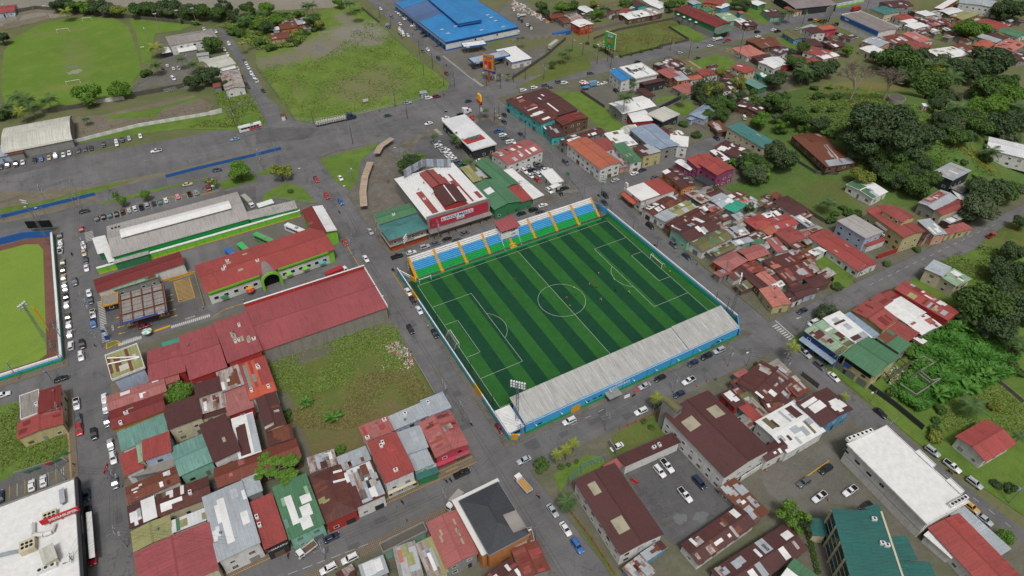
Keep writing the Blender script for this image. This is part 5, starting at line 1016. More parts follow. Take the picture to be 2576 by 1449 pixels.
house|32 1400,357 1590,262 1737,376 1552,467|4|g1|.6|white|w_grey|sheets=0,.02,.4,.98,.7,red_faded;n=5;mix=red_faded,white
shed|32 1435,517 1500,482 1607,540 1532,582|3.2|s2|.3|maroon|w_brown|n=6;mix=white
shed|32 940,172 1040,130 1082,162 980,202|3.8|s2|.2|pink|w_grey|
blue_house|32 285,1167 595,995 862,1222 547,1397|6.6|g1|1.0|maroon|w_blue|label=light blue house with maroon roof and long white strips;sheets=1,.1,.1,.25,.9,white;n=7;mix=white
house|22 2165,972 2576,770 32 242,952 40,1072|5|g0|.8|maroon_rust|w_grey|n=16;mix=white,silver,maroon,white_rust
shed|22 2280,1197 2370,1160 2552,1332 2472,1397|4|s2|.3|crimson|w_turq|
shed|22 2370,1147 2440,1125 2622,1302 2562,1332|4.2|s2|.3|grey_dirty|w_grey|n=3;mix=rust
house|22 2095,1062 2200,1010 2350,1160 2240,1210|4.4|s2|.3|maroon|w_red|n=3
house|22 2225,860 2330,815 2385,850 2270,905|3.6|s2|.3|red_faded|w_turq|
house|32 -60,1095 60,1070 152,1200 -20,1270|4.6|g0|.5|maroon_rust|w_grey|n=6;mix=white,rust
house|32 -150,1332 250,1190 33 600,-10 200,162|5.4|g0|.7|white|w_white|n=18;mix=maroon,silver,white,olive
house|22 2560,1650 33 60,50 200,162 -60,320|5.4|g0|.6|maroon|w_white|n=3;mix=white
church|22 1600,1300 1945,975 2590,1639 2110,1924|8.2|g1|1.2|maroon|w_white|label=church hall with broad maroon roof and two skylight squares;cat=church;win=2;key=church;sheets=1,.2,.3,.36,.75,skylight;sheets2=0,.62,.3,.78,.75,skylight;trim=w_white
police_station|23 630,497 1020,302 1547,1037 1077,1232|6.6|g1|.7|maroon|w_white|label=long maroon roofed building with stained white walls beside palms;cat=building;win=2;sheets=1,.12,.25,.28,.6,skylight;sheets2=1,.62,.1,.8,.6,skylight
police_wing|23 1082,237 1600,2 1702,102 1122,377|4.4|s2|.6|maroon|w_white|label=narrow maroon roofed wing linking two buildings above the yard;cat=building;ac=2;win=0
shed|23 910,352 1060,247 1132,352 990,392|4|s2|.3|red_faded|w_grey|win=0
house|23 2085,572 2245,477 2592,802 2420,902|4|g1|.6|rust|w_grey|n=16;mix=white_rust,silver,rust_red,white
shed|23 1700,1117 2260,767 2452,932 1892,1312|4.4|g0|.7|maroon|w_white|n=14;mix=white_rust,rust,white;win=2
house|23 2020,1382 2726,952 2971,1192 2250,1642|4.6|g0|.7|maroon|w_grey|n=16;mix=white,white_rust,silver
house|33 100,1482 270,1292 522,1472 350,1642|5.6|g1|1.0|green|w_grey|sheets=1,.02,.05,.98,.95,white
shed|23 1080,1362 1290,1272 1462,1412 1272,1522|4|s2|.4|white_rust|w_blue|n=9;mix=rust,silver,white_rust
shed|23 1290,1232 1500,1072 1542,1182 1372,1292|4.4|s2|.4|silver|w_blue|n=5;mix=rust,white_rust,maroon
long_white_building|33 740,100 1225,-30 2010,690 1637,935|8|f|0|white|w_white|label=long white building with flat ribbed white roof and small windows;cat=building;win=0;key=lwb;parapet=.25
teal_office|33 605,732 1150,852 1345,1502 862,1502|11|s1|.8|deep_teal|w_cream|label=tall office with deep teal roof and glass curtain wall;cat=office;win=0;key=teal;ac=3
teal_office_wing|33 1190,1082 1380,1032 1497,1302 1280,1292|8.5|s1|.5|deep_teal|w_cream|label=lower teal roofed wing right of the tall office;cat=office;win=0
teal_office_wing|33 1290,1292 1630,1312 1690,1502 1342,1502|8|s1|.5|deep_teal|w_cream|label=lowest teal roofed wing of the tall office at the bottom edge;cat=office;win=0
teal_office_wing|33 920,747 1100,757 1207,882 1082,862|9|s1|.4|deep_teal|w_cream|label=small teal roof behind the ridge of the tall office;cat=office;win=0
shed|33 405,872 585,882 560,1042 465,1042|5|s1|.4|deep_teal|w_cream|win=0
red_hall|33 1600,982 1850,842 2752,1562 2152,1502|4.6|g1|.9|crimson|w_white|label=long red roofed hall running to the bottom right corner;cat=hall
shed|33 1840,842 2000,762 2402,1162 2310,1262|5|s1|.2|silver|w_grey|win=0
awning_shed|33 1560,1032 1640,977 1887,1217 1862,1287|3.6|s1|.3|white|w_white|win=0
red_roofed_house|33 1870,42 2200,-130 2497,112 2202,307|4.8|g0|1.3|crimson|w_white|label=white house with plain bright red gable roof on the lawn;win=2;ov=.7
slate_roofed_building|13 2115,655 2405,522 2762,962 2290,1332|8|h1|1.4|slate|w_orange|label=tall building with dark slate hip roof and orange side wall;key=slate;win=0;trim=w_grey;ov=.2;sheets=0,.0,.4,.42,.98,grey_dirty
shop|13 1690,922 2065,757 2195,1220 1935,1390|6.2|g1|.7|red_faded|w_grey|sky=7
shop|13 1385,1162 1572,1112 1722,1449 1445,1510|5.6|s0|.5|grey_dirty|w_grey|n=12;mix=silver,khaki,pink,white_rust,salmon
shop|13 1582,1132 1790,1052 1932,1402 1762,1502|5.6|s0|.5|khaki|w_cream|n=10;mix=white_rust,white,silver,grey_dirty
terrace_shop|13 1240,1127 1690,922 1712,992 1292,1232|5|f|0|conc_dark|w_mint|parapet=.8;win=0;trim=w_grey
shop|13 1030,1342 1270,1232 1352,1422 1080,1522|5|s2|.4|silver|w_grey|n=7;mix=white,bright_white,silver
shop|13 800,1422 962,1312 1002,1402 850,1522|5|s2|.4|maroon|w_brown|n=3;mix=white_rust
shop|23 0,1172 240,1102 407,1372 100,1502|5.2|g1|.6|rust_red|w_grey|n=14;mix=crimson,red,rust_red,dark_red
shop|23 0,992 192,962 237,1092 0,1182|5|s0|.3|grey_dirty|w_brown|n=4;mix=cream,rust
shop|13 2235,1480 2576,1262 2720,1480 2450,1640|4.8|g0|.6|maroon|w_orange|n=7;mix=white,red
blue_warehouse|10 1405,30 2050,-105 2660,277 1887,417|6|h1|4.2|blue|w_white|label=huge warehouse with bright blue hip roof and raised ridge;cat=warehouse;win=0;key=blue;sheets=1,.03,.02,.52,.98,dull_blue;trim=royal_blue
shop|10 2440,502 20 32,456 187,580 10 2560,642|4.4|f|0|white|w_white|label=white flat roofed fuel station shop with blue edge;trim=royal_blue;win=3
house|10 215,217 360,200 432,270 250,292|3.8|g0|.6|rust|w_orange|n=8;mix=white_rust,white,rust
house|10 370,192 490,178 542,230 430,242|4.2|g0|.5|silver|w_orange_red|n=4;mix=white,rust
house|10 130,342 320,315 332,372 160,402|4|g0|.7|rust|w_pink|n=6;mix=white_rust,rust_red
shed|10 470,257 560,250 547,290 490,292|3|s2|.3|white_rust|w_grey|win=0
shed|10 160,277 220,265 242,302 170,307|3|s2|.3|white|w_lightblue|win=0
hut|10 1640,915 1710,910 1722,940 1655,947|3|s2|.3|silver|w_lightblue|label=tiny guard hut with silver roof at the field fence;cat=hut
hut|10 240,1145 290,1140 302,1167 245,1172|2.8|s2|.3|rust|w_white|label=tiny rusty roofed guard hut at the field corner;cat=hut
vaulted_hall|00 40,1300 690,1190 765,1415 60,1520|4.5|v0|3.2|cream|w_grey|label=white hall with rounded vault roof at the left;cat=hall;win=0
school|00 1655,367 2130,290 2192,372 1715,457|6.5|h0|1.8|grey_dirty|w_white|label=two storey school with dirty grey hip roof and blue base;cat=school;win=2
shed|00 1770,472 1950,445 1982,500 1812,527|4|s2|.3|white|w_grey|
shed|00 1980,537 2090,525 2107,555 1987,567|3.4|s2|.3|silver|w_white|win=0
hall|00 2040,612 2290,535 2347,642 2130,702|5.6|g0|.9|cream|w_white|label=hall with plain cream gable roof beside the school
shed|00 2220,682 2350,650 2372,687 2240,717|4.6|s2|.3|white|w_white|win=0
hall|00 2185,767 2370,687 2507,922 2290,852|4.6|g1|1.2|white_rust|w_white|n=14;mix=rust,white,white_rust;label=long rust streaked white gabled hall on the side street
shed|00 2140,842 2215,830 2227,867 2150,882|3|g0|.5|red|w_grey|win=0
tent_shed|00 1605,492 1690,467 1727,522 1620,542|3|h0|1.4|white|w_dark|win=0
house|00 -60,62 190,50 110,105 -60,150|4|g0|.9|crimson|w_lightblue|
house|01 95,12 237,-5 242,92 100,107|3.6|s2|.4|rust|w_grey|win=0
house|01 -60,30 80,0 100,110 -60,150|4|s2|.4|silver|w_lightblue|
'''
for ln in T.strip().split('\n'):
 f = ln.split('|'); kw = {}; sh = []
 for kv in (f[7].split(';') if len(f) > 7 and f[7] else []):
  k, v = kv.split('=', 1)
  if k in ('sheets', 'sheets2'): s = v.split(','); sh.append((int(s[0]), *[float(x) for x in s[1:5]], s[5]))
  elif k in ('n', 'ac', 'sky', 'vent', 'win'): kw[k] = int(v)
  elif k in ('parapet', 'ov'): kw[k] = float(v)
  else: kw[k] = v
 building(f[0], f[1], float(f[2]), f[3], float(f[4]), f[5], f[6], sheets=sh, **kw)
# lean-tos and back sheds that close the gaps between the houses
_R = random.Random(4)
for q, n in (('21 1350,660 1560,540 1950,520 2480,640 31 60,540 420,760 420,960 400,1000 640,1400 300,1449 32 0,120 22 2420,150 21 2120,1380', 60), ('30 0,420 700,400 1600,500 2400,420 2540,250 1500,130 1000,430', 45), ('20 400,140 900,40 1500,130 700,260', 14), ('22 2180,1000 2560,800 32 230,960 33 560,-30 60,120 22 2300,1400', 14), ('20 950,1330 1450,1260 1800,1370 1500,1440', 8), ('20 1450,660 1750,620 2350,830 1800,860', 12)):
 P = pts(q); xy = [(p.x, p.y) for p in P]; x0, x1 = min(p[0] for p in xy), max(p[0] for p in xy); y0, y1 = min(p[1] for p in xy), max(p[1] for p in xy); k = it = 0
 while k < n and it < 900:
  it += 1; x, y, a, b = _R.uniform(x0, x1), _R.uniform(y0, y1), _R.uniform(2, 3.6), _R.uniform(1.5, 2.6)
  if not inpoly(x, y, xy) or terr(x, y) > .5: continue
  if any((abs((x - cx) * math.cos(r) + (y - cy) * math.sin(r)) < w * .97 + .4) and (abs(-(x - cx) * math.sin(r) + (y - cy) * math.cos(r)) < d * .97 + .4) for cx, cy, r, w, d in RECTS): continue
  k += 1; h = _R.uniform(2.5, 3.3)
  building('shed', [Vector((x - a, y + b, h)), Vector((x + a, y + b, h)), Vector((x + a, y - b, h)), Vector((x - a, y - b, h))], h, _R.choice(('s0', 's2', 's1', 'g0')), .5, _R.choice(('rust', 'maroon_rust', 'white_rust', 'silver', 'maroon', 'rust_red', 'red_faded', 'olive', 'white', 'grey_dirty')), _R.choice(('w_grey', 'w_brown', 'w_white', 'concrete')), n=3, mix='rust,white_rust,maroon,silver', win=0)
# ---------------------------------------------------------------- what makes single buildings recognisable
def L_(e, c, rz, t, x, y, z):
 p = W(t, x, y, z) - c; p.z = 0; p.rotate(Matrix.Rotation(-rz, 3, 'Z')); return p.x, p.y
def boxp(name, e, x0, y0, z0, x1, y1, z1, mat): return ob(name, UBOX, mat, e, loc=((x0 + x1) / 2, (y0 + y1) / 2, z0), sc=(abs(x1 - x0), abs(y1 - y0), z1 - z0))
def sub_roof(name, e, cx, cy, w, d, h, kind, rise, mat, rz=0.0, wall=None, base=None):
 r = ob(name, roof_mesh(roof_faces(kind, w, d, h, rise)), mat, e, loc=(cx, cy, 0), rz=rz)
 if wall: ob(name + '_wall', MB().box(-w / 2 + .3, -d / 2 + .3, base, w / 2 - .3, d / 2 - .3, h - .05).mesh('sub_wall'), wall, e, loc=(cx, cy, 0), rz=rz)
 return r
def quadl(key, quad, z):
 e, c, rz, w, d, h = BLD[key]; P = pts(quad, z); cc, r2, w2, d2 = fit(P); p = cc - c; p.z = 0; p.rotate(Matrix.Rotation(-rz, 3, 'Z')); return e, p.x, p.y, w2, d2, r2 - rz
def window_row(e, n, x0, x1, y, z, w, h, side='f', mat='glass', frame='white', gap=None):
 for i in range(n):
  t = x0 + (x1 - x0) * (i + .5) / n; o2 = ob('window', WIN, frame, e, loc=(t, y, z) if side == 'f' else (y, t, z), rz=0 if side == 'f' else -math.pi / 2, sc=(w, 1, h)); ob('pane', PANE, mat, o2)
# supermarket
e, c, rz, w, d, h = BLD['mega']
x, y = L_(e, c, rz, '03', 600, 838, 8.2)
sg = boxp('sign_board', e, x - 4.6, y - .2, 7.1, x + 4.6, y + .2, 8.9, 'sign_red'); letters('MEGASUPER', 1.25, 'white', e, facing(x + .7, y - .24, 8.0, 0, -1), .05)
for k in (-3, 0, 3): boxp('sign_prop', e, x + k - .08, y + .2, 6, x + k + .08, y + 1.6, 6.2, 'steel'); ob('sign_post', MB().bar((x + k, y, 6), (x + k, y, 7.2), .08).mesh('sign_post'), 'steel', e)
for t, px, py, sx, sy, sz in (('03', 505, 850, 3.4, 3.0, 1.6), ('03', 285, 1150, 3.6, 3.4, 1.9)):
 x, y = L_(e, c, rz, t, px, py, 7); u = boxp('cooling_unit', e, x - sx / 2, y - sy / 2, 6, x + sx / 2, y + sy / 2, 6 + sz, 'w_cream')
 for i in range(6): ob('fan', MB().bar((0, 0, 0), (0, 0, .05), .42, n=12).mesh('fan'), 'black', e, loc=(x - 1 + (i % 3) * 1.0, y - .55 + (i // 3) * 1.1, 6 + sz))
m = MB(); P_ = [L_(e, c, rz, '03', a, b, 7) for a, b in ((540, 930), (520, 1000), (440, 1030), (350, 1030), (300, 1110))]
for (ax, ay), (bx, by) in zip(P_, P_[1:]): m.bar((ax, ay, 6.9), (bx, by, 6.9), .65, n=8)
ob('air_duct', m.mesh('air_duct'), 'w_white', e)
m = MB(); P_ = [L_(e, c, rz, '03', a, b, 7) for a, b in ((220, 1190), (100, 1210), (-60, 1250))]
for (ax, ay), (bx, by) in zip(P_, P_[1:]): m.bar((ax, ay, 6.8), (bx, by, 6.8), .55, n=4)
ob('air_duct', m.mesh('air_duct'), 'steel', e)
x, y = L_(e, c, rz, '03', 330, 960, 7); ob('air_duct', MB().bar((x, y - 2, 6.8), (x, y + 1.5, 6.8), .5, n=4).mesh('air_duct'), 'w_white', e)
e, qx, qy, qw, qd, qr = quadl('mega', '03 375,1190 520,1118 580,1260 435,1320', 9); sub_roof('roof_house', e, qx, qy, qw, qd, 8.6, 's0', .3, 'cream', qr, 'w_cream', 6)
e, qx, qy, qw, qd, qr = quadl('mega', '03 585,580 640,560 660,700 600,725', 7.4); sub_roof('roof_hatch', e, qx, qy, qw, qd, 7.2, 's1', .3, 'silver', qr, 'w_grey', 6)
for i in range(3): x, y = L_(e, c, rz, '03', 405 + i * 65, 1400 - i * 28, 6.6); u = ob('air_conditioner', ACM, 'white', e, loc=(x, y, 6), sc=1.7); ob('fan', FANM, 'steel_dark', u)
e, c, rz, w, d, h = BLD['mega']
boxp('fascia', e, w / 2 + .12, -d / 2, 4.2, w / 2 + .9, d / 2, 6.7, 'w_dark'); 
letters('MEGASUPER', 1.1, 'w_grey', e, facing(w / 2 + .93, L_(e, c, rz, '03', 750, 960, 5.5)[1], 5.5, 1, 0), .03)
sub_roof('awning', e, w / 2 + 2.0, L_(e, c, rz, '03', 790, 1090, 3)[1], 1.3, 15, 3.4, 's3', .3, 'white')
# slab: white crossing beams on the roof
e, c, rz, w, d, h = BLD['slab']
for a, b in (((-.45, .35), (.45, -.05)), ((-.48, .12), (.45, -.08))): ob('roof_beam', MB().bar((a[0] * w, a[1] * d, h + .4), (b[0] * w, b[1] * d, h + .4), .28, n=4).mesh('roof_beam'), 'white', e)
# red warehouse parapet, stained side
e, c, rz, w, d, h = BLD['redw']
boxp('parapet', e, -w / 2, d / 2 - .3, h - .2, w / 2, d / 2 + .12, h + 1.6, 'w_red'); boxp('parapet', e, w / 2 - .3, -d / 2, h - .3, w / 2 + .1, d / 2 - .31, h + 1.0, 'w_white'); boxp('coping', e, -w / 2, d / 2 - .4, h + 1.6, w / 2, d / 2 + .2, h + 1.75, 'white')
for i in range(12): x = -w / 2 + (i + .5) * w / 12; ob('pilaster', UBOX, 'concrete', e, loc=(x, -d / 2 + .38, 0), sc=(.35, .12, h - .3))
for i in range(8): x = -w / 2 + 4 + i * 7; ob('parapet_stay', MB().bar((x, d / 2 - .3, h + 1.3), (x, d / 2 - 2.6, h + .3), .05, n=4).mesh('parapet_stay'), 'steel', e)
# market hall
e, c, rz, w, d, h = BLD['market']
e, qx, qy, qw, qd, qr = quadl('market', '01 1195,850 2300,555 2325,635 1215,930', 7.4); sub_roof('clerestory', e, qx, qy, qw, qd, 6.8, 'g0', .6, 'white', qr, 'w_grey', 5)
for i in range(3): x, y = L_(e, c, rz, '01', 1130 + i * 35, 852 - i * 9, 5.2); ob('roof_hatch', UBOX, 'black', e, loc=(x, y, 5.1), sc=(.7, .7, .5))
boxp('base_wall', e, -w / 2 + .3, -d / 2 + .25, 0, w / 2 - .3, -d / 2 + .44, 1.6, 'w_grey')
# lime wall
lw = empty('lime_wall', (0, 0, .0), label='long lime green wall with white coping between market and bus yard', cat='wall')
a, b = W('01', 1000, 1308), W('11', 455, 722)
N_ = 22
for i in range(N_):
 p, q = a.lerp(b, i / N_), a.lerp(b, (i + .97) / N_); g = MB(); dd = (q - p).normalized(); nn = Vector((-dd.y, dd.x, 0)) * .12
 V = [p - nn, q - nn, q + nn, p + nn]; ob('wall_panel', MB().prism([(v.x, v.y) for v in V], 0, 2.7).mesh('wall_panel'), 'lime', lw)
nn = Vector((-(b - a).y, (b - a).x, 0)).normalized() * .3; ob('coping', MB().prism([((a - nn).x, (a - nn).y), ((b - nn).x, (b - nn).y), ((b + nn * 3).x, (b + nn * 3).y), ((a + nn * 3).x, (a + nn * 3).y)], 2.7, 2.95).mesh('coping'), 'white', lw)
nn *= 1.3; ob('foot_line', MB().prism([((a - nn).x, (a - nn).y), ((b - nn).x, (b - nn).y), (b.x, b.y), (a.x, a.y)], 0, .25).mesh('foot_line'), 'mark_yellow', lw)
# bus terminal
e, c, rz, w, d, h = BLD['term']
yf = -d / 2 + .8
ax = L_(e, c, rz, '11', 115, 1290, 4)[0]
for x0, x1 in ((-w / 2 + .8, ax - 3.6), (ax + 3.6, w / 2 - 3)):
 boxp('front_wall', e, x0, yf - .14, .3, x1, yf, 4.5, 'w_white'); n = max(2, int((x1 - x0) / 3.4))
 window_row(e, n, x0 + .4, x1 - .4, yf - .16, 1.8, 2.0, 1.7)
 for i in range(n * 2): t = x0 + (x1 - x0) * (i + .5) / (n * 2); ob('fascia_window', UBOX, 'glass', e, loc=(t, yf - .03, 5.2), sc=(.45, .12, .45))
 boxp('eave_fascia', e, x0, -d / 2 - .18, 5.9, x1, -d / 2 - .04, 6.75, 'lime')
 for i in range(max(2, n // 2)): t = x0 + (x1 - x0) * (i + .5) / max(2, n // 2); ob('awning', UBOX, random.choice(('w_green', 'yellow', 'w_turq', 'w_lime')), e, loc=(t, yf - 1.0, 2.5), sc=(2.6, 1.6, .12))
boxp('side_mural', e, w / 2 - .78, -d / 2 + 1, 1, w / 2 - .7, -d / 2 + 6, 5, 'w_lightblue')
V = []; F = []; n = 14; R0, R1 = 3.1, 3.8
for i in range(n + 1):
 t = math.pi * i / n
 for yy in (-d / 2 - 1.6, 1.2): V.append((ax + R1 * math.cos(t), yy, 3.6 + R1 * math.sin(t)))
 if i: k = 2 * i; F.append([k - 2, k - 1, k + 1, k])
m = me('arch_roof', V, F, [[(0, 0), (8, 0), (8, 1), (0, 1)]] * len(F)); ob('arch_roof', m, 'mauve_grey', e)
V = []; F = []
for i in range(n + 1):
 t = math.pi * i / n
 for r in (R0, R1 + .2):
  for yy in (-d / 2 - 2.0, -d / 2 - 1.5): V.append((ax + r * math.cos(t), yy, 3.6 + r * math.sin(t)))
 if i: k = 4 * i; F += [[k - 4, k - 2, k + 2, k], [k - 3, k + 1, k + 3, k - 1], [k - 2, k - 1, k + 3, k + 2], [k - 4, k, k + 1, k - 3]]
ob('arch_ring', me('arch_ring', V, F), 'w_lime', e)
for s in (-1, 1): boxp('arch_pier', e, ax + s * 3.5 - .5, -d / 2 - 2.0, 0, ax + s * 3.5 + .5, -d / 2 - 1.4, 3.6, 'w_lime')
boxp('doorway_shade', e, ax - 3, yf - .2, 0, ax + 3, yf - .1, 5.2, 'black')  # black panel paints the dark interior behind the arch
# fuel station with brown roof beams
P = pts('02 1180,60 1635,-40 1690,220 1225,350', 5.4); c, rz, w, d = fit(P)
g = empty('fuel_canopy', (c.x, c.y, .03), rz, label='fuel station canopy with weathered roof, brown beams and blue fascia', cat='fuel station')
ob('roof', roof_mesh(roof_faces('f', w, d, 5.2, 0)), 'grey_dirty', g)
for i in range(7): ob('roof_purlin', UBOX, 'mauve_grey', g, loc=(0, -d / 2 + (i + .5) * d / 7, 5.2), sc=(w - .6, .3, .12))
for i in range(5): x = -w / 2 + .5 + i * (w - 1) / 4; ob('roof_beam', UBOX, 'brown_beam', g, loc=(x, 0, 5.32), sc=(.35, d - .4, .3))
for i in range(2): ob('roof_beam', UBOX, 'brown_beam', g, loc=(0, -d / 4 + i * d / 2, 5.34), sc=(w - .4, .35, .32))
for x0, y0, x1, y1 in ((-w / 2 - .1, -d / 2 - .15, w / 2 + .1, -d / 2 + .05), (-w / 2 - .15, -d / 2, -w / 2 + .05, d / 2), (w / 2 - .05, -d / 2, w / 2 + .15, d / 2)): boxp('fascia', g, x0, y0, 4.6, x1, y1, 5.45, 'royal_blue' if y1 < 0 else 'brown_beam')
letters('delta', 1.1, 'white', g, facing(w / 2 - 2.2, -d / 2 - .18, 5.15, 0, -1), .04); boxp('fascia_line', g, -w / 2 - .1, -d / 2 - .17, 4.6, w / 2 + .1, -d / 2 - .15, 4.72, 'sign_red')
for x in (-.35, .35):
 for y in (-.25, .25): ob('post', MB().bar((x * w, y * d, 0), (x * w, y * d, 5.2), .2).mesh('post'), 'w_white', g)
for x in (-.35, .35): isl = boxp('pump_island', g, x * w - 1.8, -d * .25 - .6, 0, x * w + 1.8, -d * .25 + .6, .18, 'yellow'); ob('fuel_pump', UBOX, 'white', g, loc=(x * w - .8, -d * .25, .18), sc=(.6, .45, 1.6)); ob('fuel_pump', UBOX, 'sign_blue', g, loc=(x * w + .8, -d * .25, .18), sc=(.6, .45, 1.6))
k = building('kiosk', '02 1005,95 1175,45 1195,165 1045,160', 3.2, 'f', 0, 'concrete', 'w_dark', label='small fuel station kiosk with yellow base by the street', cat='kiosk', parapet=.3, trim='yellow', win=2)
st = empty('price_sign', tuple(W('02', 1085, 520)), label='slim blue price sign at the fuel station corner', cat='sign'); ob('pylon', UBOX, 'sign_blue', st, sc=(1.2, .3, 5)); ob('price_panel', UBOX, 'white', st, loc=(0, -.17, 2.2), sc=(1.0, .06, 1.6))
isl = empty('traffic_island', tuple(W('02', 1135, 570)), label='small grass traffic island with yellow kerb at the fuel station', cat='island'); ob('kerb', MB().prism([(-2.2, -1.4), (2.6, -.2), (1.2, 1.6), (-2, 1.6)], 0, .2).mesh('kerb'), 'yellow', isl); ob('grass', MB().prism([(-1.9, -1.1), (2.1, -.1), (1.0, 1.3), (-1.7, 1.3)], .2, .26).mesh('grass'), 'lawn', isl)
bar_ = empty('yellow_kerb', tuple(W('02', 1625, 415)), .03, label='long yellow kerb island between the fuel station crossings', cat='kerb'); ob('kerb', UBOX, 'yellow', bar_, sc=(6.2, .8, .3))
for lab, q in (('small white fuel canopy with blue edge next to the blue warehouse', '10 2075,432 2282,405 2320,440 2085,482'), ('long grey fuel canopy with blue edge behind the orange billboard', '10 2137,590 2500,505 2547,557 2200,637')):
 P = pts(q, 5); c, rz, w, d = fit(P); g = empty('fuel_canopy', (c.x, c.y, .05), rz, label=lab, cat='fuel station', group='blue fuel canopies')
 ob('roof', roof_mesh(roof_faces('f', w, d, 5.0, 0)), 'white' if 'small' in lab else 'silver', g)
 for x0, y0, x1, y1 in ((-w / 2 - .1, -d / 2 - .15, w / 2 + .1, -d / 2 + .05), (-w / 2 - .1, d / 2 - .05, w / 2 + .1, d / 2 + .15), (-w / 2 - .15, -d / 2, -w / 2 + .05, d / 2), (w / 2 - .05, -d / 2, w / 2 + .15, d / 2)): boxp('fascia', g, x0, y0, 4.2, x1, y1, 5.25, 'royal_blue')
 letters('UNO', 1.0, 'white', g, facing(-w / 2 + 2.4, -d / 2 - .18, 4.7, 0, -1), .05)
 for x in (-.33, .33): ob('post', UBOX, 'royal_blue', g, loc=(x * w, 0, 0), sc=(.9, .6, 5)); boxp('pump_island', g, x * w - 1.6, -1.0, 0, x * w + 1.6, 1.0, .2, 'yellow'); ob('fuel_pump', UBOX, 'steel', g, loc=(x * w + 1.1, 0, .2), sc=(.6, .5, 1.6))
# mall
e, c, rz, w, d, h = BLD['mall']; yf = -d / 2 - .1
boxp('facade_frame', e, -w / 2, yf - .02, 3.6, w / 2, yf + .5, 10.2, 'w_grey'); nx_, nz_ = 26, 5
for i in range(nx_):
 for j in range(nz_):
  x0 = -w / 2 + 1 + (w - 2) * i / nx_; x1 = -w / 2 + 1 + (w - 2) * (i + .97) / nx_; z0 = 3.9 + 5.1 * j / nz_; boxp('facade_panel', e, x0, yf - .12, z0, x1, yf - .02, z0 + 5.1 / nz_ - .04, 'panel_red')
sx = L_(e, c, rz, '11', 2055, 745, 7)[0]; boxp('sign_board', e, sx - 7.6, yf - .22, 6.0, sx + 7.6, yf - .12, 7.9, 'white'); letters('WOLF MALL', 1.9, 'sign_blue', e, facing(sx, yf - .25, 6.95, 0, -1), .025, 11.4)
boxp('sign_board', e, sx - .4, yf - .22, 4.6, sx + 3.2, yf - .12, 5.9, 'white'); letters('Limón', 1.1, 'w_green', e, facing(sx + 1.4, yf - .25, 5.2, 0, -1), .02)
for s, m_ in ((-1, 'panel_red'), (1, 'panel_red')):
 ob('emblem', MB().bar((0, 0, 0), (0, 0, .04), .62, n=16).mesh('emblem'), m_, e, mw=facing(sx + s * 6.7, yf - .23, 6.95, 0, -1)); ob('emblem', MB().bar((0, 0, .05), (0, 0, .07), .38, n=16).mesh('emblem_inner'), 'white', e, mw=facing(sx + s * 6.7 + .15, yf - .23, 7.05, 0, -1))
sub_roof('awning', e, 0, yf - 1.2, w, 2.4, 3.0, 's0', .4, 'mauve_grey'); boxp('shop_front', e, -w / 2, yf - .05, 0, w / 2, yf + .3, 3.3, 'w_grey')
e, qx, qy, qw, qd, qr = quadl('mall', '11 1770,440 1995,385 2122,555 1905,615', 11.5); sub_roof('roof_monitor', e, qx, qy, qw, qd, 10.8, 'g1', .9, 'maroon', qr, 'w_red', 8); ob('ridge_strip', UBOX, 'white', e, loc=(qx, qy, 11.68), sc=(.5, qd * .95, .12), rz=qr)
e, qx, qy, qw, qd, qr = quadl('mall', '11 1650,290 1790,240 1900,385 1775,440', 9.6); sub_roof('roof_monitor', e, qx, qy, qw, qd, 9.3, 'g1', .6, 'red', qr, 'w_red', 8); ob('ridge_strip', UBOX, 'maroon', e, loc=(qx, qy, 9.88), sc=(.6, qd * .95, .08), rz=qr)
rb = empty('rooftop_billboard', (0, 0, 0), label='long grey billboard frame seen from behind on the mall roof', cat='billboard')
A_, B_, C_ = W('11', 1492, 345, 8.4), W('11', 1685, 235, 8.4), W('11', 1965, 235, 8.4)
for a, b in ((A_, B_), (B_, C_)):
 n = 8
 for i in range(n):
  p, q = a.lerp(b, i / n), a.lerp(b, (i + .96) / n); dd = (q - p).normalized(); nn = Vector((-dd.y, dd.x, 0)) * .07
  for z0 in (8.9, 10.9): ob('panel', MB().prism([((p - nn).x, (p - nn).y), ((q - nn).x, (q - nn).y), ((q + nn).x, (q + nn).y), ((p + nn).x, (p + nn).y)], z0, z0 + 1.9).mesh('panel'), 'w_lightblue' if i % 3 else 'w_grey', rb)
  s_ = Vector((dd.y, -dd.x, 0)); m = MB().bar((p.x, p.y, 8.3), (p.x, p.y, 12.9), .06, n=4).bar(tuple(p + s_ * 2.2 + Vector((0, 0, .1))), (p.x, p.y, 11.6), .05, n=4); ob('strut', m.mesh('strut'), 'steel', rb)
# teal corner shop: orange base, canopy band, sign
e, c, rz, w, d, h = BLD['tealshop']; a, b = w / 2 - .9, d / 2 - .9
boxp('base_band', e, -a - .06, -b - .06, 0, a + .06, -b, 2.6, 'w_orange_red'); boxp('base_band', e, -a - .06, -b, 0, -a, b, 2.6, 'w_orange_red'); boxp('canopy', e, -a - .8, -b - .8, 3.0, a + .8, -b + .0, 3.2, 'w_grey'); boxp('canopy', e, -a - .8, -b, 3.0, -a, b + .6, 3.2, 'w_grey'); boxp('eave_band', e, -w / 2 - .05, -d / 2 - .06, h - .5, w / 2 + .05, -d / 2 - .02, h - .12, 'w_orange_red')
boxp('sign_board', e, a - 6, -b - .85, 3.2, a - .5, -b - .75, 4.0, 'white')
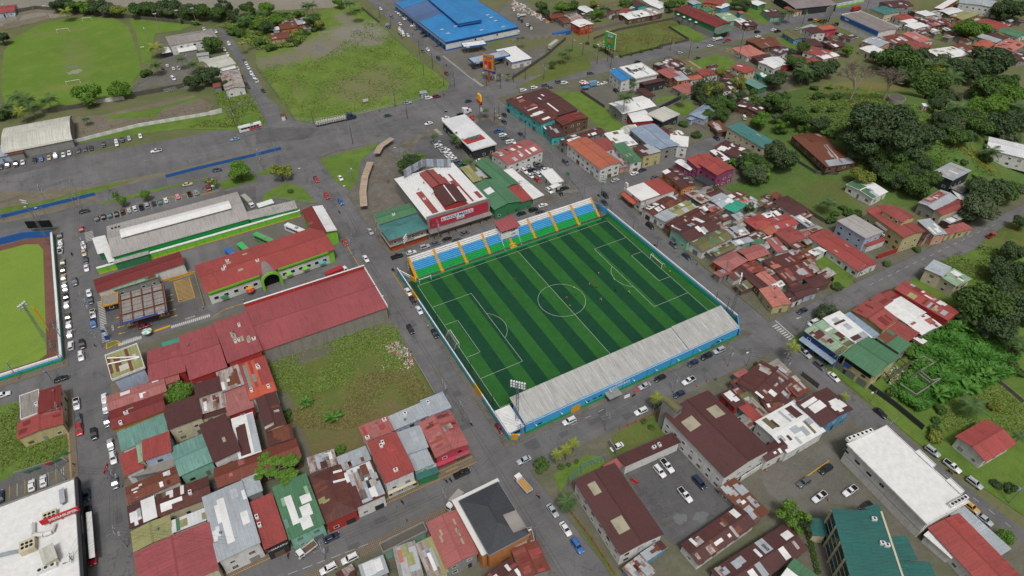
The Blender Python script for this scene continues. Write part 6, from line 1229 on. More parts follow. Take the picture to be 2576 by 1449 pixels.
# restaurant: sunken red plant area, arches emblem
e, c, rz, w, d, h = BLD['mcd']
e, qx, qy, qw, qd, qr = quadl('mcd', '10 2070,1410 2255,1350 2310,1395 2130,1449', 5.7); ob('plant_deck', UBOX, 'w_red', e, loc=(qx, qy, 5.6), sc=(qw, qd, .15), rz=qr)
for k in range(3): u = ob('air_conditioner', ACM, 'steel', e, loc=(qx - 2.5 + k * 2.4, qy, 5.75), sc=1.9); ob('fan', FANM, 'steel_dark', u)
def arches(parent, x, y, z, s, nx, ny, mat='sign_yellow', dep=.35):
 """two tall rounded arches standing side by side"""
 V = []; F = []; n = 16
 for k in (-1, 1):
  b0 = len(V)
  for i in range(n + 1):
   t = math.pi * i / n
   for r_ in (0, 1):
    ww = (.36 if r_ else .24); hh = (1.5 if r_ else 1.36)
    for zz in (-dep / s, dep / s): V.append((k * .34 + ww * math.cos(t), hh * math.sin(t) ** .8 if 0 < i < n else 0, zz))
   if i: q = b0 + 4 * i; F += [[q - 4, q - 3, q + 1, q], [q - 2, q + 2, q + 3, q - 1], [q - 4, q, q + 2, q - 2], [q - 3, q - 1, q + 3, q + 1]]
 return ob('arches', me('arches', V, F), mat, parent, mw=facing(x, y, z, nx, ny) @ Matrix.Diagonal((s, s, s, 1)))
p = W('10', 2255, 1240); sg = empty('arches_sign', (p.x, p.y, .13), label='tall pole sign with yellow double arches on red base', cat='sign')
ob('pole', MB().bar((0, 0, 0), (0, 0, 12.2), .22, n=10).mesh('pole'), 'steel', sg); boxp('name_board', sg, -.4, -2.2, 11.3, .4, 2.2, 12.2, 'black'); letters("McDonald's", .75, 'white', sg, facing(-.43, 0, 11.75, -1, 0), .02)
boxp('red_base', sg, -.6, -2.5, 12.2, .6, 2.5, 13.2, 'sign_red'); arches(sg, 0, 0, 12.9, 2.7, -1, 0, dep=.5)
p = W('10', 2175, 1225); sg = empty('small_arches_sign', (p.x, p.y, .13), label='small red sign panel with yellow arches beside the restaurant', cat='sign'); boxp('panel', sg, -1.3, -.15, 1, 1.3, .15, 3.4, 'sign_red'); boxp('post', sg, -.15, -.1, 0, .15, .1, 1, 'steel'); arches(sg, 0, -.18, 1.5, .9, 0, -1, dep=.03)
p = W('10', 2280, 1170); sg = empty('menu_board', (p.x, p.y, .13), .4, label='white advertising board by the restaurant lawn', cat='sign'); boxp('panel', sg, -.1, -1.5, 2.4, .1, 1.5, 4.6, 'white'); [boxp('post', sg, -.08, y - .08, 0, .08, y + .08, 2.4, 'steel') for y in (-1, 1)]
# billboards
p, q = W('20', 930, 540), W('20', 1018, 575); d_ = q - p; ang = math.atan2(d_.y, d_.x); L = d_.length
sg = empty('green_billboard', (p.x, p.y, .05), ang, label='large upright green billboard on black posts beside the avenue', cat='billboard')
for i in range(4): ob('post', UBOX, 'black', sg, loc=(L * (i + .3) / 3.6, .1, 0), sc=(.4, .4, 5.2))
boxp('frame', sg, -.5, -.25, 5.0, L + .5, .45, 14.6, 'white'); boxp('panel', sg, -.4, -.32, 5.1, L + .4, -.25, 14.5, 'sign_green')
fb = lambda x, z: facing(x, -.36, z, 0, -1)
letters('COMPRE MAS', .8, 'white', sg, fb(L / 2, 13.4), .02, L * .6); letters('DE MIL', 1.3, 'white', sg, fb(L / 2, 12.2), .06, L * .55); boxp('slogan_bar', sg, L * .2, -.36, 11.0, L * .8, -.32, 11.5, 'sign_blue'); boxp('picture', sg, L * .2, -.36, 8.2, L * .75, -.32, 10.7, 'sand'); letters('NARRA', 1.1, 'w_green', sg, fb(L * .5, 7.7), .06, L * .6); boxp('badge', sg, L * .25, -.36, 5.7, L * .75, -.32, 6.6, 'sign_blue'); letters('LimeBo', .6, 'white', sg, facing(L * .5, -.4, 6.1, 0, -1), .02)
p = W('10', 2342, 825); sg = empty('orange_billboard', (p.x, p.y, .05), -1.05, label='orange advertising billboard on thick orange pole at the fuel station', cat='billboard')
ob('pole', MB().bar((0, .3, 0), (0, .3, 7.2), .55, n=12).mesh('pole'), 'w_orange_red', sg)
boxp('panel', sg, -3.6, -.25, 7.2, 3.6, .1, 16.6, 'sign_orange'); boxp('back_panel', sg, -3.6, .9, 7.6, 3.6, 1.1, 16.6, 'w_grey'); boxp('lower_strip', sg, -3.6, -.3, 6.4, 3.6, .1, 7.4, 'sign_blue')
fb = lambda x, z: facing(x, -.29, z, 0, -1)
letters('KOLCOM', 1.3, 'sign_blue', sg, fb(0, 15.2), .06); boxp('slogan_bar', sg, -1.5, -.29, 13.8, 1.2, -.26, 14.1, 'w_dark')
for x in (-1.5, 1.2): boxp('picture', sg, x - 1.1, -.29, 8.2, x + 1.1, -.26, 12.9, 'sign_red'); boxp('picture', sg, x - .8, -.31, 8.4, x + .8, -.285, 10.4, 'w_brown' if x > 0 else 'w_cream')
p = W('10', 2395, 800); sg = empty('price_pylon', (p.x, p.y, .05), -1.05, label='blue and white price pylon behind the orange billboard', cat='sign'); boxp('panel', sg, -1.1, -.2, 3.5, 1.1, .2, 8.4, 'sign_blue'); [boxp('post', sg, x - .15, -.15, 0, x + .15, .15, 3.5, 'white') for x in (-.9, .9)]; boxp('price_strip', sg, -.8, -.24, 5.2, .8, -.2, 6.0, 'white')
p = W('30', 580, 235); sg = empty('billboard', (p.x, p.y, 0), 0.2, label='grey billboard seen from behind next to the blue banded warehouse', cat='billboard'); boxp('panel', sg, -5, -.2, 4, 5, .2, 12, 'w_grey'); [boxp('post', sg, x - .2, -.2, 0, x + .2, .2, 4, 'steel_dark') for x in (-3.5, 0, 3.5)]; [boxp('rib', sg, -5, -.32, z, 5, -.2, z + .15, 'steel_dark') for z in (5, 7, 9, 11)]
# blue warehouse
e, c, rz, w, d, h = BLD['blue']
e, qx, qy, qw, qd, qr = quadl('blue', '10 1730,-25 1960,-65 2265,185 2030,232', 11.5); sub_roof('raised_roof', e, qx, qy, qw, qd, 10.9, 'h1', 1.4, 'blue', qr, 'royal_blue', 9); 
boxp('wall_band', e, -w / 2 + .3, -d / 2 + .3, 4.4, w / 2 - .3, -d / 2 + .43, 5.7, 'royal_blue'); boxp('base_band', e, -w / 2 + .3, -d / 2 + .3, 0, w / 2 - .3, -d / 2 + .43, .9, 'royal_blue'); boxp('shop_front', e, -w / 2 + .25, -d / 2 + 1, 0, -w / 2 + .44, d / 2 - 1, 3.4, 'royal_blue')
for i in range(14): t = -d / 2 + 3 + i * (d - 6) / 14; ob('bay_window', UBOX, 'glass', e, loc=(-w / 2 + .22, t, .6), sc=(.12, 2.2, 2.2))
for i in range(9): a_, b_ = [(2010, 270), (1870, 282), (2225, 225), (2270, 285), (1930, 322), (2330, 145), (2365, 170), (2410, 203), (2485, 250)][i]; x, y = L_(e, c, rz, '10', a_, b_, 8); z = 6 + 4.2 * max(0, 1 - max(abs(x) / (w / 2), (abs(y) - (d / 2 - w / 2)) / (w / 2))); ob('skylight', UBOX, 'bright_white', e, loc=(x, y, z + .05), sc=(2.6, 1.1, .15))
for x in (-.1, .2): ob('round_vent', MB().bar((x * w, -d / 2 + .25, 3.6), (x * w, -d / 2 + .4, 3.6), .6, n=14).mesh('round_vent'), 'black', e)
# banded warehouse
e, c, rz, w, d, h = BLD['mayca']
boxp('blue_band', e, -w / 2 + .1, -d / 2 + .2, h - 2.6, -w / 2 + .42, d / 2 - .2, h + .4, 'royal_blue'); boxp('blue_band', e, -w / 2 + .3, d / 2 - .5, h - 1, w / 2, d / 2 - .2, h + .9, 'w_white'); letters('Mayca', 1.5, 'white', e, facing(-w / 2 + .06, d / 2 - 6, h - .9, -1, 0), .05)
boxp('parapet', e, w / 2 - .4, -d / 2, h - .5, w / 2 + .1, d / 2, h + 1.2, 'w_white')
# barn
e, c, rz, w, d, h = BLD['barn']; boxp('lower_wall', e, -w / 2 + .35, -d / 2 + .35, 0, -w / 2 + .44, d / 2 - .4, 3.8, 'w_grey'); boxp('front_wall', e, -w / 2 + .4, -d / 2 + .35, 0, w / 2 - .4, -d / 2 + .44, 7.2, 'w_grey'); sub_roof('awning', e, 0, -d / 2 - 1.2, w, 3.2, 3.6, 's0', .5, 'green')
for i in range(4): y = d / 2 - 5 - i * 6; sub_roof('window_hood', e, -w / 2 - .1, y, 1.2, 2.0, 5.4, 's1', .5, 'white')
# tyre shop
e, c, rz, w, d, h = BLD['tyre']; boxp('fascia', e, -w / 2 - .1, -d / 2, h - .9, -w / 2 + .1, d / 2, h + .5, 'w_white'); boxp('sign_board', e, -w / 2 - .18, -d / 2 + .4, h - .7, -w / 2 - .1, 0, h + .4, 'sign_red'); letters('Firestone', .95, 'white', e, facing(-w / 2 - .22, -d / 4 + .2, h - .15, -1, 0), .03)
sub_roof('awning', e, -w / 2 - .9, d * .1, 2.2, d * .75, 3.3, 's1', .6, 'orange_red'); ob('sign_post', MB().bar((-w / 2 + .6, d / 2 - .6, h), (-w / 2 + .6, d / 2 - .6, h + 1.2), .1).mesh('sign_post'), 'sign_red', e); boxp('sign_box', e, -w / 2 + .3, d / 2 - 1.5, h + 1.2, -w / 2 + .9, d / 2 + .3, h + 3, 'white'); letters('F', 1.2, 'sign_red', e, facing(-w / 2 + .27, d / 2 - .6, h + 2.1, -1, 0), .05)
# shops with lettered fronts
e, c, rz, w, d, h = BLD['pizza']; boxp('balcony', e, -w / 2 + .3, -d / 2 - .3, 3.1, w / 2 - .3, -d / 2 + .45, 3.3, 'w_cream'); boxp('sign_board', e, -w / 2 + .5, -d / 2 - .38, 2.3, w / 2 - .5, -d / 2 - .3, 3.1, 'w_dark'); letters('PIZZA LA SABROSA', .75, 'white', e, facing(0, -d / 2 - .4, 2.7, 0, -1), .02, w * .7)
e, c, rz, w, d, h = BLD['hak']; boxp('sign_board', e, -w / 2, -d / 2 - .3, h - 1.1, w / 2, -d / 2 - .1, h - .05, 'w_dark'); letters('HAKATU', .8, 'white', e, facing(.6, -d / 2 - .33, h - .6, 0, -1), .03, 4.2); boxp('logo', e, -w / 2 + .6, -d / 2 - .33, h - 1.0, -w / 2 + 2.2, -d / 2 - .3, h - .2, 'pink')
e, c, rz, w, d, h = BLD['blueshop']; sub_roof('awning', e, -w / 2 - .6, 0, 2.0, d * .96, 3.2, 's1', .6, 'blue_grey')
for i in range(7): y = -d / 2 + (i + .5) * d / 7; boxp('shutter', e, -w / 2 + .3, y - .8, 0, -w / 2 + .43, y + .8, 2.5, 'black' if i % 2 else 'royal_blue')
e, c, rz, w, d, h = BLD['pinkshop']; boxp('canopy', e, -w / 2, -d / 2 - .9, 3.1, w / 2, -d / 2 + .4, 3.5, 'w_rose'); boxp('sign_strip', e, w / 2 - 5, -d / 2 - .95, 3.55, w / 2 - .8, -d / 2 - .85, 4.2, 'w_grey')
e, c, rz, w, d, h = BLD['hall']; boxp('sign_board', e, -w / 2 + .55, d * .2, 3.4, -w / 2 + .75, d * .38, 5.0, 'sign_blue'); boxp('gallery_shade', e, -w / 2 + .68, -d / 2 + 1.2, 5.2, -w / 2 + .78, d / 2 - 1.2, 7.0, 'black')  # black panel paints the shade inside the gallery opening
for i in range(3): y = -d / 2 + 3 + i * 4.2; boxp('roller_shutter', e, -w / 2 + .7, y - 1.6, 0, -w / 2 + .79, y + 1.6, 3.0, 'steel')
# yellow house upper storey, office solar panels
e, c, rz, w, d, h = BLD['yel']
e, qx, qy, qw, qd, qr = quadl('yel', '31 1150,662 1280,615 1502,727 1350,782', 11.4); sub_roof('upper_roof', e, qx, qy, qw, qd, 11.0, 'g1', 1.1, 'red', qr, 'w_yellow', 8)
window_row(e, 3, qy - qd / 2 + .6, qy + qd / 2 - .6, qx - qw / 2 + .24, 9.4, 1.4, 1.3, 'l')
for z in (3.0, 5.8): boxp('balcony', e, -w / 2 + .1, -d * .1, z, -w / 2 + .7, d * .18, z + .9, 'white')
for i in range(10): ob('solar_panel', MB().box(-.9, -.5, 0, .9, .5, .06).mesh('solar_panel'), 'glass', BLD['office'][0], loc=(-5 + (i % 5) * 2.3, .5 + (i // 5) * 1.6, 7.75)) 
# church tower
P = pts('22 1525,1125 1590,1055 1715,1190 1650,1222', 12.5); c, rz, w, d = fit(P); tw = empty('church_tower', (c.x, c.y, .13), rz, label='grey tower with rounded mossy top beside the church roof', cat='tower')
ob('shaft', MB().box(-w / 2, -d / 2, 0, w / 2, d / 2, 11.2).mesh('shaft'), 'w_grey', tw); sub_roof('vault', tw, 0, 0, w, d, 11.2, 'v0', 1.2, 'olive') if w > d else ob('vault', roof_mesh(roof_faces('v0', d, w, 11.2, 1.2)), 'olive', tw, rz=math.pi / 2)
for s in (-1, 1): ob('gable_end', MB().bar((0, s * (d / 2 - .05), 10.9), (0, s * d / 2, 10.9), w / 2 - .02, n=20).mesh('gable_end'), 'w_grey', tw)
ob('round_window', MB().bar((-w / 2 - .06, 0, 7), (-w / 2 + .05, 0, 7), .95, n=18).mesh('round_window'), 'w_dark', tw); ob('round_window', MB().bar((0, -d / 2 - .06, 7), (0, -d / 2 + .05, 7), .95, n=18).mesh('round_window'), 'w_dark', tw)
# long white building: dark slits, roof plant
e, c, rz, w, d, h = BLD['lwb']
for px, py in ((740, 210), (858, 320), (978, 435), (1145, 520), (1115, 565), (1085, 585)): x, y = L_(e, c, rz, '33', px, py, 5.5); o2 = ob('window', WIN, 'w_grey', e, loc=(-w / 2 + .44, y, 4.6 + (.5 if px > 1000 else 0)), rz=-math.pi / 2, sc=(1.9 if px < 1000 else .8, 1, 1.0)); ob('pane', PANE, 'glass', o2)
for (px, py), n in (((905, 40), 6), ((1905, 715), 5)):
 for i in range(n): x, y = L_(e, c, rz, '33', px - 90 + i * 42, py + 35 - i * 16, 8.4) if n == 6 else L_(e, c, rz, '33', 1845 + i * 33, 735 - i * 17, 8.4); u = ob('air_conditioner', ACM, 'white', e, loc=(x, y, h), sc=(1.6, 1.6, 1.6)); ob('fan', FANM, 'black', u)
for (px, py), (qx, qy) in (((1440, 215), (1600, 380)), ((1760, 500), (1900, 640))): 
 x0, y0 = L_(e, c, rz, '33', px, py, 8); x1, y1 = L_(e, c, rz, '33', qx, qy, 8); b1 = boxp('roof_step', e, w / 2 - .2, min(y0, y1), 5, w / 2 + 1.6, max(y0, y1), h, 'white'); boxp('roof_step_kerb', e, w / 2 + 1.6, min(y0, y1), 5, w / 2 + 1.8, max(y0, y1), h + .3, 'w_white')
boxp('wall_seam', e, -w / 2 + .42, -d / 2 + .4, 3.4, -w / 2 + .44, d / 2 - .4, 3.6, 'w_grey')
# teal office glass wall
e, c, rz, w, d, h = BLD['teal']; xg = -w / 2 + .4
for i in range(14):
 for j in range(4):
  y0 = -d / 2 + .6 + i * (d - 1.2) / 14; ob('glass_pane', UBOX, 'green_glass' if j < 2 else 'glass', e, loc=(xg, y0 + .5 * (d - 1.2) / 14, .8 + j * 2.4), sc=(.1, (d - 1.2) / 14 * .88, 2.15))
for j in range(5): boxp('mullion_rail', e, xg - .1, -d / 2 + .4, .6 + j * 2.4, xg + .06, d / 2 - .4, .75 + j * 2.4, 'w_white')
for i in range(5): y = -d / 2 + .6 + i * (d - 1.2) / 4; boxp('column', e, xg - .5, y - .25, 0, xg - .1, y + .25, h - .3, 'w_cream')
boxp('ridge_strip', e, w / 2 - .3, -d / 2, h + .75, w / 2 + .2, d / 2, h + .95, 'w_cream')
# slate building: pale flat roof border and orange wall
e, c, rz, w, d, h = BLD['slate']; boxp('roof_border', e, -w / 2 - 1.5, -d / 2 + 1, h - .7, -w / 2 - .02, d / 2 + 1.4, h - .4, 'w_white'); boxp('roof_border', e, -w / 2, d / 2 + .2, h - .7, w / 2 + .6, d / 2 + 1.4, h - .4, 'w_white'); boxp('side_wall', e, -w / 2 - 1.4, -d / 2 + 1.1, 0, -w / 2 - .1, d / 2 + 1.2, h - .7, 'w_orange')
# ---------------------------------------------------------------- walls, fences
def wall(label, s, h, mat, th=.2, cap=None, name='wall', cat='wall', grp=None):
 P = pts(s); a = P[0]; e = empty(name, tuple(a), 0, label=label, cat=cat)
 for p, q in zip(P, P[1:]):
  L = (q - p).length; n = max(1, round(L / 5)); rz = math.atan2(q.y - p.y, q.x - p.x)
  for i in range(n):
   u = p.lerp(q, (i + .5) / n) - a; ob('wall_panel', UBOX, mat, e, loc=(u.x, u.y, u.z - .2), rz=rz, sc=(L / n - .03, th, h + .2))
  if cap: u = p.lerp(q, .5) - a; ob('coping', UBOX, cap, e, loc=(u.x, u.y, u.z + h), rz=rz, sc=(L, th + .1, .12))
 return e
def fence(label, s, h=2.2, mat='steel', step=5, mesh=True, rail=2):
 P = pts(s); a = P[0]; e = empty('fence', tuple(a), 0, label=label, cat='fence'); pm = MB().bar((0, 0, 0), (0, 0, h), .06, n=5).mesh('post')
 for p, q in zip(P, P[1:]):
  L = (q - p).length; n = max(1, round(L / step))
  for i in range(n + 1): u = p.lerp(q, i / n) - a; ob('post', pm, mat, e, loc=u)
  for k in range(rail): z = Vector((0, 0, h * (k + 1) / rail - .05)); ob('rail', MB().bar(tuple(p - a + z), tuple(q - a + z), .04, n=4).mesh('rail'), mat, e)
  if mesh: ob('mesh_panel', MB().quad(p - a, q - a, q - a + Vector((0, 0, h)), p - a + Vector((0, 0, h))).mesh('mesh_panel'), 'chain_link', e)
 return e
wall('long blue wall along the avenue near the lone white pickup', '01 1672,340 2000,255 2576,120 11 255,55', 1.6, 'royal_blue', .25)
wall('blue wall along the avenue left of the light poles', '01 0,750 490,630 960,515', 1.6, 'royal_blue', .25)
wall('white boundary wall of the muddy lot beside the vaulted hall', '00 740,1440 1400,1275 2120,1155', 1.8, 'w_white', .25)
wall('short grey white wall end beside the tall grass', '00 2115,1160 2240,1130', 2.4, 'w_white', .25)
fence('rusty fence posts above the white boundary wall', '00 850,1350 1400,1230 2200,1080', 3.2, 'brown_beam', 6, False)
wall('dark stained wall below the old sports field', '00 430,1145 960,1060', 2.4, 'conc_dark'); wall('white wall between two round trees at the sports field', '00 970,1040 1255,1000', 2.2, 'w_white')
wall('long dark wall between river and sports field', '00 0,160 370,90 900,140 1370,190 1960,250', 2.4, 'conc_dark'); wall('dark wall of the yard with metal racks', '00 1360,970 1850,880', 2.6, 'conc_dark')
fence('tall mesh fence along the muddy field and side street', '10 0,690 250,1010', 2.4, 'steel', 4); fence('mesh fence along the muddy field facing the avenue', '10 300,1060 390,1215 590,1245 1000,1170 1660,1010 1940,900 1960,850', 2.4, 'steel', 5); fence('mesh fence along the muddy field facing the truck street', '10 1950,840 1560,540 1250,250 1070,100', 2.2, 'steel', 5)
fence('mesh fence of the grass strip by the coach', '00 2240,1150 2560,1010 10 0,1000 110,1250', 2.0); fence('sports field ball fence at the curved drive', '00 1280,970 1400,850 1560,770', 2.0)
wall('low dark wall around the littered vacant lot', '20 820,400 1060,310 1640,195 1690,250', 1.8, 'conc_dark'); wall('dark wall between littered lot and small lawn', '20 1575,280 1780,410 1640,445', 1.6, 'conc_dark'); wall('dark front wall of the littered lot', '20 1020,590 920,510', 2.0, 'conc_dark'); wall('dark end wall of littered lot beside the avenue', '20 1480,475 1605,450', 1.8, 'conc_dark')
wall('tin fence along the lane beside the red balcony house', '20 800,320 960,280 1170,225', 2.4, 'mauve_grey'); wall('concrete yard wall behind the fuel station', '20 0,420 180,405 540,370', 2.2, 'concrete'); wall('dark wall running down to the fuel station', '20 0,800 330,580 540,400', 2.0, 'conc_dark')
wall('grey wall beside the lawn behind the turquoise shops', '20 690,930 930,1090', 2.0, 'conc_dark'); wall('grey board fence behind the white halls', '20 1480,1110 1700,1000', 2.6, 'slate'); wall('grey stepped wall below the blue grey house', '20 1770,1240 2040,1330', 1.8, 'concrete'); wall('yellow and grey wall of the salmon roofed house', '20 2150,520 2390,620', 2.4, 'w_yellow')
wall('lime and white roadside wall at the top edge', '30 595,92 960,22', 2.8, 'w_white', .2); wall('lime base of the roadside wall at the top edge', '30 595,100 960,30', 1.2, 'lime', .25); wall('lime and white wall end beside the open shed', '30 385,135 525,95', 2.6, 'w_white'); wall('lime base of the wall end beside the open shed', '30 385,145 525,105', 1.2, 'lime', .25)
wall('concrete retaining wall with rubbish at the lot corner', '12 1590,720 1700,900 1800,1080', 1.2, 'concrete', .25)
wall('corrugated tin fence below the vine covered lot', '32 1010,1010 1260,1190 1550,1430', 2.4, 'slate'); wall('red and grey tin fence behind the vine covered lot', '32 2165,490 2330,600 2500,720', 2.0, 'red_faded'); wall('faded tin fence at the garden right of the vines', '32 2320,960 2420,1040 2560,1160', 1.6, 'mauve_grey')
wall('stained wall across from the church yard', '32 330,880 500,1010', 2.2, 'conc_dark'); wall('white wall at the yard entrance beside the broad maroon roof', '23 970,130 1045,240', 3.0, 'w_grey'); wall('white stained wall of the parking yard', '23 2290,500 2540,340', 2.5, 'w_white')
wall('tin fence between grass and patched roofs', '31 200,1080 420,1210', 2.0, 'slate'); wall('second tin fence down to the road', '31 500,1290 650,1390', 2.0, 'slate'); wall('red garden wall in front of the yellow house', '31 1095,1160 1310,1085', 2.6, 'w_red'); wall('red side wall of the yellow house yard', '31 1140,980 1310,1085', 2.6, 'w_red')
wall('dark wall below the rusty pyramid roof', '31 300,190 480,300 700,310', 1.6, 'conc_dark'); wall('dark retaining wall at the back of the slope', '31 390,690 560,790', 2.0, 'conc_dark')
fence('red rail fence beside the long maroon roof', '23 600,830 800,1090 1030,1440', 1.6, 'w_red', 3, False); fence('red rail fence in front of the round topped tower', '22 1080,1430 1480,1260', 1.6, 'w_red', 3, False); fence('blue terrace railing at the corner of the long maroon roof', '23 570,570 580,500 690,420 700,380 930,290', 3.4, 'w_blue', 1.2, False, 3)
fence('yellow stair railing descending the hill', '30 1580,1130 1660,1140 1700,1345 1990,1440', 1.1, 'yellow', 2, False); fence('second yellow stair railing on the hill', '30 1850,1265 2040,1440 31 2040,30 2290,290', 1.1, 'yellow', 2, False); fence('yellow viewpoint railing beside bare trees', '30 1040,895 990,960 1000,1030 815,1065 900,1130', 1.1, 'yellow', 1.5, False); fence('yellow railing along the hill steps at the right', '31 1900,0 2080,160 2280,290', 1.1, 'yellow', 2, False)
fence('mesh fence beside the green terminal island', '11 180,550 420,590 610,610', 1.6); fence('rail fence of the small corner car park', '21 410,520 690,490 560,330', 1.6, 'steel', 3, False)
wall('grey wall of the supermarket car park', '03 150,425 640,275 690,310', 1.0, 'w_grey'); wall('yellow kerb wall along the gravel parking', '33 290,520 610,295', .4, 'mark_yellow', .3, name='kerb', cat='kerb')
wall('yellow kerb bar at the terminal forecourt', '02 2150,290 2270,215 2576,120', .2, 'mark_yellow', .2, name='kerb', cat='kerb'); wall('yellow kerb line at the avenue car park', '01 950,745 1700,540 2000,480 2020,515 2200,470', .25, 'mark_yellow', .2, name='kerb', cat='kerb')
wall('yellow pipe barrier around the hatched gate', '01 1640,1385 1960,1295 02 2060,190', .9, 'yellow', .12, name='barrier', cat='barrier')
# overgrown ruin
ru = empty('roofless_ruin', tuple(W('32', 1350, 1000)), label='roofless ruin with concrete frame next to the green hall', cat='ruin'); o_ = Vector(ru.location)
for s, h_ in (('32 1100,860 1260,740 1380,830 1200,960 1100,860', 2.6), ('32 1200,960 1420,800', 3), ('32 1380,980 1500,890', 3)):
 P = pts(s)
 for p, q in zip(P, P[1:]):
  u = (p + q) / 2 - o_; L = (q - p).length; rz = math.atan2(q.y - p.y, q.x - p.x); ob('frame_beam', UBOX, 'w_brown' if h_ == 2.6 else 'conc_dark', ru, loc=(u.x, u.y, h_), rz=rz, sc=(L, .35, .4)); u = p - o_; ob('frame_post', UBOX, 'concrete', ru, loc=(u.x, u.y, 0), sc=(.35, .35, h_))
# covered walkways with rusty curved roofs
def walkway(label, s, wd, h=2.8):
 P = pts(s, h); a = P[0]; e = empty('covered_walkway', (a.x, a.y, 0), label=label, cat='shelter')
 k = 0
 for p, q in zip(P, P[1:]):
  n = max(1, round((q - p).length / 1.1)); dd = (q - p).normalized(); rz = math.atan2(dd.y, dd.x)
  for i in range(n):
   u = p.lerp(q, (i + .5) / n) - a; k += 1; o2 = ob('roof_sheet', SHM, 'pale_rust', e, loc=(u.x, u.y, h + .03 * (k % 2)), rz=rz, sc=((q - p).length / n * 1.12, wd, 1))
   if k % 4 == 0: ob('post', MB().bar((u.x, u.y, 0), (u.x, u.y, h), .08).mesh('post'), 'steel_dark', e)
walkway('curved rusty roofed walkway on the grass island near tracks', '11 1150,180 1095,330 1075,480 1085,625', 3.2); walkway('short rusty roofed walkway beside the grass island', '11 1212,95 1255,20 10 1370,1390', 3.2)
# umbrella stalls, containers, market stall
def parasol(t, x, y, lab, mats=('white', 'umbrella_red'), r=1.6):
 p = W(t, x, y); e = empty('parasol', (p.x, p.y, gz(p.x, p.y)), label=lab, cat='parasol'); ob('pole', MB().bar((0, 0, 0), (0, 0, 2.4), .04).mesh('pole'), 'steel', e)
 for i in range(8):
  a0, a1 = 2 * math.pi * i / 8, 2 * math.pi * (i + 1) / 8; ob('canopy_gore', me('gore', [(0, 0, 2.6), (r * math.cos(a0), r * math.sin(a0), 2.1), (r * math.cos(a1), r * math.sin(a1), 2.1), (r * math.cos(a1), r * math.sin(a1), 1.95), (r * math.cos(a0), r * math.sin(a0), 1.95)], [[0, 1, 2], [1, 4, 3, 2]]), mats[i % 2], e)
parasol('20', 715, 870, 'left red and white striped parasol by the avenue'); parasol('20', 748, 868, 'right red and white striped parasol by the avenue'); parasol('02', 1497, 475, 'white parasol of a street vendor near fuel crossings', ('white', 'w_mint'), 1.8); parasol('02', 2530, 60, 'red parasol beside the terminal stalls', ('sign_red', 'umbrella_red'))
ta = empty('blue_tarp_stall', tuple(W('20', 740, 905)), label='blue tarpaulin stall beneath the striped parasols', cat='stall'); ob('tarp', roof_mesh(roof_faces('g0', 4, 3, 2, .4)), 'blue', ta); [ob('post', MB().bar((x, y, 0), (x, y, 2), .04).mesh('post'), 'steel', ta) for x in (-1.9, 1.9) for y in (-1.4, 1.4)]
sc_ = empty('shipping_container', tuple(W('20', 500, 355)), .03, label='long blue container behind the storage yard', cat='container'); ob('body', UBOX, 'royal_blue', sc_, sc=(14, 2.6, 2.6)); [ob('door_bar', UBOX, 'steel', sc_, loc=(-7.03, y, .2), sc=(.06, .08, 2.2)) for y in (-.8, -.3, .3, .8)]; [ob('side_rib', UBOX, 'royal_blue', sc_, loc=(-6.5 + i, -1.33, .1), sc=(.4, .06, 2.4)) for i in range(14)]
sc_ = empty('box_trailer', tuple(W('20', 415, 480)), .55, label='white box trailer roof beside the dark yard wall', cat='trailer'); ob('body', UBOX, 'cream', sc_, loc=(0, 0, 1), sc=(11, 2.5, 2.6)); [ob('wheel', MB().bar((x, y, .5), (x, y + .2, .5), .5, n=12).mesh('wheel'), 'tyre', sc_) for x in (-4, -3, 3) for y in (-1.2, 1.0)]
# ---------------------------------------------------------------- vehicles
def car_body(L, Wd, zs, zt, base, top, hood, deck, pick=False):
 """painted shell: lower hull lofted along the length, cabin frustum on top"""
 hw = Wd / 2; st = [(-L / 2, .80, .42, deck - .12), (-L / 2 + .12, .93, .28, deck - .02), (base[0] - .05 if base[0] > -L / 2 + .3 else -L / 2 + .25, 1, .24, deck), (base[0] + .25, 1, .22, zs), (base[1] - .2, 1, .22, zs), (base[1] + .1, 1, .24, hood + .06), (L / 2 - .35, .97, .26, hood - .06), (L / 2 - .08, .90, .3, hood - .2), (L / 2, .78, .42, hood - .32)]
 V = []; F = []
 for x, k, zb, z in st:
  w = hw * k
  V += [(x, -w * .9, zb), (x, -w, zb + .16), (x, -w, z - .16), (x, -w * .93, z - .03), (x, -w * .55, z + .01), (x, w * .55, z + .01), (x, w * .93, z - .03), (x, w, z - .16), (x, w, zb + .16), (x, w * .9, zb)]
 n = 10
 for i in range(len(st) - 1):
  for j in range(n): a = i * n + j; b = i * n + (j + 1) % n; F.append([a, b, b + n, a + n])
 F.append(list(range(n))); F.append(list(range((len(st) - 1) * n, len(st) * n))[::-1])
 k = len(V); wb, wt = hw * .92, hw * .76; zm = (zs - .04)
 V += [(base[0], -wb, zm), (base[1], -wb, zm), (base[1], wb, zm), (base[0], wb, zm), (top[0], -wt, zt - .05), (top[1], -wt, zt - .05), (top[1], wt, zt - .05), (top[0], wt, zt - .05),
          (top[0] + .14, -wt * .86, zt), (top[1] - .14, -wt * .86, zt), (top[1] - .14, wt * .86, zt), (top[0] + .14, wt * .86, zt)]
 for f in ((0, 1, 5, 4), (1, 2, 6, 5), (2, 3, 7, 6), (3, 0, 4, 7), (4, 5, 9, 8), (5, 6, 10, 9), (6, 7, 11, 10), (7, 4, 8, 11), (8, 9, 10, 11)): F.append([k + q for q in f])
 m = me('body', V, F); m.polygons.foreach_set('use_smooth', [i < (len(st) - 1) * n for i in range(len(F))]); return m, (wb, wt, zm)
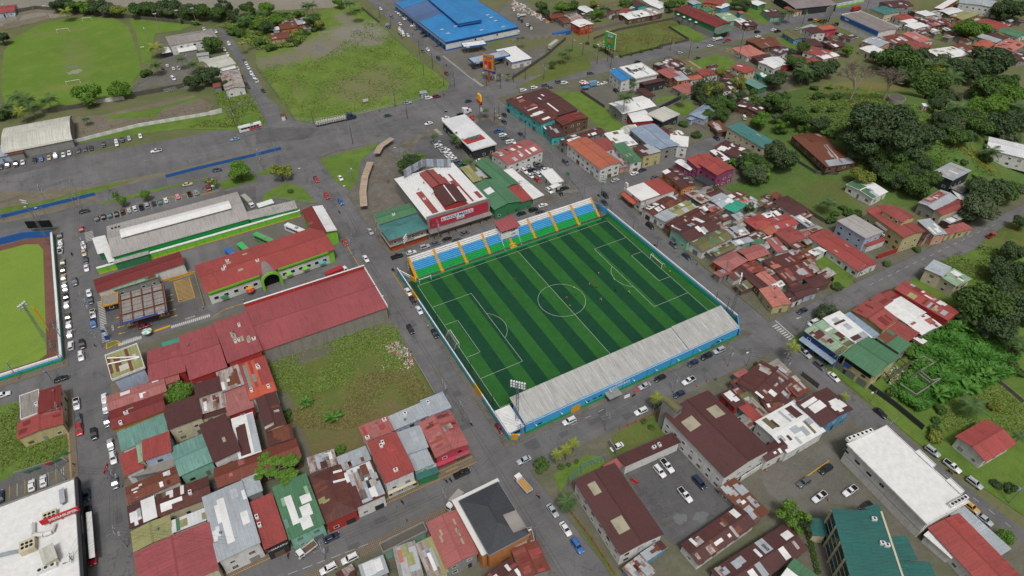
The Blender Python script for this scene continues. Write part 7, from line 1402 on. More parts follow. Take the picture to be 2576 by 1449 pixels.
def inset(P, k, off):
 c = sum(P, Vector()) / 4; n = (P[1] - P[0]).cross(P[2] - P[0]).normalized(); Q = [p.lerp(c, k) + n * off for p in P]; R_ = [p.lerp(c, k) - n * .02 for p in P]
 return me('pane', Q + R_, [[0, 1, 2, 3], [0, 4, 5, 1], [1, 5, 6, 2], [2, 6, 7, 3], [3, 7, 4, 0]])
WHEEL = {}
def wheel_mesh(r, w=.22):
 if (r, w) not in WHEEL:
  m = MB(); m.bar((0, -w / 2, 0), (0, w / 2, 0), r, n=14, mi=0)
  for s in (-1, 1): m.bar((0, s * w / 2, 0), (0, s * (w / 2 + .015), 0), r * .6, n=10, mi=1)
  WHEEL[(r, w)] = m.mesh('wheel')
 return WHEEL[(r, w)]
CT = {}
def car_type(kind):
 if kind in CT: return CT[kind]
 L, Wd, zs, zt, base, top, hood, deck, r = {'sedan': (4.5, 1.78, .92, 1.45, (-1.75, .98), (-1.12, .22), .86, .95, .32), 'hatchback': (3.95, 1.72, .95, 1.52, (-1.9, .85), (-1.6, .2), .9, .95, .31),
  'suv': (4.6, 1.86, 1.06, 1.74, (-2.24, 1.0), (-2.0, .36), 1.04, 1.05, .37), 'minivan': (4.7, 1.82, 1.1, 1.92, (-2.3, 1.5), (-2.2, .85), 1.05, 1.1, .34), 'pickup': (5.25, 1.86, 1.06, 1.78, (-.62, 1.12), (-.42, .42), 1.05, 1.0, .39)}[kind]
 b, (wb, wt, zm) = car_body(L, Wd, zs, zt, base, top, hood, deck)
 B0 = [Vector(p) for p in ((base[0], -wb, zm), (base[1], -wb, zm), (base[1], wb, zm), (base[0], wb, zm), (top[0], -wt, zt - .05), (top[1], -wt, zt - .05), (top[1], wt, zt - .05), (top[0], wt, zt - .05))]
 g = [('windshield', inset([B0[i] for i in (1, 2, 6, 5)], .1, .015)), ('rear_window', inset([B0[i] for i in (3, 0, 4, 7)], .14, .015)), ('side_window', inset([B0[i] for i in (0, 1, 5, 4)], .13, .015)), ('side_window', inset([B0[i] for i in (2, 3, 7, 6)], .13, .015))]
 wh = [(x, y) for x in (-L / 2 + .82, L / 2 - .84) for y in (-Wd / 2 + .1, Wd / 2 - .1)]
 hl = MB().box(-.05, -.2, -.08, .04, .2, .08).mesh('headlight'); tl = MB().box(-.04, -.14, -.1, .05, .14, .1).mesh('tail_light')
 ex = []
 if kind == 'pickup':
  V = MB(); x0, x1, y = -L / 2 + .15, base[0] - .08, Wd / 2 - .16; V.box(x0, -y, .93, x1, y, 1.013); ex.append(('load_bed', V.mesh('load_bed'), 'black'))
  V = MB(); [V.box(x0 - .05, s * (y + .06) - .06, .95, x1, s * (y + .06) + .06, 1.1) for s in (-1, 1)]; V.box(x0 - .1, -y, .95, x0, y, 1.1); ex.append(('bed_rail', V.mesh('bed_rail'), None))
 if kind == 'suv':
  V = MB(); [V.box(top[0] + .3, s * wt * .8 - .03, zt, top[1] - .3, s * wt * .8 + .03, zt + .06) for s in (-1, 1)]; ex.append(('roof_rack', V.mesh('roof_rack'), 'steel_dark'))
 CT[kind] = dict(L=L, W=Wd, body=b, glass=g, wheels=wh, r=r, hl=hl, tl=tl, hood=hood, deck=deck, ex=ex); return CT[kind]
CW = {'w': 'white', 's': 'silver', 'g': 'grey', 'k': 'black', 'b': 'blue', 'n': 'navy', 'r': 'red', 'd': 'dark_red', 't': 'teal', 'c': 'beige', 'p': 'pink', 'o': 'brown', 'v': 'olive', 'y': 'yellow', 'l': 'light_blue', 'e': 'dark_green'}
KW = {'s': 'sedan', 'h': 'hatchback', 'u': 'suv', 'v': 'minivan', 'p': 'pickup'}
VP = []
def car(t, x, y, hd, col, kind, label=None):
 d = car_type(kind); p = W(t, x, y, .7); z = gz(p.x, p.y); far = (p - CC).length > 420
 hd = hd + random.uniform(-1.5, 1.5)
 e = empty({'suv': 'sport_utility_car', 'pickup': 'pickup_truck'}.get(kind, kind), (p.x, p.y, z), math.radians(hd)); props(e, label, 'pickup' if kind == 'pickup' else 'van' if kind == 'minivan' else 'car', 'cars and pickups on the streets')
 if not label: auto(e, f'{col.replace("_", " ")} {"sport utility car" if kind == "suv" else "pickup truck" if kind == "pickup" else kind}', p)
 ob('body', d['body'], 'car_' + col, e)
 for nm, m in d['glass']: ob(nm, m, 'car_glass', e)
 for q in d['wheels']: ob('wheel', wheel_mesh(d['r']), ['tyre', 'steel'], e, loc=(q[0], q[1], d['r'] * .98))
 for s in (-1, 1):
  ob('headlight', d['hl'], 'lamp', e, loc=(d['L'] / 2 - .06, s * d['W'] * .3, d['hood'] - .28)); ob('tail_light', d['tl'], 'tail', e, loc=(-d['L'] / 2 + .04, s * d['W'] * .36, d['deck'] - .22))
 for nm, m, mt in d['ex']: ob(nm, m, mt or 'car_' + col, e)
 VP.append((p.x, p.y)); return e
# place: tile | heading | x,y,colour,kind ...
CARS = '''
00|90|1633,682,g,h 1683,660,w,h 1745,688,w,s 1797,682,w,p
00|-92|2052,290,w,s 2172,315,w,s 2302,440,w,u 2257,495,w,p 2290,545,w,s 2332,610,w,s 2390,688,w,s 2460,608,g,s 2478,640,w,s 2500,682,w,s 2530,740,w,u 2556,778,w,s 2580,815,s,s 2435,768,d,s 2477,842,k,s 2500,873,k,h
00|178|2363,1398,l,s
00|-92|1170,1425,w,h 1230,1410,k,h 1300,1392,s,h 1412,1370,w,h
01|-92|5,230,g,s 77,212,g,u 160,203,k,u 228,182,w,s 348,162,k,s 416,150,b,h 495,135,c,s 558,118,w,u 638,107,w,s 697,87,w,s 788,62,g,s 854,48,g,s 915,38,k,s 1042,8,k,h 1176,0,w,h
01|175|1572,68,w,p
01|-6|2185,260,n,s 1887,403,c,s 2100,365,w,s 848,675,k,s
01|92|970,745,g,s 1037,728,k,s 1100,713,t,s 1168,700,k,s 1233,680,o,u 1300,662,s,s 1357,648,w,u 1420,633,n,p 1480,617,s,u 1546,595,n,h 1610,580,t,s 1668,562,w,s 1788,525,p,s 1903,497,o,p 1975,485,l,s
01|90|818,852,r,s 602,915,g,s 605,990,w,s 605,1065,w,p 630,1185,v,s 632,1260,o,s 638,1340,c,s 648,1415,s,s 662,1530,k,s
01|-90|840,1022,w,u 845,1092,c,s 862,1168,n,s 870,1245,w,s 753,1387,g,u
02|90|668,170,w,s 682,282,o,s 690,368,w,s 700,463,w,s 713,578,w,u 657,3,s,s
02|-90|895,48,w,s 910,120,n,s 935,262,w,p 940,352,b,p 827,567,k,u 817,685,w,u 770,1165,w,p 790,1325,g,u 1050,1110,w,s 1062,1212,s,s 1075,1345,g,s 800,1425,r,u
02|0|1455,380,d,s 620,910,k,s 25,1073,w,s
03|-90|945,20,k,u 1110,125,s,s 1140,262,w,u 1155,510,g,s 870,628,n,s 885,805,k,s 915,1095,g,s 932,1255,r,p
03|90|320,540,w,s 437,495,w,s 5,650,n,s
10|-93|1252,85,w,s 1367,165,g,s 1448,240,w,s 1448,285,w,s 1680,512,g,s 1727,497,w,s 1837,587,k,u 1917,735,d,s 1528,355,w,h
10|-3|2140,1015,n,s 1525,1033,s,u 1737,985,w,u 1820,968,d,u 1325,1160,e,s
10|177|1737,1240,w,s 1905,1185,w,s
10|-92|70,912,k,s 8,810,w,s
10|178|1425,115,s,s 1450,132,w,u 1470,148,c,s 1497,175,s,s 1513,188,w,s 1590,257,w,p 1630,287,g,p 1682,330,k,u 1702,362,k,s 1835,452,g,u 2410,625,w,s
10|-90|2440,1175,c,s 2500,1155,k,s 2498,1225,n,s
10|0|2443,1320,b,p 2482,1362,w,u 2508,1388,g,s 2550,1430,w,u 1815,1430,s,s
20|-2|112,908,w,u 220,882,w,u 338,858,g,u 472,820,g,u 525,835,w,u 712,822,w,s 792,737,g,u 1265,620,k,s 1555,597,g,s 1025,700,s,s 1690,530,s,h 1993,460,w,s 2478,365,w,s 2470,320,k,u 2180,400,r,s 2135,360,k,s
20|178|375,882,g,s 923,838,w,s 1863,585,e,s
20|60|2165,345,r,h 2333,1182,w,v 155,247,w,s 180,264,g,p 193,282,w,s 40,302,w,s 67,322,w,u 70,187,b,p 100,207,e,p
20|-90|1048,918,k,u 2060,1388,n,s 90,1350,n,s 10,1425,w,s
30|-2|55,298,w,s 97,313,k,p 295,292,s,s 433,197,k,u 730,348,w,s 690,335,k,s 665,245,g,s 692,237,k,s
11|-90|605,355,r,p 713,522,r,u 855,580,b,u 850,343,w,s 893,995,r,h 1105,1152,w,s 1150,878,s,s
11|0|1420,1130,k,p 1560,1090,w,s 1697,1033,s,u 1805,998,g,s 1927,955,k,s 2027,970,k,s 2103,893,g,s 540,1405,r,s
11|3|1832,18,w,u 1880,45,s,s 1905,68,w,p 1930,100,w,u 1952,122,w,s 1980,147,w,s 2035,183,g,u 2065,210,t,s 2255,165,w,s
21|-90|540,182,g,v 935,515,k,u 930,585,n,s 1390,822,k,u 1423,1020,g,s 1627,1013,g,u 1758,1128,n,s
21|5|1230,295,w,s 1317,257,n,s 1440,330,g,s 1038,363,s,s
21|0|217,660,k,u 95,697,k,s 285,683,k,s 312,615,w,s 245,565,g,u 530,445,k,s
21|-85|375,473,w,u 480,490,k,s 257,363,r,h 185,320,w,s 125,275,w,u 270,312,w,h
21|0|205,265,k,u 177,237,s,s 262,207,g,u 297,232,g,u 240,287,s,s 335,255,w,s
31|0|2245,920,r,p
12|-90|1533,38,w,s 1580,125,k,s 1643,225,w,s 1555,415,k,u 1800,458,k,s 2455,1410,d,s
22|180|575,1338,w,u 1297,1240,w,u 1333,983,s,s 1490,903,k,s 1820,752,n,s 1955,685,k,u 2083,627,s,u 1778,933,w,p 1680,1065,n,s 1465,1165,n,s
32|180|345,227,n,s 455,350,w,v
32|-90|372,655,s,p 522,780,g,u 663,893,w,s 1135,1257,k,s
13|0|2070,415,k,p 760,1060,n,s
13|182|945,1275,w,u 730,1375,w,u
23|180|120,280,s,s 1055,150,w,s
23|-88|1485,398,w,u 1560,342,w,p 1740,635,w,p 410,788,s,s 540,973,w,s 657,1145,b,u 1885,515,n,v
33|-84|1655,195,s,u 1855,345,w,p 2080,513,s,u 2040,755,y,u 2180,880,s,s
33|182|580,378,k,u 360,510,g,u 517,655,w,p 825,595,w,p 985,748,k,s
'''
for ln in CARS.strip().split('\n'):
 t, hd, rest = ln.split('|')
 for w_ in rest.split(): a_, b_, c_, k_ = w_.split(','); car(t, float(a_), float(b_), float(hd), CW[c_], KW[k_])
def wheels(e, xs, w, r, wd=.3):
 for x in xs:
  for s in (-1, 1): ob('wheel', wheel_mesh(r, wd), ['tyre', 'steel'], e, loc=(x, s * w, r))
def cab(e, x0, x1, w, z0, z1, col, slope=.3):
 V = [(x0, -w, z0), (x1, -w, z0), (x1, w, z0), (x0, w, z0), (x1, -w, (z0 + z1) / 2), (x1, w, (z0 + z1) / 2), (x1 - slope, -w * .95, z1), (x1 - slope, w * .95, z1), (x0, -w * .95, z1), (x0, w * .95, z1)]
 ob('cab', me('cab', V, [[0, 3, 2, 1], [0, 1, 4, 6, 8], [3, 9, 7, 5, 2], [1, 2, 5, 4], [4, 5, 7, 6], [6, 7, 9, 8], [0, 8, 9, 3]]), col, e)
 zm = (z0 + z1) / 2 + .05
 ob('windshield', me('windshield', [(x1 + .012, -w * .85, zm), (x1 + .012, w * .85, zm), (x1 - slope + .03, w * .82, z1 - .12), (x1 - slope + .03, -w * .82, z1 - .12)], [[0, 1, 2, 3]]), 'car_glass', e)
 for s in (-1, 1): ob('side_window', MB().box(x0 + .25, s * w - .01 if s > 0 else -w - .015, zm, x1 - .35, s * w + .015 if s > 0 else -w + .01, z1 - .2).mesh('side_window'), 'car_glass', e); ob('headlight', UBOX, 'lamp', e, loc=(x1 + .02, s * w * .75, z0 + .25), sc=(.06, .35, .2))
def truck(name, t, x, y, hd, label, cat='truck'):
 p = W(t, x, y, .9); return empty(name, (p.x, p.y, gz(p.x, p.y)), math.radians(hd), label=label, cat=cat)
def bus(t, x, y, hd, label, col, L=11.5, stripe=None):
 e = truck('bus', t, x, y, hd, label, 'bus'); b = MB(); V = [(-L / 2, -1.22), (L / 2 - .25, -1.22), (L / 2, -.95), (L / 2, .95), (L / 2 - .25, 1.22), (-L / 2, 1.22)]
 b.prism(V, .35, 2.9); ob('body', b.mesh('body'), col, e); ob('roof', MB().prism([(v[0] * .985, v[1] * .93) for v in V], 2.9, 3.12).mesh('roof'), col, e)
 for s in (-1, 1):
  for i in range(6): ob('side_window', UBOX, 'car_glass', e, loc=(-L / 2 + 1.2 + i * (L - 2.4) / 6 + .6, s * 1.225, 1.6), sc=((L - 2.4) / 6 * .92, .03, 1.0))
  if stripe: ob('side_stripe', UBOX, stripe, e, loc=(L * .2, s * 1.235, .5), sc=(L * .55, .02, 1.0))
  ob('headlight', UBOX, 'lamp', e, loc=(L / 2, s * .7, .7), sc=(.05, .3, .2))
 ob('windshield', UBOX, 'car_glass', e, loc=(L / 2 + .005, 0, 1.4), sc=(.03, 1.8, 1.3)); ob('rear_window', UBOX, 'car_glass', e, loc=(-L / 2 - .005, 0, 1.8), sc=(.03, 1.8, .8)); ob('roof_hatch', UBOX, 'w_grey', e, loc=(L * .1, 0, 3.12), sc=(1.6, 1.2, .25)); wheels(e, (-L / 2 + 2.4, L / 2 - 2.2), 1.05, .5); return e
bus('00', 2520, 1290, 3, 'white and red coach standing beside the tall grass strip', 'car_white', 12, 'car_red'); bus('11', 400, 880, -60, 'white bus parked in the terminal yard corner', 'car_white', 10.5); bus('11', 85, 975, -60, 'white and green bus behind the terminal roof', 'car_green', 10.5)
bus('01', 2350, 1140, -75, 'blue bus behind the terminal roof', 'car_blue', 10); bus('01', 2480, 1090, -75, 'lime green bus behind the terminal roof', 'car_lime_green', 10.5)
e = truck('flatbed_truck', '10', 800, 1215, -3, 'blue articulated truck with flatbed of white concrete pipes'); cab(e, 8.0, 9.8, 1.15, .6, 3.3, 'car_navy'); ob('hood', MB().box(9.8, -.8, .6, 11.4, .8, 1.9).mesh('hood'), 'car_navy', e); ob('sleeper', UBOX, 'car_navy', e, loc=(7.2, 0, .7), sc=(1.6, 2.3, 2.9)); ob('flatbed', UBOX, 'w_grey', e, loc=(-2.5, 0, 1.0), sc=(17, 2.4, .25)); wheels(e, (-9, -7.8, -6.6, 5.0, 6.2, 10.4), 1.0, .5)
for i in range(13): x = -10 + i * 1.25; ob('pipe_stack', MB().bar((x, -1.0, 1.65), (x, 1.0, 1.65), .45, n=10).bar((x + .3, -1.0, 2.3), (x + .3, 1.0, 2.3), .4, n=10).mesh('pipe_stack'), 'cargo', e)
e = truck('tractor_unit', '10', 2105, 1130, 5, 'white road tractor without trailer behind the restaurant'); cab(e, .2, 2.0, 1.15, .6, 3.2, 'car_white'); ob('hood', MB().box(2.0, -.8, .6, 3.6, .8, 1.9).mesh('hood'), 'car_white', e); ob('sleeper', UBOX, 'car_white', e, loc=(-.6, 0, .7), sc=(1.6, 2.3, 2.9)); ob('chassis', UBOX, 'black', e, loc=(-3, 0, .7), sc=(4.5, .9, .3)); wheels(e, (-4.2, -3.0, 2.6), 1.0, .5)
def box_truck(t, x, y, hd, label, col, boxm, L=6.5, bh=2.4, open_=False, load=None):
 e = truck('box_truck' if not open_ else 'stake_truck', t, x, y, hd, label); cab(e, L / 2 - 1.7, L / 2, 1.0, .5, 2.2, col); ob('chassis', UBOX, 'black', e, loc=(-.3, 0, .5), sc=(L - .6, .9, .25))
 if not open_: ob('cargo_box', MB().box(-L / 2, -1.1, .8, L / 2 - 1.8, 1.1, .8 + bh).mesh('cargo_box'), boxm, e); [ob('box_rail', UBOX, 'steel', e, loc=(-.9, s * 1.11, .8 + bh - .08), sc=(L - 1.9, .04, .1)) for s in (-1, 1)]
 else:
  ob('load_bed', MB().box(-L / 2, -1.05, .8, L / 2 - 1.8, 1.05, .92).mesh('load_bed'), 'w_brown', e)
  for s in (-1, 1): ob('side_board', MB().box(-L / 2, s * 1.05 - .04, .9, L / 2 - 1.8, s * 1.05 + .04, 1.5).mesh('side_board'), boxm, e)
  ob('tail_board', MB().box(-L / 2 - .05, -1.05, .9, -L / 2, 1.05, 1.5).mesh('tail_board'), boxm, e); ob('head_board', MB().box(L / 2 - 1.85, -1.05, .9, L / 2 - 1.78, 1.05, 1.8).mesh('head_board'), boxm, e)
  if load: ob('load', MB().prism([(-L / 2 + .2, -.9), (L / 2 - 2, -.9), (L / 2 - 2, .9), (-L / 2 + .2, .9)], .92, 1.3).mesh('load'), load, e)
 wheels(e, (-L / 2 + 1.2, L / 2 - .9), .9, .42); return e
box_truck('10', 1465, 340, -93, 'white box truck driving down the street beside the field', 'car_white', 'car_white', 8.5); box_truck('10', 1330, 260, -93, 'blue and white small truck near the field hedge', 'car_blue', 'w_white', 5.5, 1.4, True)
box_truck('20', 825, 855, -10, 'blue and white vending truck by the parasols', 'car_white', 'car_light_blue', 6.5); box_truck('20', 2065, 392, 180, 'long white flat truck parked before the barn', 'car_white', 'w_white', 8, 1, True, 'cargo'); box_truck('20', 95, 155, 175, 'white truck loaded with goods in the storage yard', 'car_white', 'w_white', 7, 1, True, 'cargo')
box_truck('30', 885, 95, 3, 'dark red box truck on the avenue near the top', 'car_red', 'w_red', 9, 2.6); box_truck('13', 510, 1185, 195, 'white small truck with open cargo rack', 'car_white', 'car_white', 5.6, 1, True); box_truck('13', 2000, 705, 205, 'white truck with rusty cargo box beside the slate roof', 'car_white', 'white_rust', 6.2, 2.0); box_truck('23', 108, 520, 98, 'white tipper truck with sand in its bed', 'car_white', 'car_white', 6.6, 1, True, 'sand')
box_truck('11', 815, 1300, 8, 'red box truck behind the warehouse parapet', 'car_white', 'car_red', 9, 2.4); box_truck('01', 2500, 590, -77, 'white long box truck beside the market hall', 'car_white', 'cream', 9, 2.4); box_truck('30', 495, 205, 185, 'yellow work truck near the grey billboard', 'car_yellow', 'yellow', 7, 1.2, True)
v = car('00', 1743, 790, -75, 'white', 'minivan', 'white delivery van alone in the school yard')
# motorbikes
def bike(t, x, y, hd, label, col='cloth_red', rider=None):
 p = W(t, x, y, .4); e = empty('motorbike', (p.x, p.y, gz(p.x, p.y)), math.radians(hd), label=label, cat='motorbike', group='motorbikes')
 for q in (-.62, .62): ob('wheel', wheel_mesh(.3, .12), ['tyre', 'steel'], e, loc=(q, 0, .3))
 ob('frame', MB().bar((-.6, 0, .35), (.1, 0, .55), .09).bar((.1, 0, .55), (.5, 0, .9), .07).bar((.62, 0, .3), (.45, 0, .95), .05).box(-.25, -.14, .25, .2, .14, .55).mesh('frame'), 'black', e)
 ob('tank', MB().box(-.05, -.15, .7, .4, .15, .92).mesh('tank'), col, e); ob('seat', MB().box(-.75, -.15, .72, -.02, .15, .84).mesh('seat'), 'black', e); ob('handlebar', MB().bar((.42, -.38, 1.02), (.42, .38, 1.02), .03).mesh('handlebar'), 'steel', e)
 if rider: person(t, x, y, hd, rider[0], rider[1], 'sit', zoff=.55, loc=p)
# people: one continuous skinned body per pose
PM = {}
def person_mesh(pose):
 if pose in PM: return PM[pose]
 J = {'pelvis': (0, 0, .95, .13), 'waist': (0, 0, 1.12, .125), 'chest': (.01, 0, 1.34, .15), 'neck': (.02, 0, 1.52, .06), 'head': (.04, 0, 1.64, .1), 'crown': (.03, 0, 1.74, .085), 'shL': (0, .19, 1.42, .065), 'shR': (0, -.19, 1.42, .065)}
 a = {'stand': 0, 'walk': .35, 'run': .75, 'sit': 0}[pose]
 for s, k in ((1, 'L'), (-1, 'R')):
  f = a * s
  J['hip' + k] = (0, .1 * s, .88, .095)
  if pose == 'sit': J['kn' + k] = (.42, .2 * s, .82, .07); J['an' + k] = (.3, .22 * s, .4, .05); J['to' + k] = (.45, .22 * s, .35, .045); J['el' + k] = (.15, .27 * s, 1.15, .045); J['wr' + k] = (.4, .3 * s, 1.08, .035); J['ha' + k] = (.48, .3 * s, 1.06, .035)
  else:
   J['kn' + k] = (.4 * math.sin(f) + .06 * a, .1 * s, .88 - .4 * math.cos(f), .07); kb = f - (.9 * a if s < 0 else .25 * a)
   J['an' + k] = (J['kn' + k][0] + .4 * math.sin(kb), .1 * s, J['kn' + k][2] - .4 * math.cos(kb), .048); J['to' + k] = (J['an' + k][0] + .16, .11 * s, J['an' + k][2] - .04, .042)
   J['el' + k] = (-.27 * math.sin(f), .26 * s, 1.42 - .28 * math.cos(f), .045); J['wr' + k] = (J['el' + k][0] + .25 * math.sin(.9 * a + .1), .26 * s, J['el' + k][2] - .25 * math.cos(.9 * a + .1), .034); J['ha' + k] = (J['wr' + k][0] + .05, .26 * s, J['wr' + k][2] - .07, .036)
 names = list(J); E = [('pelvis', 'waist'), ('waist', 'chest'), ('chest', 'neck'), ('neck', 'head'), ('head', 'crown'), ('chest', 'shL'), ('chest', 'shR')]
 for k in 'LR': E += [('pelvis', 'hip' + k), ('hip' + k, 'kn' + k), ('kn' + k, 'an' + k), ('an' + k, 'to' + k), ('sh' + k, 'el' + k), ('el' + k, 'wr' + k), ('wr' + k, 'ha' + k)]
 m = bpy.data.meshes.new('person'); m.from_pydata([J[n][:3] for n in names], [(names.index(a), names.index(b)) for a, b in E], [])
 o = bpy.data.objects.new('tmp', m); tmp = bpy.data.scenes.new('tmp'); tmp.collection.objects.link(o); md = o.modifiers.new('s', 'SKIN'); sv = m.skin_vertices[0].data
 for i, n in enumerate(names): sv[i].radius = (J[n][3], J[n][3]); sv[i].use_root = n == 'pelvis'
 o.modifiers.new('u', 'SUBSURF').levels = 1
 vl = tmp.view_layers[0]; vl.update(); dg = vl.depsgraph; m2 = bpy.data.meshes.new_from_object(o.evaluated_get(dg)); bpy.data.objects.remove(o); bpy.data.scenes.remove(tmp)
 for _ in range(4): m2.materials.append(None)
 for f in m2.polygons:
  c = f.center; r_ = abs(c.y)
  f.material_index = 0 if (c.z > 1.5 or (r_ > .2 and c.z < 1.2 and pose != 'sit') or (pose != 'sit' and c.z < .5 and c.z > .12)) else 1 if c.z > 1.0 else 2 if c.z > .5 else 2
  if c.z > 1.69: f.material_index = 3
  f.use_smooth = True
 PM[pose] = m2; return m2
def person(t, x, y, hd, label, cols, pose='stand', zoff=0.0, loc=None):
 p = loc or W(t, x, y, 0.0); m = person_mesh(pose); o = bpy.data.objects.new('person', m); COL.objects.link(o)
 o.location = (p.x, p.y, gz(p.x, p.y) + (zoff - .9 + .35 if pose == 'sit' else 0)); o.rotation_euler = (0, 0, math.radians(hd))
 for i, k in enumerate(('skin', cols[0], cols[1], 'hair')): o.material_slots[i].link = 'OBJECT'; o.material_slots[i].material = MATS[k]
 if label: props(o, label, 'person', 'people in the street and on the pitch')
 return o
def players():
 D = (('21', 30, 1375, 'cloth_red', 'cloth_red', 'red'), ('21', 777, 1425, 'cloth_red', 'cloth_white', 'red shirted'), ('21', 813, 1400, 'cloth_red', 'cloth_red', 'red'), ('21', 870, 1320, 'cloth_white', 'cloth_red', 'white shirted'), ('21', 1027, 1385, 'cloth_lime', 'cloth_green', 'lime shirted'), ('21', 853, 1445, 'cloth_green', 'cloth_green', 'green'), ('21', 1195, 1140, 'cloth_black', 'cloth_black', 'dark'), ('21', 1437, 1195, 'cloth_black', 'cloth_black', 'dark'), ('21', 1585, 1305, 'cloth_lime', 'cloth_black', 'lime shirted'),
         ('22', 30, 115, 'cloth_red', 'cloth_black', 'red shirted'), ('22', 547, 118, 'cloth_pink', 'cloth_red', 'pink shirted'), ('22', 643, 82, 'cloth_green', 'cloth_green', 'green'), ('22', 620, 18, 'cloth_lime', 'cloth_green', 'green and lime'), ('22', 580, 200, 'cloth_lime', 'cloth_black', 'yellow shirted'), ('22', 892, 130, 'cloth_pink', 'cloth_white', 'pink shirted'), ('22', 1037, 42, 'cloth_black', 'cloth_black', 'dark'), ('22', 1173, 55, 'cloth_lime', 'cloth_white', 'green shirted'), ('22', 1412, 58, 'cloth_black', 'cloth_red', 'dark shirted'), ('22', 850, 5, 'cloth_orange', 'cloth_black', 'orange shirted'), ('12', 2030, 525, 'cloth_red', 'cloth_black', 'red and black'))
 for i, (t, x, y, a, b, w_) in enumerate(D):
  o = person(t, x, y, (i * 97) % 360, None, (a, b), ('run', 'walk', 'run', 'stand')[i % 4]); o['category'] = 'person'; o['group'] = 'football players on the pitch'; o.location.z = .17
  PLY.append((o, w_))
PLY = []; players()
# label each player by the pitch marking it stands at
PM_ = [('the centre spot', (0, 0)), ('the right goal', (45, 0)), ('the left goal', (-45, 0)), ('the booth of the stand', (0, 36)), ('the right penalty spot', (34, 0)), ('the far right corner flag', (45, 34)), ('the left end of the halfway circle', (-9, 0))]
_g = {}
for o, w_ in PLY:
 k = min(range(len(PM_)), key=lambda i: math.hypot(o.location.x - PM_[i][1][0], o.location.y - PM_[i][1][1])); _g.setdefault((w_, k), []).append((math.hypot(o.location.x - PM_[k][1][0], o.location.y - PM_[k][1][1]), o))
for (w_, k), L in _g.items():
 L.sort(key=lambda q: q[0])
 for i, (_, o) in enumerate(L): o['label'] = f'football player in {w_} kit, {ORD[i]} to {PM_[k][0]}'
PPL = (('02', 965, 595, 'blue', 'black', 'person in blue walking at the corner of the fuel station', 'walk'), ('02', 757, 445, 'white', 'black', 'person in white crossing among the parked white cars', 'walk'), ('11', 1328, 395, 'red', 'black', 'left one of two people in red beside the mall wall', 'walk'), ('11', 1340, 383, 'red', 'black', 'right one of two people in red beside the mall wall', 'walk'), ('12', 1563, 200, 'red', 'orange', 'person in red on the tracked street near white sedan', 'walk'), ('12', 1735, 405, 'white', 'black', 'person in white on the tracked street near black sedan', 'walk'),
       ('13', 1520, 905, 'red', 'blue', 'person in red and blue walking on the lower street', 'walk'), ('22', 2043, 935, 'navy', 'black', 'person in dark clothes walking below the covered stand', 'walk'), ('21', 1857, 1228, 'black', 'black', 'person in black walking along the row houses', 'walk'), ('10', 1245, 1130, 'blue', 'black', 'person standing at the edge of the muddy field', 'stand'), ('10', 1578, 362, 'black', 'black', 'person on foot beside the white box truck', 'walk'), ('10', 2335, 985, 'orange', 'black', 'person in orange on the crossroads', 'walk'), ('10', 1885, 965, 'blue', 'blue', 'person in blue beside dark red car', 'stand'), ('01', 1110, 478, 'red', 'blue', 'person walking along the grass verge of the avenue', 'walk'), ('03', 755, 345, 'blue', 'black', 'person in dark blue on the patterned footpath', 'walk'),
       ('02', 2460, 140, 'white', 'black', 'person walking in front of the bus terminal', 'walk'), ('02', 2050, 215, 'white', 'blue', 'person at the end of the terminal forecourt', 'stand'), ('11', 1845, 935, 'orange', 'black', 'person in orange by the mall awning', 'stand'), ('02', 1390, 405, 'pink', 'black', 'person in pink at the fuel pump', 'stand'), ('13', 232, 1210, 'blue', 'blue', 'person in light blue on the lower footpath', 'walk'))
for t, x, y, a, b, lab, ps in PPL: person(t, x, y, (x * 7) % 360, lab, ('cloth_' + (a if 'cloth_' + a in MATS else 'blue'), 'cloth_' + b), ps)
bike('01', 722, 1110, 90, 'motorbike with rider on the street beside the market', 'cloth_blue', ('rider in blue on motorbike beside the market', ('cloth_blue', 'cloth_black')))
bike('11', 838, 685, 95, 'motorbike with rider crossing the street tracks', 'cloth_red', ('rider in dark red on motorbike near the tracks', ('cloth_red', 'cloth_black'))); bike('11', 1380, 1270, -60, 'lone motorbike near the left bleacher corner', 'cloth_black', ('rider in black near the left bleacher corner', ('cloth_black', 'cloth_black')))
bike('12', 2162, 1365, 95, 'bicycle style motorbike near the stadium corner', 'cloth_lime', ('rider in lime vest near the stadium corner', ('cloth_lime', 'cloth_black'))); bike('23', 262, 645, 95, 'scooter on the tracked street behind tipper truck', 'cloth_pink', ('rider in pink behind the tipper truck', ('cloth_pink', 'cloth_black')))
bike('13', 1910, 490, 100, 'red motorbike parked beside black pickup'); bike('13', 1955, 482, 100, 'black motorbike parked beside black pickup', 'cloth_black'); bike('13', 1470, 705, 100, 'dark motorbike alone on the lower street', 'cloth_black'); bike('13', 322, 1240, 80, 'red and black motorbike before the bright red shop', 'cloth_red', ('rider in red and dark blue before bright red shop', ('cloth_red', 'cloth_blue')))
bike('33', 1830, 400, -80, 'red motorbike beside white pickup near red gable house', 'cloth_red'); bike('22', 1228, 1080, 10, 'motorbike lying near the red barrier at the stand', 'cloth_black'); bike('10', 1913, 1122, -5, 'motorbike on the avenue behind the restaurant', 'cloth_white', ('rider in white on the avenue', ('cloth_white', 'cloth_black'))); bike('10', 1917, 655, -93, 'motorbike on the street by the fuel station', 'cloth_red', ('rider in red by the fuel station street', ('cloth_red', 'cloth_black'))); bike('20', 1867, 478, 0, 'motorbike on the far avenue', 'cloth_red', ('rider on the far avenue', ('cloth_orange', 'cloth_black'))); bike('20', 2133, 430, 178, 'motorbike on the avenue near the barn', 'cloth_black')
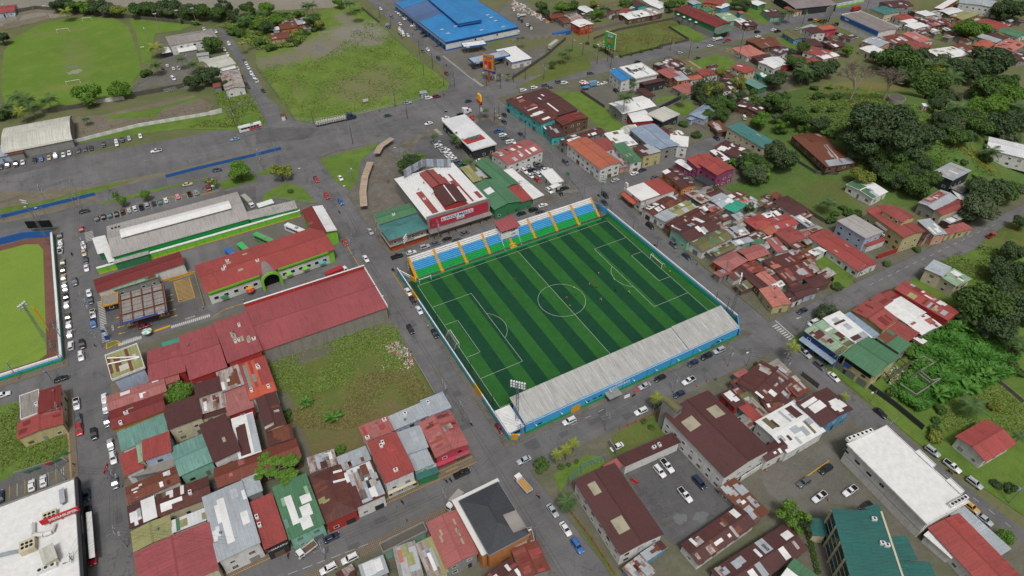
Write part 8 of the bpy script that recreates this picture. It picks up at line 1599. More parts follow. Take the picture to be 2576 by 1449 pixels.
bike('10', 2180, 690, 10, 'motorbikes waiting below the long fuel canopy', 'cloth_red'); bike('21', 872, 520, -80, 'motorbike at the crossroads near tyre shop', 'cloth_black', ('rider at the crossroads near tyre shop', ('cloth_blue', 'cloth_black')))
for i, (x, y) in enumerate(((1795, 945), (1860, 925), (1940, 895), (2010, 870), (2160, 815), (2255, 790), (2320, 765))): bike('11', x, y, 80, f'{ORD[i].replace(" nearest", "").replace("nearest", "first")} parked motorbike from the left under the mall awning', random.choice(('cloth_black', 'cloth_blue', 'cloth_red')))
# barriers in the street
for t, x, y, c_, lab in (('22', 1255, 1040, 'umbrella_red', 'red plastic barrier in front of stadium entrance'), ('22', 1155, 1095, 'white', 'white plastic barrier in front of stadium entrance'), ('23', 1230, 505, 'sign_red', 'red plastic barrier in the police yard')):
 p = W(t, x, y); e = empty('road_barrier', (p.x, p.y, gz(p.x, p.y)), -.05 if t == '22' else -1.2, label=lab, cat='barrier'); ob('body', me('body', [(-1.1, -.3, 0), (1.1, -.3, 0), (1.1, .3, 0), (-1.1, .3, 0), (-1.1, -.12, .5), (1.1, -.12, .5), (1.1, .12, .5), (-1.1, .12, .5), (-1.1, -.1, .95), (1.1, -.1, .95), (1.1, .1, .95), (-1.1, .1, .95)], [[0, 1, 5, 4], [1, 2, 6, 5], [2, 3, 7, 6], [3, 0, 4, 7], [4, 5, 9, 8], [5, 6, 10, 9], [6, 7, 11, 10], [7, 4, 8, 11], [8, 9, 10, 11]]), c_, e)
for t, x, y in (('33', 605, 690), ('23', 2555, 395), ('22', 1860, 990), ('22', 1965, 945)):
 p = W(t, x, y); e = empty('traffic_drum', (p.x, p.y, gz(p.x, p.y)), cat='traffic drum'); auto(e, 'orange traffic drum', p); ob('body', MB().bar((0, 0, 0), (0, 0, .9), .3, .24, 10).mesh('body'), 'orange_red', e); ob('band', MB().bar((0, 0, .5), (0, 0, .65), .275, .268, 10).mesh('band'), 'white', e)
# ---------------------------------------------------------------- poles and wires
POLES = []
def pole(t, x, y, h, kind='u', rz=0.0, mat='pole_conc'):
 p = W(t, x, y); z = gz(p.x, p.y); nm = {'u': 'utility_pole', 'l': 'street_lamp', 'f': 'floodlight_pole', 'p': 'plain_pole'}[kind]; e = empty(nm, (p.x, p.y, z), math.radians(rz), cat={'u': 'utility pole', 'l': 'street lamp', 'f': 'floodlight', 'p': 'pole'}[kind], group='poles along the streets')
 auto(e, {'u': 'utility pole with cross arms', 'l': 'street lamp on tall pole', 'f': 'slim floodlight pole', 'p': 'bare slim pole'}[kind], p)
 ob('shaft', MB().bar((0, 0, 0), (0, 0, h), .17, .1, 8).mesh('shaft'), mat, e)
 if kind == 'u':
  for z_, w_ in ((h - .4, 1.3), (h - 1.5, 1.1)):
   ob('cross_arm', MB().box(-.07, -w_, z_ - .07, .07, w_, z_ + .07).mesh('cross_arm'), 'steel', e)
   for y_ in (-w_ + .15, -w_ * .4, w_ * .4, w_ - .15): ob('insulator', MB().bar((0, y_, z_ + .07), (0, y_, z_ + .28), .06, .04, 6).mesh('insulator'), 'white', e)
  if (int(x) + int(y)) % 3: tr = ob('transformer', MB().bar((.38, 0, h - 3.6), (.38, 0, h - 2.5), .32, n=12).mesh('transformer'), 'w_lightblue', e)
  ob('lamp_arm', MB().bar((0, 0, h - 2.2), (-1.6, 0, h - 1.9), .04).box(-2.2, -.14, h - 1.98, -1.5, .14, h - 1.84).mesh('lamp_arm'), 'steel', e)
  POLES.append((p.x, p.y, z + h - .4))
 if kind == 'l': ob('lamp_arm', MB().bar((0, 0, h - .3), (-1.8, 0, h), .05).mesh('lamp_arm'), 'steel', e); ob('lamp_head', MB().box(-2.6, -.18, h - .08, -1.7, .18, h + .08).mesh('lamp_head'), 'lamp', e)
 if kind == 'f':
  ob('lamp_bar', MB().box(-1.0, -.06, h - .1, 1.0, .06, h + .06).mesh('lamp_bar'), 'steel', e)
  for q in (-.8, -.27, .27, .8): ob('lamp', MB().box(q - .2, -.3, h, q + .2, .1, h + .4).mesh('lamp'), 'lamp', e)
PT = '''u|10|1523,1190,11 1403,1080,9 1470,400,10 1780,695,10 1998,875,10 975,1449,11 1247,185,10 2400,1220,9 2445,1200,9
p|10|578,1238,8 1690,765,9 1645,545,9 1890,870,5
l|10|1358,262,8 2320,870,9 2460,890,9
f|00|1515,700,14 1525,505,14 1622,335,13 1835,300,13 1985,260,12 500,190,9 215,275,9 85,175,9 345,118,10
u|00|2345,1140,12 2370,1270,10 2120,860,10
l|01|395,770,8 510,800,9
u|01|490,625,11 805,545,11 800,700,11 860,690,10 870,1090,10 30,770,9
p|01|2040,460,8 2230,510,7
u|11|38,200,11 75,275,10 220,170,10 975,1130,11 1230,985,9 1840,960,10 2650,560,10
l|11|960,560,8 968,375,8 515,380,8 1455,170,8
u|21|410,235,11 1320,745,9 2120,1390,10 880,640,14 720,570,10 1205,270,9 1003,670,9
p|21|810,300,7 955,390,7 545,420,6
u|22|2170,790,9 1620,1060,9 945,1440,9
l|22|2360,790,8
u|12|1905,1120,9 2080,1340,9
l|12|1350,200,7
u|32|330,490,10 160,760,8 640,830,10 175,850,7
l|32|200,250,8 1030,1150,6
u|33|2420,720,10 1180,30,8
l|23|240,1100,8
u|13|1915,800,10 2660,100,9 700,1290,8
u|03|1280,1160,10 700,520,9 1230,560,9 830,1400,8
u|02|640,770,11 1030,600,9 930,310,9 640,540,9 190,920,8 665,1330,8 905,240,9
u|20|1775,590,12 2300,470,12 320,800,10 1590,510,9 990,690,10 2275,600,9 130,1400,9 855,640,9 220,1300,8 1130,870,8
l|20|710,555,8 605,515,8
p|20|1510,490,8 770,390,8 960,620,7 135,800,7 15,830,7
u|30|340,260,11 985,105,11 130,230,9
u|31|880,1400,9 1540,1060,8'''
for ln in PT.split('\n'):
 k, t, rest = ln.split('|')
 for w_ in rest.split(): a_, b_, h_ = [float(q) for q in w_.split(',')]; pole(t, a_, b_, h_, k, random.choice((0, 0, 90)), 'wood_pole' if t[1] == '0' and k != 'f' else 'pole_conc')
# overhead wires: sagging spans between neighbouring utility poles
_n = 0; _done = set()
for i, a in enumerate(POLES):
 near = sorted(((math.hypot(a[0] - b[0], a[1] - b[1]), j) for j, b in enumerate(POLES) if j != i))[:2]
 for d_, j in near:
  if d_ > 55 or d_ < 8 or (min(i, j), max(i, j)) in _done: continue
  _done.add((min(i, j), max(i, j))); b = POLES[j]; m = MB(); dx, dy = (b[1] - a[1]) / d_, -(b[0] - a[0]) / d_
  e = empty('overhead_wire', a, cat='wire', group='overhead wires'); auto(e, 'sagging overhead wire span', ((a[0] + b[0]) / 2, (a[1] + b[1]) / 2))
  for off in (-.9, 0, .9):
   m = MB(); pv = None
   for q in range(9):
    t_ = q / 8; P_ = (a[0] * (1 - t_) + b[0] * t_ + dx * off - a[0], a[1] * (1 - t_) + b[1] * t_ + dy * off - a[1], a[2] * (1 - t_) + b[2] * t_ - 4 * .9 * t_ * (1 - t_) - a[2])
    if pv: m.bar(pv, P_, .022, n=3, cap=False)
    pv = P_
   ob('wire', m.mesh('wire'), 'wire', e)
# ---------------------------------------------------------------- trees and plants
def leaf_cloud(seed, lobes, n, size, flat=1.0):
 """leaf-sized faces spread through lumpy lobes; unit crown radius 1, centre at 0"""
 R_ = random.Random(seed); V = []; F = []
 for i in range(n):
  c, r = R_.choice(lobes); 
  d = Vector((R_.gauss(0, 1), R_.gauss(0, 1), R_.gauss(0, 1))).normalized(); rr = r * (R_.random() ** .28) * (1 + .16 * math.sin(d.x * 7 + seed) * math.sin(d.y * 6 + d.z * 5))
  p = Vector(c) + Vector((d.x, d.y, d.z * flat)) * rr
  n_ = (d + Vector((R_.gauss(0, .6), R_.gauss(0, .6), R_.gauss(0, .6) + .35))).normalized(); u = n_.orthogonal().normalized(); u.rotate(Matrix.Rotation(R_.random() * 6.3, 3, n_)); v = n_.cross(u); s = size * R_.uniform(.6, 1.3); k = len(V)
  V += [tuple(p - u * s), tuple(p - v * s * .55 + n_ * s * .15), tuple(p + u * s), tuple(p + v * s * .55 + n_ * s * .15)]; F.append([k, k + 1, k + 2, k + 3])
 return me('crown', V, F)
def lobes(seed, n, spread, r0, r1, zs=.5):
 R_ = random.Random(seed); L = [((0, 0, 0), .62)]
 for i in range(n): a = 6.283 * i / n + R_.uniform(-.4, .4); d = spread * R_.uniform(.6, 1); L.append(((d * math.cos(a), d * math.sin(a), R_.uniform(-zs, zs) * .6), R_.uniform(r0, r1)))
 return L
CROWN = {'broad': [leaf_cloud(s, lobes(s, 8, .62, .28, .48), 5200, .075, .75) for s in (1, 2, 3, 4)], 'loose': [leaf_cloud(s, lobes(s, 9, .8, .18, .32, .8), 2600, .075, .8) for s in (5, 6)], 'round': [leaf_cloud(7, lobes(7, 9, .5, .35, .45, .4), 5600, .07, .95)], 'shrub': [leaf_cloud(s, lobes(s, 6, .6, .3, .45, .3), 1500, .12, .7) for s in (8, 9)], 'big': [leaf_cloud(s, lobes(s, 16, .72, .2, .36, .55), 11000, .05, .75) for s in (11, 12)], 'weep': [leaf_cloud(13, [((0, 0, .2), .6)] + [((.62 * math.cos(a), .62 * math.sin(a), -.25 - .2 * (i % 2)), .36) for i, a in enumerate([k * .7 for k in range(9)])], 6000, .06, 1.25)]}
def trunk_mesh(seed, h, r):
 R_ = random.Random(seed); m = MB(); m.bar((0, 0, -.05), (0, 0, .55), .1, .07, 8)
 for i in range(5):
  a = i * 1.256 + R_.uniform(-.3, .3); q = (.25 * math.cos(a), .25 * math.sin(a), .85); m.bar((0, 0, .5), q, .055, .035, 6); m.bar(q, (.55 * math.cos(a + .3), .55 * math.sin(a + .3), 1.15), .035, .015, 5)
 return m.mesh('trunk')
TRUNK = [trunk_mesh(s, 1, .1) for s in (1, 2)]
TN = {'dark': 'dark green', 'mid': 'mid green', 'light': 'light green', 'yellow': 'yellow green', 'grey': 'grey green', 'purple': 'purple flowered', 'vine': 'fresh green', 'dry': 'dry brown'}
def tree(t, x, y, rpx, leaf='mid', kind='broad', hk=1.0, label=None, name='shade_tree'):
 """x, y: where the middle of the crown shows; rpx: its radius there"""
 if leaf in ('dark', 'mid') and kind in ('broad', 'loose'): leaf = ({'dark': ('dark', 'dark', 'mid', 'grey'), 'mid': ('mid', 'mid', 'light', 'grey', 'dark', 'yellow')}[leaf] * 2)[int(x * 7 + y * 3) % 8 if leaf == 'dark' else int(x * 7 + y * 3) % 6]
 p0 = W(t, x, y, 4); sc = CF / (p0 - CC).length * 4; r = rpx / sc
 ch = max(r * .7, (2.2 + r * .55) * hk) if kind != 'shrub' else r * .55
 p = W(t, x, y, ch); zb = terr(p.x, p.y); i = int(x * 3 + y) ; nm = 'shrub' if kind == 'shrub' else name
 e = empty(nm, (p.x, p.y, zb), (i % 63) / 10., cat='shrub' if kind == 'shrub' else 'tree', group='trees and shrubs of the town')
 if label: e['label'] = label
 else: auto(e, f'{TN[leaf]} {"shrub" if kind == "shrub" else {"broad": "broad tree", "loose": "loose crowned tree", "round": "round tree", "big": "huge tree", "weep": "drooping tree"}[kind]}', p)
 L = CROWN[kind]; k = random.uniform(.92, 1.08); ob('crown', L[i % len(L)], 'leaf_' + leaf, e, loc=(0, 0, ch), sc=(r * k, r / k, r * random.uniform(.85, 1.05)))
 tm = TRUNK[i % 2]; ob('trunk', tm, 'bark', e, sc=(r * (.75 if kind != 'shrub' else .5), r * (.75 if kind != 'shrub' else .5), ch)); return e
FRV = []
def frond_mesh(droop=1.0, n=13, lw=.2):
 V = []; F = []
 for i in range(n):
  t = .12 + .88 * i / (n - 1); x = t * (1 - .18 * t * droop); z = .42 * t - .78 * droop * t * t; ln = .34 * math.sin(math.pi * min(.97, t * .85 + .12)) + .03
  for s in (-1, 1):
   k = len(V); w = .035; V += [(x - w, 0, z), (x + w, 0, z), (x + w + .12, s * ln, z - .22 * ln * 2 * droop - .02)]; F.append([k, k + 1, k + 2])
 for i in range(6):
  t0, t1 = i / 6, (i + 1) / 6; f = lambda t: (t * (1 - .18 * t * droop), .42 * t - .78 * droop * t * t); (xa, za), (xb, zb) = f(t0), f(t1); k = len(V); V += [(xa, -.015, za), (xa, .015, za), (xb, .012, zb), (xb, -.012, zb)]; F.append([k, k + 1, k + 2, k + 3])
 return me('frond', V, F)
FROND = [frond_mesh(.9), frond_mesh(1.2), frond_mesh(.55)]
def palm(t, x, y, rpx, leaf='palm', h=7.0, label=None, nf=15, name='palm_tree', trunkm='bark_pale'):
 p0 = W(t, x, y, h); sc = CF / (p0 - CC).length * 4; r = max(1.6, rpx / sc); p = W(t, x, y, h); zb = terr(p.x, p.y); i = int(x + y)
 e = empty(name, (p.x, p.y, zb), (i % 60) / 10., cat='palm', group='palms')
 if label: e['label'] = label
 else: auto(e, ('yellowing' if leaf == 'palm_yellow' else 'green') + ' coconut palm', p)
 m = MB(); pv = (.5, 0, 0)
 for k in range(1, 6): q = (.5 - .1 * k, 0, h * k / 5); m.bar(pv, q, .2 - .018 * k, .2 - .018 * (k + 1), 8); pv = q
 ob('trunk', m.mesh('trunk'), trunkm, e)
 for k in range(nf):
  a = 2.4 * k; up = k / nf; ob('frond', FROND[2 if k > nf * .7 else k % 2], 'leaf_' + leaf, e, mw=Matrix.Translation((0, 0, h - .05)) @ Matrix.Rotation(a, 4, 'Z') @ Matrix.Rotation(-.55 * up + .15, 4, 'Y') @ Matrix.Diagonal((r * 1.1, r * 1.1, r, 1)))
 return e
def bleaf_mesh():
 V = []; F = []; n = 8
 for i in range(n + 1):
  t = i / n; x = t * .9; z = .95 * t - .9 * t * t * .75; w = .17 * math.sin(math.pi * min(1, max(.02, (t - .15) / .85))) + .012
  V += [(x, -w, z - .05), (x, 0, z), (x, w, z - .05)]
  if i: k = 3 * i; F += [[k - 3, k - 2, k + 1, k], [k - 2, k - 1, k + 2, k + 1]]
 return me('banana_leaf', V, F)
BLEAF = bleaf_mesh()
def banana(t, x, y, rpx, nl=14, leaf='banana', label=None):
 p0 = W(t, x, y, 1.5); r = max(1.5, rpx / (CF / (p0 - CC).length * 4)); p = W(t, x, y, r * .4); e = empty('banana_plant', (p.x, p.y, terr(p.x, p.y)), cat='plant', group='banana clumps')
 if label: e['label'] = label
 else: auto(e, 'leafy banana clump', p)
 ob('stem', MB().bar((0, 0, 0), (0, 0, r * .5), .18, .1, 7).bar((.3, .2, 0), (.35, .3, r * .4), .14, .08, 7).mesh('stem'), 'leaf_banana', e)
 for k in range(nl): ob('leaf', BLEAF, 'leaf_' + leaf, e, mw=Matrix.Translation((random.uniform(-.2, .2) * r, random.uniform(-.2, .2) * r, r * random.uniform(.1, .4))) @ Matrix.Rotation(2.4 * k, 4, 'Z') @ Matrix.Rotation(random.uniform(-.5, .25), 4, 'Y') @ Matrix.Diagonal((r * random.uniform(.7, 1.05),) * 3 + (1,)))
def bare_tree(t, bx, by, h, label, seed):
 p = W(t, bx, by); e = empty('bare_tree', (p.x, p.y, terr(p.x, p.y)), label=label, cat='tree'); R_ = random.Random(seed); tm = MB(); br = MB()
 def grow(a, d, L, r, lv):
  b = a + d * L; (tm if lv < 1 else br).bar(a, b, r, r * .7, 6 if lv < 3 else 3, cap=False)
  if lv >= 6: return
  for k in range(3):
   d2 = (d + Vector((R_.gauss(0, .55), R_.gauss(0, .55), R_.gauss(.02, .3)))).normalized()
   if d2.z < -.15: d2.z = .05
   grow(b, d2, L * R_.uniform(.66, .86), r * .68, lv + 1)
 grow(Vector((0, 0, 0)), Vector((.15, .05, 1)).normalized(), h * .3, .6, 0); ob('trunk', tm.mesh('trunk'), 'bark_pale', e); ob('branches', br.mesh('branches'), 'bark_pale', e)
bare_tree('30', 830, 1000, 19, 'left one of the two bare grey trees on the hill', 3); bare_tree('30', 1160, 1010, 17, 'right one of the two bare grey trees on the hill', 9)
# crown spots per tile: kind leaf | x,y,r ...
TR = '''00|broad mid|640,40,75 720,60,70 860,60,75 970,60,80 1080,85,75 1190,95,70 1380,90,85 1500,80,80 1600,70,75 1720,60,90 1930,110,80 2035,110,95 2190,130,85 2490,80,80
00|broad dark|2130,440,92 1940,820,92 10,370,65 560,55,60
00|broad light|870,945,125 1190,895,105
00|broad dark|2090,745,112
00|round dark|2265,840,55
00|shrub mid|2400,320,70 2330,310,60 2520,230,70 2440,180,60 30,1150,70 1470,730,60 2560,260,60
00|loose mid|2260,60,80 2350,150,70 1830,150,60
10|broad mid|110,80,75 570,210,75 420,140,45 200,200,80 100,270,75 830,20,60 20,240,60
10|broad yellow|640,240,55
10|shrub mid|40,420,60 150,470,60 330,390,50 410,420,45 250,150,50 500,330,40 590,290,40
01|broad mid|2405,265,125
01|round light|1455,500,62 1225,565,50
01|loose mid|1160,510,32 2120,375,60
11|loose mid|245,270,112
11|broad mid|1500,220,90 1640,160,90
11|broad mid|1570,180,120
11|round mid|2370,115,42
11|shrub mid|345,470,35
20|round mid|405,640,42 1765,720,38 2430,920,48
20|broad mid|600,60,75 500,70,75 860,130,60 1140,40,65 1590,50,70 300,60,70 340,130,50 1700,20,50 2250,30,60 2350,40,65 2190,1040,85 2130,1140,85 2460,1190,45
20|broad yellow|820,40,48 2100,720,62
20|weep dark|1960,880,142
20|loose yellow|2290,840,92
20|shrub mid|1725,1240,55 1860,1350,60 760,430,25 840,460,30 890,490,30 1100,560,25 1200,540,25 1300,515,25 1400,490,25 1480,470,25
30|broad mid|360,470,72 240,520,42 2000,290,112 2180,290,72 800,500,60
30|broad dark|2340,100,95 2500,80,125 580,680,115 1330,600,180 1480,560,120 2000,700,150 2250,610,160 2210,880,145 1640,850,165 80,800,115 1200,640,90 1750,620,80 1100,560,70
30|broad mid|120,1010,130 300,1170,120 520,1240,105 2150,1080,125 2300,1050,120 2450,950,120 2100,1250,130 2350,1250,140 2500,1200,115 1750,1200,85 1690,1050,75 2430,820,95 1400,760,90
30|big dark|1150,1300,330 1500,1330,200
30|big dark|920,1390,190
30|shrub mid|510,960,62 470,880,42 640,1100,42 480,1100,45 140,1310,62 640,1340,60 330,1290,50 420,1330,50 2450,1380,80 700,960,60
31|broad dark|150,130,170 60,40,110 1250,120,150 1420,60,150 1560,180,110 900,60,120
31|broad mid|1300,350,110 1500,420,140 1650,330,90 1640,180,80 2400,470,120 1120,240,100 1480,280,90
31|broad mid|2200,480,185 2560,780,80
31|broad grey|2120,650,165
31|broad dark|2400,1260,150 2480,1080,110 2380,1420,120 2560,1350,120
31|shrub mid|640,760,60 820,690,60 760,640,45 900,690,50 700,1430,62 1500,1060,40 1200,1200,45 2200,140,60 1980,180,40 680,700,45
21|broad dark|2450,180,115 2420,300,115 2540,230,95 2350,250,70
21|loose mid|2400,640,52
21|shrub mid|2150,700,40 2060,720,35 2050,440,40 2530,1040,40
32|weep grey|615,235,112
32|broad dark|2200,170,235 2320,380,180 2480,220,190 2080,80,110 2440,60,120
32|broad yellow|2260,250,100
32|broad mid|1400,620,72
32|shrub yellow|2290,1190,62
32|shrub mid|1690,1420,62 1740,1220,60 1250,1040,60 2460,760,60 2540,850,60 1560,1180,60 1700,1330,50
02|round light|1800,1040,148
12|shrub mid|310,1260,62 330,1330,45
13|shrub light|850,170,62
03|shrub purple|2130,560,82
23|shrub mid|295,330,102 495,350,45 570,330,30 650,295,30
33|loose mid|260,830,150 370,930,95
33|round light|2385,1050,85
33|shrub yellow|1690,40,80
33|shrub dark|380,1160,40 2450,560,60 2300,520,50
22|shrub mid|1330,1340,40 1400,1400,40 2470,770,40'''
for ln in TR.split('\n'):
 t, kl, rest = ln.split('|'); k, l = kl.split()
 for w_ in rest.split(): a_, b_, c_ = [float(q) for q in w_.split(',')]; tree(t, a_, b_, c_, l, k)
# woods filling in behind the listed trees
_R = random.Random(21)
for t, x0, y0, x1, y1, n, l in (('30', 1750, 900, 2560, 1400, 16, 'dark'), ('30', 1300, 560, 2100, 820, 9, 'mid'), ('30', -100, 900, 260, 1280, 7, 'mid'), ('31', 950, 120, 1600, 420, 9, 'mid'), ('31', 2280, 1230, 2560, 1440, 5, 'dark'), ('32', 2050, 40, 2560, 420, 9, 'mid'), ('30', 250, 620, 700, 760, 5, 'dark'), ('21', 2330, 150, 2560, 340, 5, 'mid'), ('31', 2150, 420, 2500, 560, 4, 'dark'), ('00', 1250, 60, 2300, 150, 8, 'dark'), ('20', 1900, 850, 2350, 1150, 6, 'mid')):
 for i in range(n): tree(t, _R.uniform(x0, x1), _R.uniform(y0, y1), _R.uniform(55, 120) if t != '00' else 65, l, _R.choice(('broad', 'broad', 'loose')))
# the flat light green tree among the roofs: several leafy pads
e = empty('spreading_tree', tuple(W('13', 210, 440)), label='flat spreading light green tree between tin roofs', cat='tree'); b_ = Vector(e.location); ob('trunk', TRUNK[0], 'bark', e, sc=(5, 5, 5))
for x, y, r in ((340, 290, 95), (330, 420, 85), (200, 300, 75), (80, 300, 80), (40, 400, 60), (150, 400, 70), (110, 250, 60), (240, 430, 60), (290, 510, 50), (20, 470, 45), (60, 260, 60)): p = W('13', x, y, 6); rr = r / (CF / (p - CC).length * 4); ob('leaf_pad', CROWN['shrub'][int(x) % 2], 'leaf_light', e, loc=(p.x - b_.x, p.y - b_.y, 6 + (x % 3) * .3), sc=(rr, rr, rr * .6))
PT_ = '''00|palm 7|160,975,70 260,1000,75 480,1000,80 60,1070,70 300,1080,60 1560,650,65 1820,590,50 1930,640,60 2440,200,60 2500,140,45
00|palm_yellow 7|655,115,55 1565,475,75 200,1120,60 2430,440,35 2485,405,30
10|palm 9|500,60,55 560,50,60 940,30,60 1010,100,60 310,130,50 510,190,55 55,130,60
10|palm 5|1790,1370,45 2450,750,30 2535,745,30 2310,1110,40 2000,1370,60 2040,1420,50
11|palm 5|1520,120,60 2110,170,45 2155,170,45
20|palm 7|510,540,55 575,500,45 780,155,55 920,80,50 1225,850,40 1215,800,35 1725,970,55 60,385,25 110,380,30
30|palm 9|370,720,95 1650,650,95 1870,680,125 1850,780,110 1900,1080,100 2530,1080,90 225,110,50 150,130,45 2020,560,45
31|palm 6|620,590,85 2250,70,80
21|palm 6|2390,100,75
32|palm 5|1990,270,75 2440,530,60 2560,600,60 2060,1180,110 2540,520,60
32|palm_yellow 7|260,590,75
23|palm_yellow 6|455,220,65 545,165,65 625,105,62
23|palm 6|555,700,105
22|palm_yellow 6|1455,1100,75
33|palm 5|2540,40,60
00|palm 4|860,1195,40
32|palm_yellow 3|780,1090,45'''
for ln in PT_.split('\n'):
 t, kl, rest = ln.split('|'); l, h_ = kl.split()
 for w_ in rest.split(): a_, b_, c_ = [float(q) for q in w_.split(',')]; palm(t, a_, b_, c_, l, float(h_))
palm('20', 1140, 975, 85, 'palm', 15, 'tall royal palm standing above the white halls', 18, 'royal_palm', 'pole_conc')
for t, L in (('12', '510,1150,85 770,1300,125'), ('32', '1700,1060,110 2000,1000,120 2200,880,100 2100,930,90 1900,400,90 2050,440,90 1850,820,70 1990,780,70 2250,780,70 1640,760,60 2150,600,70'), ('21', '2230,190,85'), ('30', '560,1330,60 620,870,50 360,1290,50'), ('31', '1230,400,60 1900,160,35 2100,330,50'), ('00', '2400,250,60 2510,180,60 1970,230,50'), ('20', '860,200,40')):
 for w_ in L.split(): a_, b_, c_ = [float(q) for q in w_.split(',')]; banana(t, a_, b_, c_)
# ---------------------------------------------------------------- ground cover: uncountable tufts, one object per area
def tufts(name, label, s, n, size, leaf, zlift=.0, seed=1, hump=0.0, cat='grass'):
 P = pts(s); xy = [(p.x, p.y) for p in P]; R_ = random.Random(seed); x0, x1 = min(p[0] for p in xy), max(p[0] for p in xy); y0, y1 = min(p[1] for p in xy), max(p[1] for p in xy); V = []; F = []; k = 0; it = 0
 while k < n and it < n * 6:
  it += 1; x, y = R_.uniform(x0, x1), R_.uniform(y0, y1)
  if not inpoly(x, y, xy): continue
  hm = hump * (.5 + .5 * math.sin(x * .45 + 1.3 * math.sin(y * .31)) * math.sin(y * .4 + x * .13)) if hump else 0
  if not hump and math.sin(x * .21 + seed) * math.sin(y * .17 + 2 * math.sin(x * .05)) + R_.uniform(-.6, .6) < -.1: continue
  z = gz(x, y) + zlift + hm * R_.uniform(.4, 1); k += 1
  for b in range(3):
   a = R_.uniform(0, 6.28); s_ = size * R_.uniform(.5, 1.3); dx, dy = math.cos(a), math.sin(a); q = len(V); h = s_ * R_.uniform(.2, .5); lx, ly = R_.uniform(-1, 1) * s_, R_.uniform(-1, 1) * s_
   V += [(x - dx * s_ * .35, y - dy * s_ * .35, z), (x + dx * s_ * .35, y + dy * s_ * .35, z), (x + dx * s_ * .2 + lx, y + dy * s_ * .2 + ly, z + h), (x - dx * s_ * .2 + lx, y - dy * s_ * .2 + ly, z + h)]; F.append([q, q + 1, q + 2, q + 3])
 o = ob(name, me(name, V, F), 'leaf_' + leaf, kind='stuff'); o['label'] = label; o['category'] = cat; return o
tufts('lot_weeds', 'patchy green weeds in the vacant lot with rubbish', '12 120,760 1240,360 1420,400 1560,800 1100,850 850,1000 250,1150 200,1000', 5200, .55, 'grass', seed=2)
tufts('dry_weeds', 'dry brown weeds in the lower half of the vacant lot', '12 600,1080 1150,860 1560,820 1780,1090 1340,1260 1030,1380 900,1440 350,1400 330,1250', 3800, .5, 'dry', seed=5)
tufts('field_grass', 'long grass growing on the muddy field', '10 0,650 265,1020 390,1200 600,1230 1020,1140 1480,1040 1940,890 1560,530 1250,240 1100,230 700,560 480,640', 6000, .6, 'grass', seed=3)
tufts('field_grass', 'tall grass beside the parked coach', '00 1900,1280 2240,1140 2160,940 2400,910 2510,970 10 0,1040 90,1240 00 2430,1280', 3000, .8, 'grass', seed=4)
tufts('lot_weeds', 'dense weeds on the lot beside the supermarket car park', '02 0,1200 200,1145 175,1440 03 640,40 680,80 670,220 0,500', 3000, .7, 'grass', seed=6)
vp_ = '32 1340,640 1500,560 1880,330 2120,420 2500,680 2440,880 2260,960 2080,1050 1850,1130 1620,1180 1500,1260 1320,1130 1250,1040 1400,900 1500,760'
tufts('vine_cover', 'dense green vines smothering the overgrown lot', vp_, 16000, 1.3, 'vine', .2, 7, 2.6, 'vines')
tufts('garden_grass', 'rough lawn of the garden right of the vines', '32 1700,1200 2100,1060 2330,980 2576,1200 2576,1440 1800,1440', 3500, .6, 'grass', seed=8)
tufts('hill_weeds', 'tall grass and weeds covering the wooded hill', '30 300,1000 700,860 1000,900 1200,1020 1600,1100 1700,1300 31 2080,80 2300,330 1800,260 1000,330 300,120 30 250,1300', 7000, .9, 'grass', .0, 9)
tufts('bank_weeds', 'rank green growth along the river bank', '00 2200,270 2576,150 10 480,120 560,330 420,470 0,500 00 2420,380 2300,330', 5000, 1.2, 'grass', .1, 10, 1.2, 'weeds')
tufts('roadside_weeds', 'weedy grass slope beside the right hand road', '31 1700,1200 2150,1020 2576,1120 2576,1449 2050,1400 1880,1250', 4000, .8, 'grass', seed=11)
tufts('lot_weeds', 'sparse weeds in the littered walled lot', '20 840,400 1620,200 1690,250 1590,280 1760,400 1590,450 1090,560', 2500, .6, 'dry', seed=12)
def litter(name, label, s, n, size, seed, mats):
 P = pts(s); xy = [(p.x, p.y) for p in P]; R_ = random.Random(seed); m = MB(); x0, x1 = min(p[0] for p in xy), max(p[0] for p in xy); y0, y1 = min(p[1] for p in xy), max(p[1] for p in xy); k = 0; it = 0
 while k < n and it < n * 8:
  it += 1; x, y = R_.uniform(x0, x1), R_.uniform(y0, y1)
  if not inpoly(x, y, xy): continue
  k += 1; z = gz(x, y); s_ = size * R_.uniform(.3, 1.2); a = Vector((x, y, z + .05)); b = a + Vector((R_.gauss(0, s_), R_.gauss(0, s_), R_.uniform(0, s_ * .8))); m.bar(a, b, s_ * .5, s_ * R_.uniform(.2, .6), 4, R_.randrange(len(mats)))
 o = ob(name, m.mesh(name), mats, kind='stuff'); o['label'] = label; o['category'] = 'rubbish'
RM = ['cargo', 'cargo', 'w_lightblue', 'rubbish_bag', 'sand', 'white', 'umbrella_red']
litter('rubbish', 'heap of white rubbish bags and bottles at the lot edge', '12 1300,590 1420,540 1560,640 1590,780 1530,830 1440,700 1310,640', 750, .3, 1, RM)
litter('rubbish', 'scattered small rubbish along the vacant lot edge', '12 1240,420 1400,470 1620,860 1640,960 1380,920 1120,870 1300,640', 160, .25, 2, RM); litter('rubbish', 'rubbish strewn along the littered walled lot', '20 800,440 940,400 1030,570 1180,545 1060,590 1010,560', 350, .35, 3, RM); litter('rubbish', 'scrap and bags beside the rusty roof', '32 70,1060 230,980 360,1000 350,1050 150,1100', 220, .35, 4, RM)
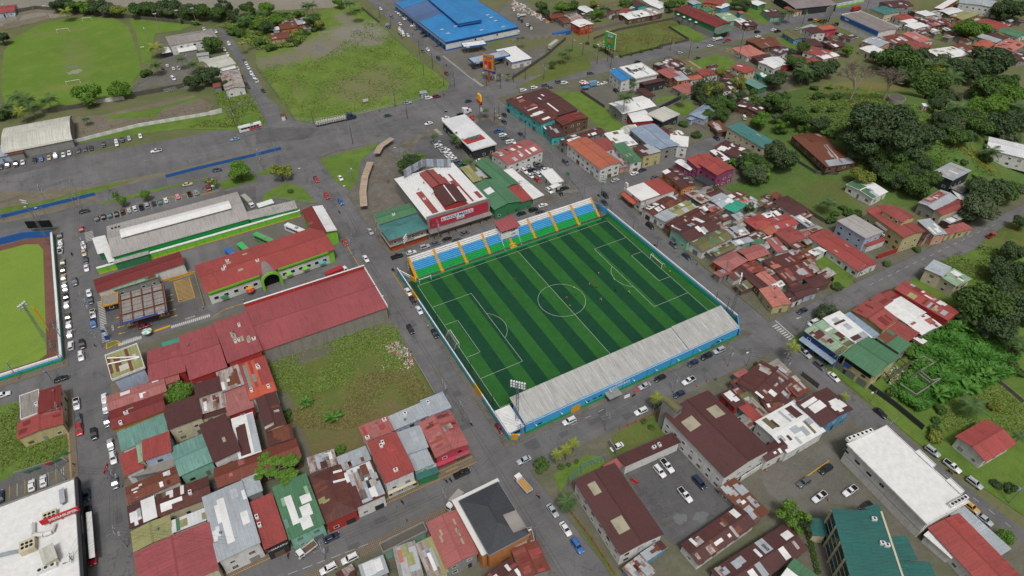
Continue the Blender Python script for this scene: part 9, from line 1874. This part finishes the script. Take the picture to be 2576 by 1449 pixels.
litter('rubbish', 'debris lying in the roofless ruin', '32 1120,870 1260,760 1450,900 1250,1000', 200, .4, 5, RM); litter('stacked_goods', 'pallets of goods stacked in the storage yard', '20 0,0 90,40 230,110 390,220 340,240 150,130 0,110', 350, .9, 6, ['cargo', 'white', 'sand', 'w_grey'])
# vines on the ruin walls
for i, s in enumerate(('32 1420,800 1540,735 1640,800 1500,880', '32 1500,880 1620,980 1720,950', '32 1720,950 1460,1120', '32 1490,910 1600,1000', '32 1300,1010 1460,1120')):
 P = pts(s); a0 = P[0]; e = empty('vine_wall', tuple(a0), label=f'vine covered wall of the ruin, {("back room", "middle partition", "long front", "inner cross", "short left front")[i]} piece', cat='wall')
 for p, q in zip(P, P[1:]):
  u = (p + q) / 2 - a0; L = (q - p).length; rz = math.atan2(q.y - p.y, q.x - p.x); ob('wall', UBOX, 'concrete', e, loc=(u.x, u.y, 0), rz=rz, sc=(L, .3, 2.6)); n = max(2, round(L / 1.5))
  for k in range(n): v = p.lerp(q, (k + .5) / n) - a0; ob('vine_clump', CROWN['shrub'][k % 2], 'leaf_vine', e, loc=(v.x, v.y, 1.7), sc=(1.2, 1.2, 1.7))
# hedges
for lab, s, h_ in (('clipped hedge along the truck street', '10 1070,90 1240,230', 1.6), ('hedge row along the littered lot facing the avenue', '20 1080,575 1480,480', 1.3), ('thin hedge beside the tall glass office', '33 410,1060 500,1440', 1.4)):
 P = pts(s); a0 = P[0]; e = empty('hedge', tuple(a0), label=lab, cat='hedge'); L = (P[1] - a0).length; n = max(3, round(L / 1.3))
 for k in range(n): v = a0.lerp(P[1], (k + .5) / n) - a0; ob('hedge_clump', CROWN['shrub'][k % 2], 'leaf_mid', e, loc=(v.x, v.y, h_ * .5), sc=(1.0, 1.0, h_ * .75))
# small things: field goals, hut on the hill, tank ring, signs
goal(*W('00', 640, 325).xy, 1, 7.3, 2.4, rz=1.45, z=.05, net=False, label='white goal at the far end of the old sports field'); goal(*W('00', 745, 850).xy, 1, 7.3, 2.4, rz=1.5, z=.05, net=False, label='white goal at the near end of the old sports field'); goal(*W('00', 880, 210).xy, 1, 6, 2.2, rz=1.4, z=.05, net=False, label='small white goal beyond the old sports field')
p = W('30', 1560, 1105); e = empty('lookout_hut', (p.x, p.y, terr(p.x, p.y)), -.4, label='tiny white hut with red door on the hill top', cat='hut'); ob('wall', MB().box(-1, -.9, 0, 1, .9, 2.6).mesh('wall'), 'w_white', e); ob('roof', roof_mesh(roof_faces('s0', 2.8, 2.5, 2.6, .4)), 'white', e); ob('door', UBOX, 'w_red', e, loc=(-.3, -.93, 0), sc=(.8, .06, 2)); ob('window', UBOX, 'glass', e, loc=(.6, -.92, 1.2), sc=(.5, .05, .7))
p = W('30', 1285, 1020); e = empty('water_cistern', (p.x, p.y, terr(p.x, p.y)), label='round mossy concrete cistern under the right bare tree', cat='cistern'); ob('ring', MB().bar((0, 0, 0), (0, 0, 2.2), 4.2, 4.2, 28).mesh('ring'), 'concrete', e); ob('rim', MB().bar((0, 0, 2.2), (0, 0, 2.3), 3.8, 3.8, 28).mesh('rim'), 'conc_dark', e)
def sign(t, x, y, lab, w_, h_, z, mat, rz=0.0, txt=None, tm='white', ts=.4):
 p = W(t, x, y); e = empty('sign', (p.x, p.y, gz(p.x, p.y)), rz, label=lab, cat='sign'); boxp('panel', e, -w_ / 2, -.06, z, w_ / 2, .06, z + h_, mat); [boxp('post', e, q - .05, -.04, 0, q + .05, .04, z, 'steel') for q in (-w_ * .35, w_ * .35)]
 if txt: letters(txt, ts, tm, e, facing(0, -.09, z + h_ / 2, 0, -1), .01)
sign('10', 1108, 1045, 'white notice board on two posts in the muddy field', 3.0, 1.5, 1.4, 'white', 0, 'SE ALQUILA', 'sign_blue', .4); sign('21', 552, 410, 'green sign on tall post at the small car park', 1.8, 1.8, 5, 'w_green', -1.0)
p = W('02', 550, 965); e = empty('oval_sign', (p.x, p.y, .13), -1.2, label='blue oval sign on a pole over the cross street', cat='sign'); ob('post', MB().bar((0, 0, 0), (0, 0, 6), .1).mesh('post'), 'steel', e); ob('panel', MB().bar((0, 0, 0), (0, 0, .2), 1.2, n=24).mesh('panel'), 'sign_blue', e, mw=facing(0, -.15, 6.8, 0, -1) @ Matrix.Diagonal((1, .7, 1, 1))); letters('GO', .8, 'white', e, facing(0, -.4, 6.8, 0, -1), .04)
p = W('03', 1130, 460); e = empty('hanging_sign', (p.x, p.y, .13), 1.2, label='dark red banner sign reaching over the left street', cat='sign'); ob('post', MB().bar((0, 0, 0), (0, 0, 5.5), .1).mesh('post'), 'steel', e); boxp('panel', e, -1.6, -.1, 4.2, 1.6, .1, 5.2, 'sign_red'); letters('Lottery', .55, 'white', e, facing(0, -.13, 4.7, 0, -1), .02)
for i, (x, y) in enumerate(((300, 425), (378, 395), (512, 345), (585, 312), (675, 240))):
 p = W('03', x, y); e = empty('fence_poster', (p.x, p.y, .18), .0, label=f'{("first", "second", "third", "fourth", "last")[i]} green and red poster from the left on car park fence', cat='poster'); boxp('panel', e, -.9, -.05, .9, .9, .05, 1.8, 'w_green' if i != 2 else 'sign_red'); boxp('post', e, -.05, 0, 0, .05, .1, .9, 'steel')
# portable toilet, skip, hut row at the avenue car park
p = W('01', 2155, 460); e = empty('portable_toilet', (p.x, p.y, 0), label='teal portable toilet at the car park end', cat='toilet'); ob('cabin', MB().box(-.6, -.6, 0, .6, .6, 2.2).mesh('cabin'), 'w_turq', e); ob('roof', MB().box(-.65, -.65, 2.2, .65, .65, 2.35).mesh('roof'), 'white', e); ob('door', UBOX, 'w_green', e, loc=(0, -.62, .1), sc=(.8, .04, 1.9))
p = W('01', 2105, 465); e = empty('food_kiosk', (p.x, p.y, 0), label='small red food kiosk beside the portable toilet', cat='kiosk'); ob('wall', MB().box(-1, -1, 0, 1, 1, 2.2).mesh('wall'), 'w_red', e); ob('roof', roof_mesh(roof_faces('g0', 2.6, 2.6, 2.2, .4)), 'dark_red', e); ob('counter', UBOX, 'white', e, loc=(0, -1.1, .9), sc=(1.6, .3, .1))
p = W('00', 1725, 915); e = empty('scaffold_rack', (p.x, p.y, 0), .05, label='stack of metal scaffold frames leaning in the dirt yard', cat='rack')
for i in range(8): ob('frame', MB().bar((-4 + i, -1, 0), (-4 + i, 0, 2.4), .06, n=4).bar((-4 + i, -1, 0), (-4 + i, 1, 0), .06, n=4).mesh('frame'), 'steel', e)
for z in (.6, 1.2, 1.8): ob('rail', MB().bar((-4, -1 + z / 2.4, z), (3, -1 + z / 2.4, z), .06, n=4).mesh('rail'), 'steel', e)
# puddles left by the rain
m_plain('puddle', '6f7173', .1, .6, grime=.3, gcol='5c5850')
PUD = ((('10', 640, 480), 2.6, 7), (('10', 1000, 315), 5, 1.6), (('10', 1445, 890), 2, 1), (('00', 735, 670), 4.5, 2), (('00', 690, 580), 3, .8), (('00', 1010, 1255), 4, 1.6), (('00', 1240, 1205), 4, 1), (('11', 940, 275), 2.6, 1.2), (('11', 1430, 60), 5, 4), (('23', 1900, 850), 3, 2), (('00', 1850, 1045), 4, .8), (('11', 1215, 450), 3, 1.2), (('23', 1690, 880), 3, 2))
for k, ((t, x, y), rx, ry) in enumerate(PUD):
 p = W(t, x, y); R_ = random.Random(k); P = [(p.x + rx * math.cos(a) * R_.uniform(.5, 1.1), p.y + ry * math.sin(a) * R_.uniform(.5, 1.1)) for a in [i * .449 for i in range(14)]]; z = gz(p.x, p.y); sheet('puddle', P, z + .01, 'puddle', .008, register=False)
finish_labels()
